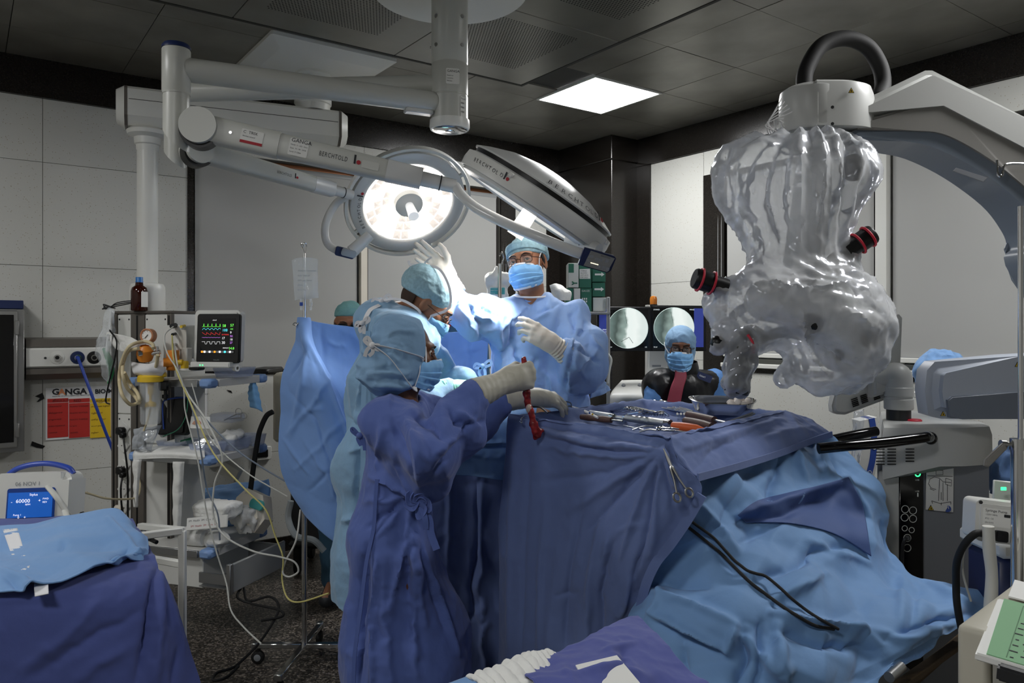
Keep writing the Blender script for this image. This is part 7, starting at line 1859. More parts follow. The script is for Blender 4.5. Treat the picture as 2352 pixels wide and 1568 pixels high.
V,Q=S.mesh();V=V+normals(V,Q)*(.008*crumple(V,22,3))[:,None];o=mesh_obj('gauze_heap',(V,Q),'gauze');tag(o,'heap of white gauze in the clear tray on the middle shelf','gauze')
rag('shelf_liner',[[(310,1030,3.86),(390,1022,3.90),(470,1030,3.80)],[(305,1042,3.84),(390,1038,3.78),(470,1046,3.735)],[(306,1055,3.835),(390,1052,3.77),(468,1056,3.73)]],'gauze','white cloth lining hanging over the front of the middle shelf','cloth',.004)
rag('plastic_wrap',[[(305,985,3.9),(340,980,3.86),(372,975,3.88)],[(306,1010,3.86),(335,1005,3.80),(360,1000,3.84)],[(300,1032,3.85),(325,1032,3.80),(345,1035,3.80)]],'film_clear','crumpled clear wrapping at the tower end of the middle shelf','wrapper',.012)
for a,lab in (((306,1055,325,1165),'torn gauze strip hanging from the middle shelf near the plugs'),((397,1060,424,1212),'long gauze strip hanging from the middle shelf over the white case')):
 x0,y0,x1,y1=a;d_=3.80 if x0<350 else 3.75
 P=[[(x0,y0+(y1-y0)*k,d_),((x0+x1)/2-4*k,y0+(y1-y0)*k,d_-.015),(x1-9*k,y0+(y1-y0)*k,d_)]for k in (0,.35,.7,1)]
 rag('gauze_strip',P,'gauze',lab,'gauze',.005)
def pillow(name,c,r,m,label,cat,rot=None,amp=.006,f=16):
 S=SDF(Vector(c)-Vector((1,1,1))*(max(r)+.03),Vector(c)+Vector((1,1,1))*(max(r)+.03),.007)
 S.ell(c,r,rot,0);V,Q=S.mesh();V=V+normals(V,Q)*(amp*crumple(V,f,3))[:,None]
 return tag(mesh_obj(name,(V,Q),m),label,cat)
K=frame((-.15,-1,.35),(1,-.12,.12));bm=BM();prism(bm,rrect(.21,.06,.002,1),W(476,1200,3.74),K,.012,.002);bx_=obj('printed_pack',bm,'label_white');tag(bx_,'white printed dressing pack on the lower shelf under folded cloth','pack')
for k_ in range(2):text('3M  Health  3M  Care  3M',.013,W(476,1200,3.74)+K.col[2]*.0066-K.col[0]*(.095-.012*k_)+K.col[1]*(.014-.026*k_),K.col[0],K.col[1],('ink','ink_red')[k_],bx_)
S=SDF(W(500,1160,3.86)-Vector((.17,.17,.14)),W(500,1160,3.86)+Vector((.17,.17,.14)),.007)
for k_ in range(3):
 c_=W(500,1160+9*k_,3.86);S.cap(c_-TX*.085,c_+TX*.085,.022,.022,.004,(TY,3.6))
V,Q=S.mesh();V=V+normals(V,Q)*(.004*crumple(V,18,3))[:,None];tag(mesh_obj('folded_dressing',(V,Q),'gauze'),'thick folded white dressing on top of the lower shelf pile','dressing')
pillow('gauze_pile',S_(.03,.25,.56),(.06,.06,.06),'gauze','bunched white gauze beside the folded dressing','gauze',None,.02,22)
bm=BM();
for k in range(1):lathe(bm,S_(-.20,.06,.505),TX,[(0,.0),(.03,.0),(.044,.004),(.046,.05),(.045,.12),(.04,.13),(0,.13)],28)
one('bandage_roll',bm,'gauze','thick white bandage roll at the front of the lower shelf','bandage')
pillow('cotton_roll',S_(-.02,.08,.495),(.07,.05,.035),'gauze','loose cotton roll beside the bandage roll','cotton',TM,.008)
wm=thing('air_warmer','cream plastic warming unit with teal window at the back of the lower shelf','device',W(585,1220,4.1))
K=frame((-.3,-1,.35),(1,-.2,-.25));bm=BM();prism(bm,[(-.10,-.08),(.08,-.10),(.11,-.02),(.05,.09),(-.06,.10),(-.10,.04)],W(582,1172,4.02),K,.13,.025,3);obj('shell',bm,'cream_paint',wm)
bm=BM();prism(bm,rrect(.09,.05,.02,4),W(590,1158,3.945),K,.01,.004);obj('window',bm,'teal_pad',wm)
rag('folded_drape',[[(440,1125,4.3),(520,1112,4.3),(618,1102,4.3)],[(440,1160,4.22),(520,1140,4.2),(620,1130,4.22)],[(440,1215,4.22),(520,1210,4.2),(610,1200,4.22)]],'drape_light','folded blue drape at the back of the lower shelf','drape')
sk=thing('wall_socket','white wall socket panel with black insert beside the gauze trays','socket',wallpt(604,1040,5.24))
bm=BM();wbox(bm,588,624,1026,1056,5.22,5.25,.004);obj('plate',bm,'white_plastic',sk);bm=BM();wbox(bm,592,616,1033,1050,5.214,5.222,.002);obj('insert',bm,'black',sk)
bm=BM();wbox(bm,480,520,1062,1072,5.22,5.25,.003);one('socket_strip',bm,'off_white','low white socket strip on the wall under the middle shelf','socket')
bm=BM();K=frame((-.2,-1,-.1),(1,-.1,-.35));prism(bm,[(-.06,-.03),(.06,-.045),(.075,.03),(-.03,.05)],W(525,1078,4.15),K,.05,.003);cbx2=obj('paper_box',bm,'off_white');tag(cbx2,'small tilted paper box hanging below the middle shelf','box')
def lead(pts,r,m,label,cat='cable',group=None,d0=3.7):
 bm=BM();tube(bm,[W(*(p if len(p)==3 else (p[0],p[1],d0)))for p in pts],r,8,7);return one('cable' if cat=='cable' else 'tube',bm,m,label,cat,group)
lead([(398,750,3.76),(378,770,3.70),(384,810,3.66),(408,850,3.64),(422,890,3.64),(425,940,3.64),(440,1000,3.62),(455,1060,3.6),(466,1130,3.6),(480,1200,3.6),(498,1270,3.6),(520,1340,3.58),(530,1400,3.5),(560,1440,3.4),(600,1478,3.3)],.0036,'cable_white','white lead falling from the module rack past the shelves to the floor')
lead([(400,790,3.74),(410,850,3.66),(432,905,3.64),(470,960,3.62),(505,1030,3.6),(510,1065,3.6),(493,1110,3.6),(490,1180,3.6),(515,1230,3.58),(580,1265,3.56),(640,1278,3.54),(676,1290,3.54),(685,1312,3.54),(665,1324,3.54),(650,1316,3.54),(655,1290,3.55),(680,1240,3.55),(690,1170,3.6)],.0045,'cable_white','thick white lead looping beside the drawer')
lead([(395,770,3.76),(402,840,3.66),(440,930,3.63),(490,1040,3.6),(560,1120,3.56),(610,1170,3.55),(632,1230,3.55),(650,1280,3.54),(648,1330,3.54),(660,1372,3.5),(690,1382,3.45),(755,1362,3.4)],.0038,'cable_yellow','pale yellow lead running down to the floor beside the drape screen stand')
lead([(430,905,3.66),(470,960,3.64),(540,1030,3.62),(600,1072,3.6),(655,1105,3.58)],.004,'cable_grey','blue grey lead crossing from the shelf to the drape flap')
lead([(420,880,3.66),(448,960,3.64),(462,1040,3.62),(475,1120,3.62),(500,1180,3.6),(505,1240,3.6)],.004,'cable_grey','grey lead dropping past the foil packets')
lead([(440,880,3.68),(480,1000,3.64),(560,1080,3.6),(660,1140,3.58)],.003,'cable_white','thin pale lead stretched from the shelf to the drape flap')
lead([(432,900,3.66),(428,950,3.64),(410,985,3.66),(375,1002,3.72)],.0025,'ink_green','thin green tube curling into the tray by the tower')
lead([(627,945,4.05),(612,955,4.05),(598,985,4.05),(592,1010,4.05),(584,1060,4.05),(576,1120,4.05),(570,1180,4.05)],.014,'rubber','black corrugated hose behind the middle shelf','tube')
lead([(668,1150,3.85),(662,1190,3.85),(680,1230,3.8),(720,1240,3.78),(745,1265,3.78)],.016,'corrugated','grey corrugated breathing tube behind the drape stand','tube')
lead([(148,1122,3.2),(200,1132,3.4),(250,1145,3.6),(310,1143,3.8),(322,1120,3.9),(318,1095,4.0)],.005,'hose_cream','cream lead from the drill console to the tower')
lead([(548,1530,3.15),(520,1555,3.05),(490,1562,3.03),(498,1545,3.08),(530,1535,3.12),(552,1520,3.2),(600,1470,3.4),(640,1400,3.6),(620,1370,3.7),(570,1380,3.72),(560,1350,3.78)],.006,'rubber','black power lead coiled on the floor between table and drape stand')
lead([(560,1340,3.8),(545,1370,3.72),(575,1385,3.7),(640,1400,3.6),(648,1415,3.55),(600,1425,3.5)],.006,'rubber','black power lead tangled on the floor under the open drawer')
lead([(252,758,3.9),(268,785,3.86),(262,830,3.86),(250,880,3.86),(243,920,3.88),(252,928,3.88)],.004,'black','black lead with probe hanging before the tower')
iv=thing('infusion_stand','chrome infusion stand on castors holding a saline bag and the drape screen','stand',(-.957,3.48,0))
ip=Vector((-.962,3.53,0))
bm=BM();cyl(bm,ip+Z*.09,ip+Z*1.30,.0125,n=18);obj('pole',bm,'chrome',iv)
bm=BM();cyl(bm,ip+Z*1.28,ip+Z*1.90,.008,n=14);obj('upper_pole',bm,'chrome',iv)
bm=BM()
for s in (-1,1):tube(bm,[ip+Z*1.90,ip+Vector((.012*s,-.006,1.935)),ip+Vector((.006*s,-.02,1.945)),ip+Vector((.0*s,-.022,1.925))],.003,6)
obj('hook',bm,'chrome',iv)
for d_,L in ((Vector((-1,.0,0)),.235),(Vector((1,.0,0)),.20),(Vector((-.06,-1,0)),.33),(Vector((.05,1,0)),.25)):
 d_=d_.normalized();M=frame(d_,Z);bm=BM();box(bm,(.022,.03,L),ip+d_*L/2+Z*.085,M,.003);lg=obj('leg',bm,'chrome',iv)
 e=ip+d_*(L-.02)
 bm=BM();box(bm,(.03,.036,.03),e+d_*.012+Z*.085,M,.004);obj('end_cap',bm,'steel',lg)
 sd=d_.cross(Z);bm=BM();lathe(bm,e+Z*.031-sd*.012,sd,[(0,.0),(.024,0),(.03,.004),(.03,.02),(.024,.024),(0,.024)],22);cyl(bm,e+Z*.04,e+Z*.075,.012,n=12);obj('caster',bm,'rubber',lg)
 bm=BM();lathe(bm,e+Z*.031-sd*.0135,sd,[(0,.0),(.014,0),(.016,.001)],18);obj('wheel_disc',bm,'key_grey',lg)
bm=BM();tube(bm,[W(692,736,3.46),W(685,742,3.45),W(680,747,3.45),W(673,745,3.45),W(678,741,3.45),W(686,744,3.45)],.0022,6);one('towel_clip',bm,'steel','steel towel clip pinching the drape screen at the stand','clip')
sb=thing('saline_bag','clear saline bag hanging on the chrome infusion stand','bag',W(700,595,3.5))
P=[[(670,597,3.49),(685,592,3.49),(715,592,3.49),(730,595,3.49)],[(671,610,3.49),(688,608,3.475),(712,608,3.475),(730,610,3.49)],[(674,640,3.49),(690,640,3.46),(712,640,3.46),(730,640,3.49)],[(676,675,3.49),(690,675,3.455),(714,675,3.455),(731,672,3.49)],[(677,690,3.49),(692,687,3.48),(714,686,3.48),(732,684,3.49)]]
sheet('bag_front',px(P),40,50,'bag_clear',sb,lambda V,N,u,v:.006*paper(V,16,3),.0015)
sheet('bag_back',px([[(x,y,3.49+(3.49-d)*.7)for x,y,d in r]for r in P]),24,24,'bag_clear',sb,None,.0015)
for x,m_ in ((692,'ink_blue'),(714,'cable_white')):
 bm=BM();cyl(bm,W(x,686,3.49),W(x,712,3.49),.006,.005,12);obj('port',bm,'clear',sb);bm=BM();cyl(bm,W(x,694,3.485),W(x,702,3.485),.0075,n=12);obj('port_band',bm,m_,sb)
for i,s_ in enumerate(('SODIUM CHLORIDE','INJECTION IP','0.9% w/v  500 ml','STERILE','ISOTONIC')):text(s_,.009,W(684,622+11*i,3.452),(1,.03,0),Z,'cable_grey',sb)
i2=thing('infusion_stand','chrome infusion stand behind the raised arm with a white and green bag','stand',W(1148,700,4.1))
q2=Vector((W(1148,0,4.1).x,4.1,0))
bm=BM();cyl(bm,q2+Z*.05,q2+Z*1.9,.011,n=16);obj('pole',bm,'chrome',i2)
bm=BM();tube(bm,[q2+Z*1.88,q2+Vector((.02,0,1.93)),q2+Vector((.01,-.02,1.96)),q2+Vector((.0,-.03,1.94))],.004,8);obj('hook',bm,'chrome',i2)
bm=BM();lathe(bm,q2,Z,[(0,.05),(.02,.05),(.1,.03),(.12,.015),(.12,0),(0,0)],32);obj('base',bm,'steel',i2)
b2=thing('fluid_bottle','white soft fluid bottle with green printed label on the stand behind the raised arm','bottle',W(1143,640,4.14))
S=SDF(W(1095,720,4.14)-Vector((0,.12,0)),W(1195,600,4.14)+Vector((0,.12,0)),.007)
S.cap(W(1143,690,4.16),W(1143,655,4.16),.058,.055,0,((0,1,0),.5));S.cap(W(1128,640,4.16),W(1160,640,4.16),.035,.035,.03);S.cap(W(1143,640,4.16),W(1141,614,4.16),.02,.009,.03)
V,Q=S.mesh();V=V+normals(V,Q)*(.004*crumple(V,18,3))[:,None];mesh_obj('body',(V,Q),'white_plastic',b2)
bm=BM();prism(bm,rrect(.085,.06,.004,2),W(1143,672,4.118),FX,.002);gl_=obj('green_label',bm,'label_white',b2)
bm=BM();prism(bm,rrect(.078,.036,.002,2),W(1143,668,4.116),FX,.002);obj('label_field',bm,'teal_pad',gl_)
for i,s_ in enumerate(('METRONIDAZOLE','INJECTION IP','500 mg')):text(s_,.0075,W(1127,661+6*i,4.1145),(1,0,0),Z,'label_white',gl_)
dc=thing('drill_console','white console with blue carry handle and blue touch screen behind the navy table','console',W(75,1220,2.75))
K=frame((.18,-.97,.15),(1,.18,0));cc2=W(64,1175,2.78)
cdx,cdy,cdz=K.col[0],K.col[1],K.col[2]
bm=BM();prism(bm,rrect(.262,.36,.03,5),cc2-cdz*.09-cdy*.04,K,.17,.025,3);obj('housing',bm,'white_plastic',dc)
bm=BM();prism(bm,rrect(.16,.23,.008,3),cc2-cdy*.03+cdx*.008,K,.008,.002);s2=obj('screen',bm,'screen_navy',dc)
bm=BM();prism(bm,[(-.074,0),(.074,0),(.074,.09),(-.074,.09)],cc2+cdz*.005-cdy*.02+cdx*.008,K,.001);obj('screen_field',bm,'screen_blue',s2,0)
for s_,sz,x,y in (('Stylus',.012,.0,.036),('60000',.019,-.044,.014),('RPM',.009,-.012,.001),('FWD',.009,.045,.02),('REV',.009,.045,.008),('Pump 1',.009,-.05,-.035),('-',.016,-.06,.012),('+',.016,.03,.014),('-',.014,-.06,-.046),('0',.012,-.035,-.044),('+',.014,-.015,-.044),('?',.016,-.058,-.135)):text(s_,sz,cc2+cdz*.0062+cdx*(x+.004)+cdy*(y+.025),cdx,cdy,'crt_white',s2)
for y in (-.07,-.10,-.12):
 bm=BM();prism(bm,rrect(.014,.013,.003,2),cc2+cdz*.005+cdx*(-.055)+cdy*y,K,.002);obj('screen_icon',bm,'key_grey',s2)
text('06 NOV 1',.02,cc2+cdz*-.0035+cdx*-.05+cdy*.10,cdx,cdy,'key_grey',dc)
bm=BM();tube(bm,[cc2+cdx*-.13+cdy*.10-cdz*.06,cc2+cdx*-.07+cdy*.155-cdz*.06,cc2+cdx*.02+cdy*.172-cdz*.06,cc2+cdx*.10+cdy*.155-cdz*.06,cc2+cdx*.125+cdy*.13-cdz*.06],.014,12,sx=.7);obj('handle',bm,'hose_blue',dc)
bm=BM();tube(bm,[cc2+cdx*.06+cdy*.09+cdz*.0,cc2+cdx*.10+cdy*.05+cdz*.02,cc2+cdx*.14+cdy*-.01+cdz*.02,W(150,1175,2.7),W(160,1200,2.62),W(175,1225,2.5)],.012,10,sx=.5);one('drill_hose',bm,'cable_white','white drill hose draped over the console corner onto the navy table','hose')
dt=thing('console_cart','steel cart under the drill console, hidden by the navy table','cart',(-1.75,2.9,0))
bm=BM();box(bm,(.34,.30,.03),(cc2.x,cc2.y+.10,cc2.z-.245),None,.005);obj('shelf',bm,'steel',dt)
for x in (-.14,.14):
 for y in (-.02,.22):
  bm=BM();cyl(bm,(cc2.x+x,cc2.y+y,0),(cc2.x+x,cc2.y+y,cc2.z-.25),.012,n=12);obj('leg',bm,'steel',dt)
bm=BM();tube(bm,[W(178,1205,2.55),W(186,1180,2.57),W(192,1185,2.57),W(196,1205,2.55)],.006,8);tube(bm,[W(184,1203,2.55),W(190,1176,2.58),W(197,1188,2.57)],.003,8);one('steel_ring',bm,'chrome','curved chrome instrument end showing behind the blue pack','instrument')
wf_=thing('frame_trolley','empty white metal trolley frame beside the navy table','trolley',W(415,1450,2.75))
def bar(bm,a,b,w_=.024):M=frame(Vector(b)-Vector(a),(0,0,1)if abs((Vector(b)-Vector(a)).normalized().z)<.9 else (1,0,0));box(bm,(w_,w_,(Vector(b)-Vector(a)).length),(Vector(a)+Vector(b))/2,M,.003)
fa,fb2=W(419,1218,2.72),W(322,1208,2.98)
for nm,a,b in (('post',Vector((fa.x,fa.y,0)),fa),('post',Vector((fb2.x,fb2.y,0)),fb2),('top_bar',fa,fb2),('mid_bar',fa-Z*.12,fb2-Z*.12),('top_bar',fa,fa+Vector((-.4,-.25,0))),('post',Vector((fa.x-.4,fa.y-.25,0)),fa+Vector((-.4,-.25,0)))):
 bm=BM();bar(bm,a,b);obj(nm,bm,'white_paint',wf_)
bm=BM();box(bm,(.04,.03,.02),W(340,1235,2.9),None,.006);tube(bm,[W(345,1238,2.9),W(360,1245,2.88)],.008,8);cb3=obj('cable_clip',bm,'black',wf_)
am=thing('anaesthesia_machine','beige and black anaesthesia machine mostly hidden behind the drape screen','machine',(-1.15,5.0,0))
bm=BM();box(bm,(.5,.40,.62),(-1.15,5.0,.52),None,.02);obj('lower_cabinet',bm,'dark_grey',am)
bm=BM();box(bm,(.24,.34,.44),(-1.40,5.0,1.05),None,.02);obj('upper_cabinet',bm,'beige_plastic',am)
bm=BM();box(bm,(.12,.3,.03),W(610,850,4.5),None,.008);obj('side_tray',bm,'black',am)
for x in (-1.36,-.94):
 for y in (4.84,5.16):
  bm=BM();lathe(bm,(x,y,.05),(1,0,0),[(0,-.018),(.045,-.018),(.05,-.012),(.05,.012),(.045,.018),(0,.018)],20);box(bm,(.05,.05,.14),(x,y,.145),None,.01);obj('caster',bm,'rubber',am)
bm=BM();box(bm,(.5,.5,.05),(-1.15,5.0,.2),None,.02);obj('base_plate',bm,'black',am)
for i,(x,y)in enumerate(((605,1325),(720,1480))):
 pass
#x-ray monitors, boxes, right edge
mat('xray','#c8d8d2',0.3,emit=('#cfe0da',.55))
mat('xray_blue','#34408c',0.3,emit=('#34408c',.5))
mat('xray_text','#e8f0f0',0.3,emit=('#e8f0f0',.8))
def xray_mat():
 m=bpy.data.materials.new('xray_image');MATS['xray_image']=m;m.use_nodes=True
 nt=m.node_tree;b=nt.nodes['Principled BSDF'];b.inputs['Base Color'].default_value=(.02,.02,.02,1);b.inputs['Roughness'].default_value=.3
 tc=nt.nodes.new('ShaderNodeTexCoord');sx=nt.nodes.new('ShaderNodeSeparateXYZ');nt.links.new(tc.outputs['Generated'],sx.inputs[0])
 n=nt.nodes.new('ShaderNodeTexNoise');n.inputs['Scale'].default_value=3;nt.links.new(tc.outputs['Generated'],n.inputs['Vector'])
 ad=nt.nodes.new('ShaderNodeMath');ad.operation='MULTIPLY_ADD';ad.inputs[1].default_value=.35
 nt.links.new(n.outputs[0],ad.inputs[0]);nt.links.new(sx.outputs[0],ad.inputs[2])
 cr=nt.nodes.new('ShaderNodeValToRGB');e=cr.color_ramp.elements
 e[0].position=.2;e[0].color=rgb('#6f8580');e[1].position=1.0;e[1].color=rgb('#dfeae6')
 for p,c in ((.42,'#46544f'),(.56,'#8fa39c'),(.62,'#eef8f4'),(.85,'#f2faf6')):
  k=e.new(p);k.color=rgb(c)
 nt.links.new(ad.outputs[0],cr.inputs[0]);nt.links.new(cr.outputs[0],b.inputs['Emission Color']);b.inputs['Emission Strength'].default_value=.95
xray_mat()
XD=5.1
def xscreen(x0,x1,y0,y1,cx,r,label,blue,texts):
 t=thing('xray_monitor',label,'monitor',W((x0+x1)/2,y1,XD),'twin x-ray monitors')
 slab('bezel',[(x0,y0),(x1,y0+1),(x1,y1),(x0,y1)],XD,.05,'black',t,.006)
 s=slab('screen',[(x0+5,y0+6),(x1-5,y0+7),(x1-5,y1-8),(x0+5,y1-8)],XD-.026,.003,'screen_black',t,.0005)
 p=W(cx,(y0+y1)/2-1,XD-.029)
 bm=BM();bm.faces.new([bm.verts.new(p+Vector((math.cos(a)*r,0,math.sin(a)*r)))for a in [2*math.pi*i/48 for i in range(48)]]);obj('xray_image',bm,'xray_image',s,0)
 bm=BM();tube(bm,[p+Vector((math.cos(a)*r,-.0005,math.sin(a)*r))for a in [2*math.pi*i/48 for i in range(49)]],.0016,5,smooth=False);obj('image_ring',bm,'xray',s)
 bm=BM();tube(bm,[p+Vector((-.02,-.0008,.105)),p+Vector((-.006,-.0008,.03))],.0011,5,smooth=False);tube(bm,[p+Vector((.008,-.0008,-.06)),p+Vector((.035,-.0008,-.10))],.0014,5,smooth=False);tube(bm,[p+Vector((-.045,-.0008,-.09)),p+Vector((.008,-.0008,-.06))],.0014,5,smooth=False);obj('needle_shadow',bm,'dark_grey',s)
 bm=BM();a,b=blue;q0,q1=W(a,y0+7,XD-.0285),W(b,y1-9,XD-.0285);quad(bm,(q0.x,q0.y,q1.z),(q1.x,q0.y,q1.z),(q1.x,q0.y,q0.z),(q0.x,q0.y,q0.z));obj('blue_bar',bm,'xray_blue',s,0)
 for tx,x,y in texts:text(tx,.011,W(x,y,XD-.0295),(1,0,0),Z,'xray_text',s)
 return t
xscreen(1371,1494,703,806,1442,.134,'x-ray monitor nearer the navy-gowned group, round image and blue bar on its far side',(1376,1396),(('PATIENT',1377,713),('ID 2041',1377,719),('SPINE',1384,757),('AP VIEW',1384,762),('68 kV',1397,797),('1/2',1481,797)))
xscreen(1495,1620,701,806,1548,.134,'x-ray monitor behind the person in the lead apron, blue bar beside the plastic drape',(1594,1616),(('STORED',1501,711),('IMAGE',1584,711),('70 kV',1501,797)))
xc=thing('xray_cart','white monitor cart with orange beacon and sloped keypad desk below the x-ray monitors','cart',W(1495,900,5.25))
slab('column',[(1485,700),(1532,700),(1534,1200),(1483,1200)],5.3,.12,'white_plastic',xc,.01)
bm=BM();bp_=W(1501,703,5.22);lathe(bm,bp_,Z,[(0,0),(.026,0),(.026,.012),(.022,.014)],24);obj('beacon_base',bm,'black',xc)
mat('beacon','#d9822a',0.25,trans=0.3)
bm=BM();lathe(bm,bp_,Z,[(.024,.012),(.025,.05),(.02,.066),(0,.072)],24);obj('beacon_dome',bm,'beacon',xc)
bm=BM();box(bm,(.42,.4,.75),(1.10,5.3,.55),None,.03,2);obj('cabinet',bm,'white_plastic',xc)
rows=[[(1402,908,4.95),(1450,908,4.95),(1515,910,4.95)],[(1412,893,5.05),(1456,892,5.05),(1515,893,5.05)],[(1428,876,5.16),(1470,875,5.16),(1515,877,5.16)]]
sheet('desk',px([[(1396,930,4.94),(1450,930,4.94),(1515,930,4.94)]]+rows),20,24,'white_plastic',xc,None,.02)
for i in range(7):
 bm=BM();box(bm,(.022,.016,.006),W(1432+9.5*i,901,4.985),None,.002);obj('key',bm,'key_grey',xc)
for x in (1432,1469):
 bm=BM();lathe(bm,W(x,886,5.07),(0,-.6,.8),[(0,.012),(.012,.012),(.014,0)],16);obj('knob',bm,'key_grey',xc)
for y in (840,855):
 bm=BM();box(bm,(.06,.003,.012),W(1508,y,5.236),None);obj('name_plate',bm,'key_grey',xc)
mat('box_green','#2f6b57',0.6);mat('box_white','#cfd2ce',0.6)
def carton(x0,x1,y0,y1,d,m,label,face=None):
 t=thing('supply_box',label,'box',W((x0+x1)/2,y1,d),'supply boxes behind the raised-hand person')
 slab('carton',[(x0,y0),(x1,y0),(x1,y1),(x0,y1)],d,.18,m,t,.003,d+.09)
 if face:face(t,d-.0015)
 return t
def f1_(t,d):
 slab('paper_label',[(1331,618),(1355,617),(1356,640),(1331,640)],d,.002,'label_white',t,.0003)
 for i in range(4):text(('STERILE','GLOVES','LOT 2019','EXP 2022')[i],.012,W(1333,622+5*i,d-.002),(1,0,0),Z,'ink',t)
def f2_(t,d):
 slab('green_band',[(1306,605),(1318,605),(1318,626),(1306,626)],d,.002,'box_green',t,.0003);bm=BM();p=W(1318,650,d-.001)
 tube(bm,[p+Vector((-.012,0,.01)),p+Vector((.0,0,.0)),p+Vector((-.012,0,-.01))],.004,6);tube(bm,[p,p+Vector((.022,0,0))],.004,6);obj('box_mark',bm,'box_green',t)
def f3_(t,d):
 bm=BM();p=W(1377,630,d-.001);prism(bm,[(-.03,-.006),(.012,-.006),(.012,-.014),(.032,0),(.012,.014),(.012,.006),(-.03,.006)],p,FX,.001);obj('arrow_mark',bm,'label_white',t)
def f4_(t,d):
 bm=BM();p=W(1376,664,d-.001);prism(bm,[(-.03,-.006),(.012,-.006),(.012,-.014),(.032,0),(.012,.014),(.012,.006),(-.03,.006)],p,FX,.001);obj('arrow_mark',bm,'label_white',t)
def f5_(t,d):
 text('GAUZE',.016,W(1336,668,d-.001),(1,0,0),Z,'label_white',t)
 for i in range(3):
  for j in range(2):
   bm=BM();box(bm,(.008,.001,.012),W(1338+4.5*i,686+6*j,d-.001));obj('print_mark',bm,'label_white',t)
carton(1305,1329,604,660,4.9,'box_white','white supply box with green corner band, topmost beside the dark column',f2_)
carton(1330,1358,604,661,4.92,'box_green','green supply box with a white paper label, top of the stack',f1_)
carton(1360,1391,604,647,4.95,'box_green','green supply box with white arrow behind the lamp control panel',f3_)
carton(1360,1390,649,681,4.95,'box_green','green supply box with white arrow above the plain white box',f4_)
carton(1318,1333,662,712,4.9,'box_white','narrow white supply box wedged in the middle of the stack')
carton(1300,1317,662,712,4.9,'box_green','narrow green supply box low beside the shoulder')
carton(1334,1359,662,715,4.92,'box_green','green supply box with small white print below the labelled one',f5_)
carton(1362,1392,683,715,4.95,'box_white','plain white supply box lowest beside the grey post')
sr=thing('supply_rack','grey metal rack carrying the green supply boxes','rack',W(1350,720,5.0))
slab('shelf',[(1270,716),(1402,716),(1402,722),(1270,722)],4.9,.24,'grey_paint',sr,.002,5.02)
for x in (1274,1397):
 for d in (4.93,5.12):
  p=W(x,0,d);bm=BM();bar(bm,(p.x,d,0),(p.x,d,EYE+(HOR-(682 if x>1300 else 712))/F*d),.022);obj('post',bm,'grey_paint',sr)
rag('tissue_bundle',[[(1262,655,4.6),(1280,650,4.6),(1300,662,4.6)],[(1266,672,4.6),(1285,668,4.55),(1312,672,4.6)],[(1270,690,4.6),(1290,690,4.56),(1310,690,4.6)]],'gauze','bundle of white paper strips behind the shoulder','paper',.006)
bm=BM();tube(bm,[W(1393,808,4.9),W(1404,825,4.9),W(1400,850,4.9),W(1396,880,4.9)],.007,8);one('monitor_cable',bm,'cable_white','white cable hanging from the x-ray monitor','cable')
ca=thing('c_arm','white x-ray arc with blue graduated band behind the microscope base','arc',W(1975,1080,3.6))
ctr=W(1760,1010,3.7);rr_=.50
for nm,r0,r1,m_,th_ in (('arc_body',rr_-.055,rr_+.03,'white_plastic',.09),('arc_band',rr_-.012,rr_+.016,'ink_blue',.096)):
 bm=BM();A_=np.linspace(-1.25,.22,26)
 rings(bm,[[ctr+Vector((math.cos(a)*r,y,math.sin(a)*r))for r,y in ((r0,-th_/2),(r1,-th_/2),(r1,th_/2),(r0,th_/2))]for a in A_]);ob_=obj(nm,bm,m_,ca)
for a in (-.06,-.3,-.52):
 p=ctr+Vector((math.cos(a)*(rr_+.002),-.0495,math.sin(a)*(rr_+.002)));bm=BM();tube(bm,[p+Vector((math.cos(k)*.008,0,math.sin(k)*.008))for k in np.linspace(0,6.283,15)],.0015,5,smooth=False);obj('scale_mark',bm,'label_white',ca)
rag('film_wrap',[[(1962,945,3.6),(1985,940,3.58)],[(1958,990,3.6),(1982,1000,3.56)],[(1955,1030,3.6),(1975,1050,3.56)],[(1945,1090,3.6),(1965,1100,3.57)]],'film_clear','crumpled clear film hanging before the x-ray arc','film',.015)
bm=BM();box(bm,(.24,.3,.45),(1.75,3.95,.3),None,.03);obj('arc_base',bm,'white_plastic',ca)
for x in (2072,2082):
 bm=BM();cyl(bm,W(x,1000,3.5),W(x,880,3.5),.008,n=10);obj('rear_post',bm,'alu',ca)
pillow('blue_bundle',W(2160,850,3.9),(.13,.1,.10),'drape_light','bundle of blue drape showing above the microscope swing arm','drape',None,.012,12)
pillow('blue_bundle',W(2310,1090,3.0),(.06,.06,.11),'drape_screen','crumpled blue cloth behind the chrome stand at the edge','drape',None,.014,14)
lg=thing('linen_stand','white stand carrying the blue drape bundle behind the swing arm','stand',(2.2,3.9,0));q3=W(2160,0,3.9)
bm=BM();box(bm,(.3,.25,.03),(q3.x,3.9,EYE+(HOR-905)/F*3.9),None,.004);obj('top',bm,'white_plastic',lg);bm=BM();box(bm,(.05,.05,1.18),(q3.x,3.9,.6),None,.004);obj('column',bm,'white_plastic',lg);bm=BM();box(bm,(.3,.3,.03),(q3.x,3.9,.015),None,.004);obj('foot',bm,'white_plastic',lg)
cs=thing('chrome_stand','tall chrome stand with clamp lever at the edge beside the microscope','stand',W(2340,1300,2.05))
q4=W(2338,0,2.05)
bm=BM();cyl(bm,(q4.x+.007,2.05,1.24),(q4.x+.007,2.05,1.88),.0065,n=14);obj('upper_rod',bm,'chrome',cs)
bm=BM();cyl(bm,(q4.x-.002,2.05,.05),(q4.x-.002,2.05,1.25),.0155,n=18);cyl(bm,(q4.x-.002,2.05,1.225),(q4.x-.002,2.05,1.255),.018,n=18);obj('pole',bm,'chrome',cs)
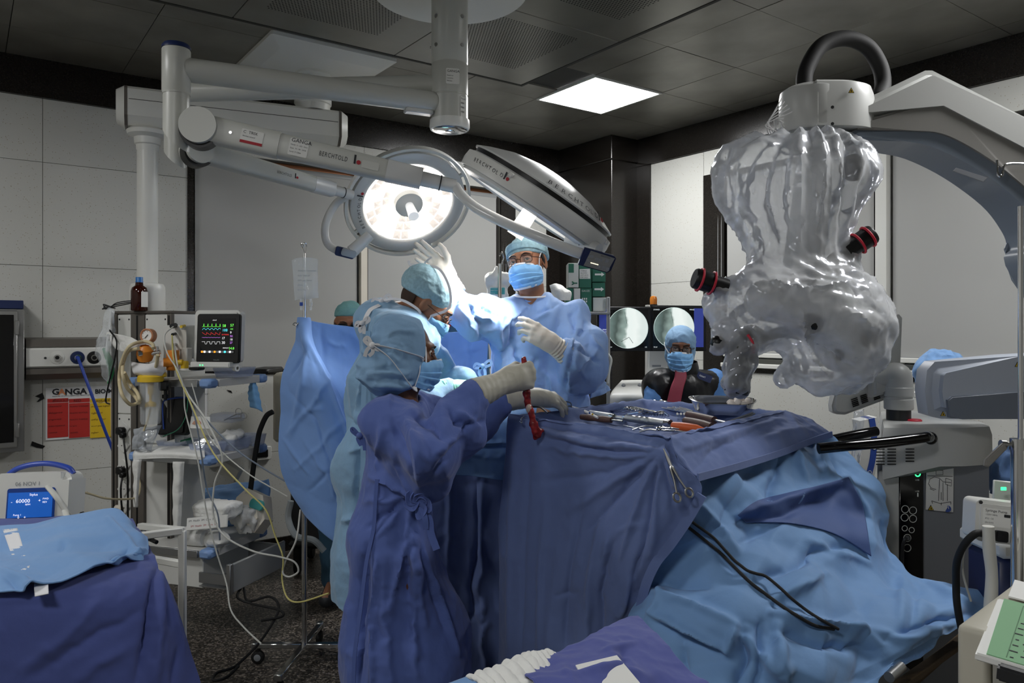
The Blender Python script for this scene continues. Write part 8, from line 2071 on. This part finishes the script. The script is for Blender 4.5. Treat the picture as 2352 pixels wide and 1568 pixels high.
bm=BM();lathe(bm,(q4.x,2.05,0),Z,[(0,.06),(.03,.05),(.12,.03),(.14,.01),(.14,0),(0,0)],28);obj('base',bm,'steel',cs)
bm=BM();cyl(bm,W(2336,1021,2.05),W(2300,1018,2.05),.006,n=12);cyl(bm,W(2310,1020,2.05),W(2298,1019,2.05),.011,n=12);obj('clamp_bolt',bm,'steel',cs)
K=frame((0,-1,0),(1,0,1.2));bm=BM();prism(bm,[(-.05,-.006),(.02,-.012),(.024,.006),(-.04,.014),(-.055,.006)],W(2293,1036,2.04),K,.012,.003);obj('lever',bm,'scope_grey',cs)
pu=thing('syringe_pump','white syringe pump with printed rating plate clamped to the chrome stand','pump',W(2290,1240,2.2))
K=frame((-.25,-1,.12),(1,-.22,-.08));pc_=W(2290,1195,2.18);kx,ky,kz=K.col[0],K.col[1],K.col[2]
bm=BM();prism(bm,rrect(.145,.115,.016,4),pc_,K,.13,.01);obj('body',bm,'white_plastic',pu)
bm=BM();prism(bm,rrect(.09,.05,.003,2),pc_+kz*.0655+ky*.012-kx*.012,K,.001);rp=obj('rating_plate',bm,'label_white',pu)
for i,(s_,sz)in enumerate((('Syringe Pump',.010),('~220V 50Hz',.006),('IP22  CE',.006),('SN 0193',.006))):text(s_,sz,pc_+kz*.0665-kx*.052+ky*(.03-.011*i),kx,ky,'ink',rp)
bm=BM();prism(bm,rrect(.03,.008,.001,1),pc_+kz*.0665+kx*.01+ky*.02,K,.001);obj('black_mark',bm,'ink',rp)
bm=BM();prism(bm,disc_poly(.005,10),pc_+kz*.066-kx*.064+ky*.05,K,.003);obj('screw',bm,'dark_grey',pu)
bm=BM();prism(bm,rrect(.03,.03,.004,2),pc_+kz*.072-kx*.012-ky*.036,K,.02,.003);obj('inlet',bm,'black',pu)
bm=BM();box(bm,(.09,.06,.012),W(2318,1128,2.35),K,.003);pt2=obj('top_panel',bm,'white_plastic',pu)
bm=BM();prism(bm,rrect(.016,.010,.001,1),W(2305,1122,2.30),FX,.002);obj('status_lamp',bm,'led_green',pu)
bm=BM();tube(bm,[W(2260,1225,2.12),W(2240,1226,2.10),W(2215,1250,2.12),W(2198,1290,2.16),W(2196,1340,2.2),W(2200,1400,2.2),W(2220,1500,2.2)],.010,10);one('power_cable',bm,'rubber','thick black power cable curving from the syringe pump','cable')
bm=BM();tube(bm,[W(2238,1222,2.13),W(2218,1250,2.15),W(2211,1310,2.18),W(2230,1380,2.2)],.003,8);one('thin_cable',bm,'cable_white','thin white cable beside the thick black pump cable','cable')
bm=BM();tube(bm,[W(2270,1208,2.09),W(2272,1260,2.09),W(2278,1320,2.09),W(2276,1400,2.08),W(2280,1480,2.08)],[.015,.016,.015,.018,.02],16);bm2=None;one('white_tube',bm,'cable_white','white wrapped tube hanging in front of the syringe pump','tube')
dk=thing('dark_unit','dark blue and white floor unit behind the white wrapped tube','unit',W(2300,1400,2.6))
bm=BM();box(bm,(.14,.2,.45),(1.58,2.44,.62),None,.02);obj('body',bm,'navy_plastic',dk);bm=BM();box(bm,(.17,.23,.05),(1.58,2.44,.87),None,.012);obj('lid',bm,'white_plastic',dk);bm=BM();box(bm,(.12,.18,.40),(1.58,2.44,.2),None,.01);obj('plinth',bm,'dark_grey',dk)
bg2=thing('beige_machine','beige machine casing at the lower corner with a green form on it','machine',(1.15,1.7,.4))
bm=BM()
pa,pb2=W(2196,1432,1.62),W(2308,1372,1.85)
dirx=Vector((.67,-.74,0)).normalized();diry=Vector((.74,.67,0)).normalized();K=Matrix((dirx,diry,Z)).transposed()
c0=Vector((pa.x,pa.y,0))
bm=BM();
def bbx(x0,x1,y0,y1,z0,z1,bev,m,name):
 bm=BM();box(bm,(x1-x0,y1-y0,z1-z0),c0+dirx*(x0+x1)/2+diry*(y0+y1)/2+Z*(z0+z1)/2,K,bev,3);return obj(name,bm,m,bg2)
zt_=pa.z
bbx(0,.062,0,.40,.0,zt_,.014,'beige_plastic','side_shell');bbx(.064,.5,.003,.40,.0,zt_-.012,.012,'off_white','front_shell')
mat('form_green','#7fae84',0.7);mat('form_line','#4d7553',0.7)
fg=thing('form_pad','green printed form on a white pad lying on the beige machine','paper',W(2310,1460,1.6))
A0,A1,A2=W(2240,1498,1.50),W(2306,1376,1.72),W(2420,1552,1.42)
fy,fx=(A1-A0),(A2-A0);Lx,Ly=fx.length,fy.length;fx.normalize();fy=(fy-fx*fy.dot(fx)).normalized();fn=fx.cross(fy);K2=Matrix((fx,fy,fn)).transposed()
bm=BM();prism(bm,[(0,0),(Lx,0),(Lx,Ly),(0,Ly)],A0-fn*.008,K2,.016,.003);obj('pad',bm,'label_white',fg)
bm=BM();prism(bm,[(.018,.006),(Lx,.006),(Lx,Ly),(.012,Ly)],A0+fn*.001,K2,.002);gf=obj('form',bm,'form_green',fg)
for k in range(6):
 bm=BM();box(bm,(.0016,Ly*.9,.0006),A0+fx*(.05+.035*k)+fy*Ly*.5+fn*.0023,K2);obj('rule',bm,'form_line',gf)
for k in range(14):
 bm=BM();box(bm,(.006+.004*(k%3),.004,.0006),A0+fx*(.058+.018*(k%2))+fy*(.02+.014*k)+fn*.0026,K2);obj('ink_mark',bm,'ink',gf)
bm=BM();prism(bm,[(0,0),(Lx*.9,0),(Lx*.9,.08),(0,.08)],W(2292,1512,1.46)-fn*.03,K2,.03,.004);one('dark_book',bm,'dark_grey','dark bound book beneath the green form pad','book')
bm=BM();prism(bm,[(0,0),(.16,0),(.16,.10),(.0,.11)],W(2316,1370,1.76),K2,.004);one('white_sheet',bm,'label_white','white paper sheet behind the green form','paper')
mat('wood_dark','#4a3a24',0.6,var=(20,0.3,(1,12,12)))
fbd=thing('foot_board','brown slatted board under the edge of the light blue drape','board',W(2120,1500,2.2))
for k in range(6):
 a,b=W(2050+12*k,1545-10*k,2.08+.05*k),W(2185+4*k,1475-4*k,2.35+.05*k);a.z=b.z=min(a.z,b.z)-.02;M=frame(b-a,Z)
 bm=BM();box(bm,(.02,.03,(b-a).length+.1),(a+b)/2,M,.003);obj('slat',bm,'wood_dark',fbd)
bm=BM();box(bm,(.36,.2,.45),(1.12,2.42,.23),None,.02);obj('board_base',bm,'dark_grey',fbd)
bm=BM();cyl(bm,W(2042,1555,2.0),W(2070,1530,2.05),.014,n=14);one('steel_finial',bm,'steel','worn steel knob at the drape corner near the beige machine','knob')
#instruments on the navy table
mat('knurled','#b9b9b6',0.35,metal=1.0,bump=[(500,0.6,0.002)])
mat('wood_handle','#5a4034',0.5,var=(30,0.2,(1,8,8)))
mat('orange_handle','#d9622a',0.45)
mat('cotton','#d9d0c8',0.95,bump=[(60,0.6,0.005)])
ZI=ZT+.006
def PZ(px_,py_,h=.012):
 z=ZI+h;d=(EYE-z)*F/(py_-HOR);return W(px_,py_,d)
def rod(name,stations,m,label,cat,parts=(),group=None):
 0
 t=thing(name,label,cat,PZ(*stations[0]),group)
 P=[PZ(*s)for s in stations]
 a,b=P[0],P[-1];ax=b-a
 for m_,t0,t1,rr,nm in parts:
  n_=len(rr);bm=BM();lathe(bm,a,ax,[(0,ax.length*t0)]+[(r,ax.length*(t0+(t1-t0)*i/(n_-1)))for i,r in enumerate(rr)]+[(0,ax.length*t1)],20);obj(nm,bm,m_,t)
 return t
rod('impactor',[(1312,943,.016),(1432,962,.016)],None,'knurled steel handle instrument nearest the cautery pencil','instrument',(('chrome',0,.06,[.014,.015,.015,.014],'end_cap'),('knurled',.06,.78,[.0145,.0145],'grip'),('chrome',.78,.84,[.015,.013],'collar'),('steel',.84,1,[.005,.004],'shaft')))
rod('impactor',[(1540,973,.016),(1395,954,.016)],None,'knurled steel handle instrument pointing at the orange handle','instrument',(('chrome',0,.07,[.015,.016,.016],'end_cap'),('knurled',.07,.68,[.0145,.0135],'grip'),('chrome',.68,.72,[.012,.011],'collar'),('steel',.72,1,[.006,.004],'shaft')))
rod('rasp',[(1335,957,.014),(1430,967,.014)],None,'brown wooden handled rasp beside the knurled handles','rasp',(('wood_handle',0,.74,[.010,.0125,.011,.013,.011],'grip'),('steel',.74,1,[.004,.004],'shaft')))
rod('orange_driver',[(1545,977,.016),(1625,987,.014)],None,'orange handled driver at the near corner of the instrument table','driver',(('orange_handle',0,.92,[.013,.0155,.0155,.014,.005],'grip'),('steel',.9,1.0,[.003,.003],'tip')))
rod('osteotome',[(1580,952,.02),(1690,975,.018)],None,'brown handled osteotome behind its twin','osteotome',(('wood_handle',0,.58,[.014,.016,.015,.014],'grip'),('steel',.58,1,[.005,.004],'blade')))
rod('osteotome',[(1574,966,.018),(1668,986,.014)],None,'brown handled osteotome beside the orange driver','osteotome',(('wood_handle',0,.66,[.014,.016,.016,.012],'grip'),('steel',.66,1,[.005,.004],'blade')))
rod('mallet_pin',[(1432,977,.008),(1480,988,.010)],None,'short steel pin with a round head before the knurled handle','pin',(('steel',0,.8,[.003,.003],'shaft'),('chrome',.8,1,[.006,.006],'head')))
cp=thing('cautery_pencil','white cautery pencil with blue and yellow buttons and its black lead','pencil',PZ(1330,940))
bm=BM();tube(bm,[PZ(1314,934,.03),PZ(1340,943,.028),PZ(1358,952,.024),PZ(1373,959,.02)],[.004,.006,.0065,.004],12);obj('pencil_body',bm,'white_plastic',cp)
for x,y,m_ in ((1354,948,'ink_blue'),(1361,951,'yellow')):
 bm=BM();bmesh.ops.create_uvsphere(bm,u_segments=10,v_segments=6,radius=.004,matrix=Matrix.Translation(PZ(x,y,.031)));obj('button',bm,m_,cp)
bm=BM();tube(bm,[PZ(1316,934,.03),PZ(1304,933,.035),PZ(1292,948,.02),PZ(1291,958,.012),PZ(1300,950,.02),PZ(1311,938,.04),PZ(1310,925,.05),PZ(1292,922,.05),PZ(1280,930,.04)],.0026,8);obj('lead',bm,'black',cp)
bm=BM();tube(bm,[W(1222,934,2.8),W(1240,935,2.76),W(1258,948,2.66)],.003,8);one('lead_end',bm,'black','thin black lead lying over the cloth edge near the gauze','cable')
def wirework(name,paths,r,label,cat,group=None,m='chrome',flat=1.0):
 bm=BM()
 for p in paths:tube(bm,[PZ(*q)for q in p],r,8,6,sx=flat)
 return one(name,bm,m,label,cat,group)
for i in range(4):
 wirework('curved_retractor',[[(1398+9*i,943+i*2,.012),(1425+8*i,938+i*2,.045),(1452+8*i,935+i*2.2,.055),(1485+6*i,941+2*i,.03)]],.0062,('first','second','third','fourth')[i]+' curved chrome retractor counted from the knurled handle with the wooden rasp','retractor','curved retractors on the navy cloth',flat=.6)
for i,(ox,lab)in enumerate(((0,'rake retractor with fine teeth beside the knurled handle'),(26,'rake retractor with short teeth beside the brown handles'))):
 wirework('rake_retractor',[[(1440+ox,952+i*2,.012),(1478+ox,946+i*2,.03),(1496+ox,944+i*2,.032),(1520+ox*.6,952+i*3,.022)]]+[[(1476+ox+6*k,946+i*2,.030),(1478+ox+6*k,952+i,.018),(1476+ox+6*k,955+i,.006)]for k in range(5)],.0046,lab,'retractor')
def clamp(P0,P1,label,group,spread=.016,m='chrome',h=.012,up=None):
 0
 t=thing('hemostat',label,'clamp',P0,group)
 ax=(P1-P0);L=ax.length;ax.normalize();up=Vector(up)if up is not None else Z;sd=ax.cross(up).normalized()
 for s in (-1,1):
  bm=BM();tube(bm,[P0,P0+ax*L*.3+sd*.0015*s,P0+ax*L*.4-sd*.003*s,P0+ax*L*.62-sd*.007*s,P0+ax*L*.84-sd*spread*.8*s],[.0024,.0044,.0054,.004,.0034],8,sx=.8);arm_=obj('blade',bm,m,t)
  c=P0+ax*L*.92-sd*spread*s
  bm=BM();tube(bm,[c+ax*math.cos(a)*L*.085+sd*math.sin(a)*.0095 for a in np.linspace(0,2*math.pi,19)],.0032,8,smooth=False);obj('finger_ring',bm,m,arm_)
 bm=BM();cyl(bm,P0+ax*L*.38-up.normalized()*.004,P0+ax*L*.38+up.normalized()*.004,.004,n=10);obj('joint',bm,m,t)
 return t
for i in range(4):
 clamp(PZ(1592,951-2.5*i,.014+.003*i),PZ(1486+8*i,927-2.5*i,.02+.004*i),('lowest','second lowest','second highest','topmost')[i]+' ring-handled steel clamp in the fanned row beside the kidney dish','fanned clamps on the navy cloth')
bm=BM()
for k in range(4):cyl(bm,PZ(1556+8*k,954,.004),PZ(1556+8*k,950,.016),.005,n=10)
one('clamp_bar',bm,'steel','short ridged steel bar at the tips of the fanned clamps','bar')
clamp(PZ(1575,992,.01),PZ(1508,986,.012),'steel scissors lying flat at the near rim of the table',None,.012)
clamp(PZ(1560,985,.02),PZ(1512,981,.02),'steel clamp lying over the scissors at the near rim',None,.012)
wirework('bent_retractor',[[(1455,986,.01),(1475,980,.022),(1500,979,.022)]],.006,'bent grey retractor end rising over the cloth rim','retractor',m='steel',flat=.5)
wirework('bent_retractor',[[(1470,991,.008),(1492,986,.018),(1508,988,.018)]],.006,'second bent grey retractor end nearest the cloth rim','retractor',m='steel',flat=.5)
wirework('forceps',[[(1650,975,.016),(1690,962,.026),(1728,948,.04)],[(1652,977,.014),(1700,964,.022),(1733,950,.036)]],.0038,'long dark steel forceps leaning on the kidney dish','forceps',m='steel')
wirework('forceps',[[(1690,970,.012),(1715,966,.016),(1740,960,.02)],[(1692,973,.010),(1716,969,.014),(1738,963,.018)]],.003,'short steel forceps beside the long ones','forceps')
kd=thing('kidney_dish','polished steel kidney dish with cotton balls at the far rim of the navy table','dish',PZ(1665,955,0))
kc=PZ(1662,960,0);kc.z=ZI+.022
ka=Vector((.9,-.12,-.02)).normalized();kb_=Vector((.12,.9,.17)).normalized()
out=[(math.cos(a)*.125,math.sin(a)*.07+.028*math.cos(a)**2*1.0-(.03*math.exp(-(math.cos(a)/.45)**2)if False else 0))for a in np.linspace(0,2*math.pi,48,endpoint=False)]
out=[(x,y-(-.022*math.exp(-(x/.05)**2)if y<0 else 0))for x,y in out]
def kl(k,z):return [kc+ka*x*k+kb_*y*k+Z*z for x,y in out]
bm=BM();rings(bm,[kl(1.06,.044),kl(1.07,.047),kl(1.03,.048),kl(.99,.044),kl(.86,.006),kl(.5,.003)],True,(False,True));rings(bm,[kl(1.06,.044),kl(1.0,.042),kl(.87,.002),kl(.5,.0)],True,(False,True));obj('shell',bm,'chrome',kd)
for i in range(7):
 c=kc+ka*(.03+.022*(i%4))+kb_*(-.015+.022*(i//3))+Z*(.040+.008*(i%2))
 bm=BM();bmesh.ops.create_icosphere(bm,subdivisions=2,radius=.015,matrix=Matrix.Translation(c))
 for v in bm.verts:v.co+=(v.co-c)*.3*float(vnoise(np.array([tuple(v.co*70)]))[0])
 one('cotton_ball',bm,'cotton','pale cotton ball in the kidney dish, '+('lowest at the near lip','beside the lowest one','against the forceps side','farthest along the near row','at the back by the far wall','in the middle of the back row','topmost of the heap')[i],'cotton','cotton balls in the kidney dish')
clamp(W(1524,1030,2.150),W(1573,1146,2.105),'steel clamp hanging at the near corner, gathering the navy cloth',None,.018,'steel',up=(0,-1,0))
bm=BM();tube(bm,[W(1203,956,2.63),W(1197,962,2.60),W(1200,972,2.60),W(1194,968,2.62)],.002,6);one('towel_clip',bm,'chrome','chrome towel clip pinning the navy cloth below the reaching glove','clip')
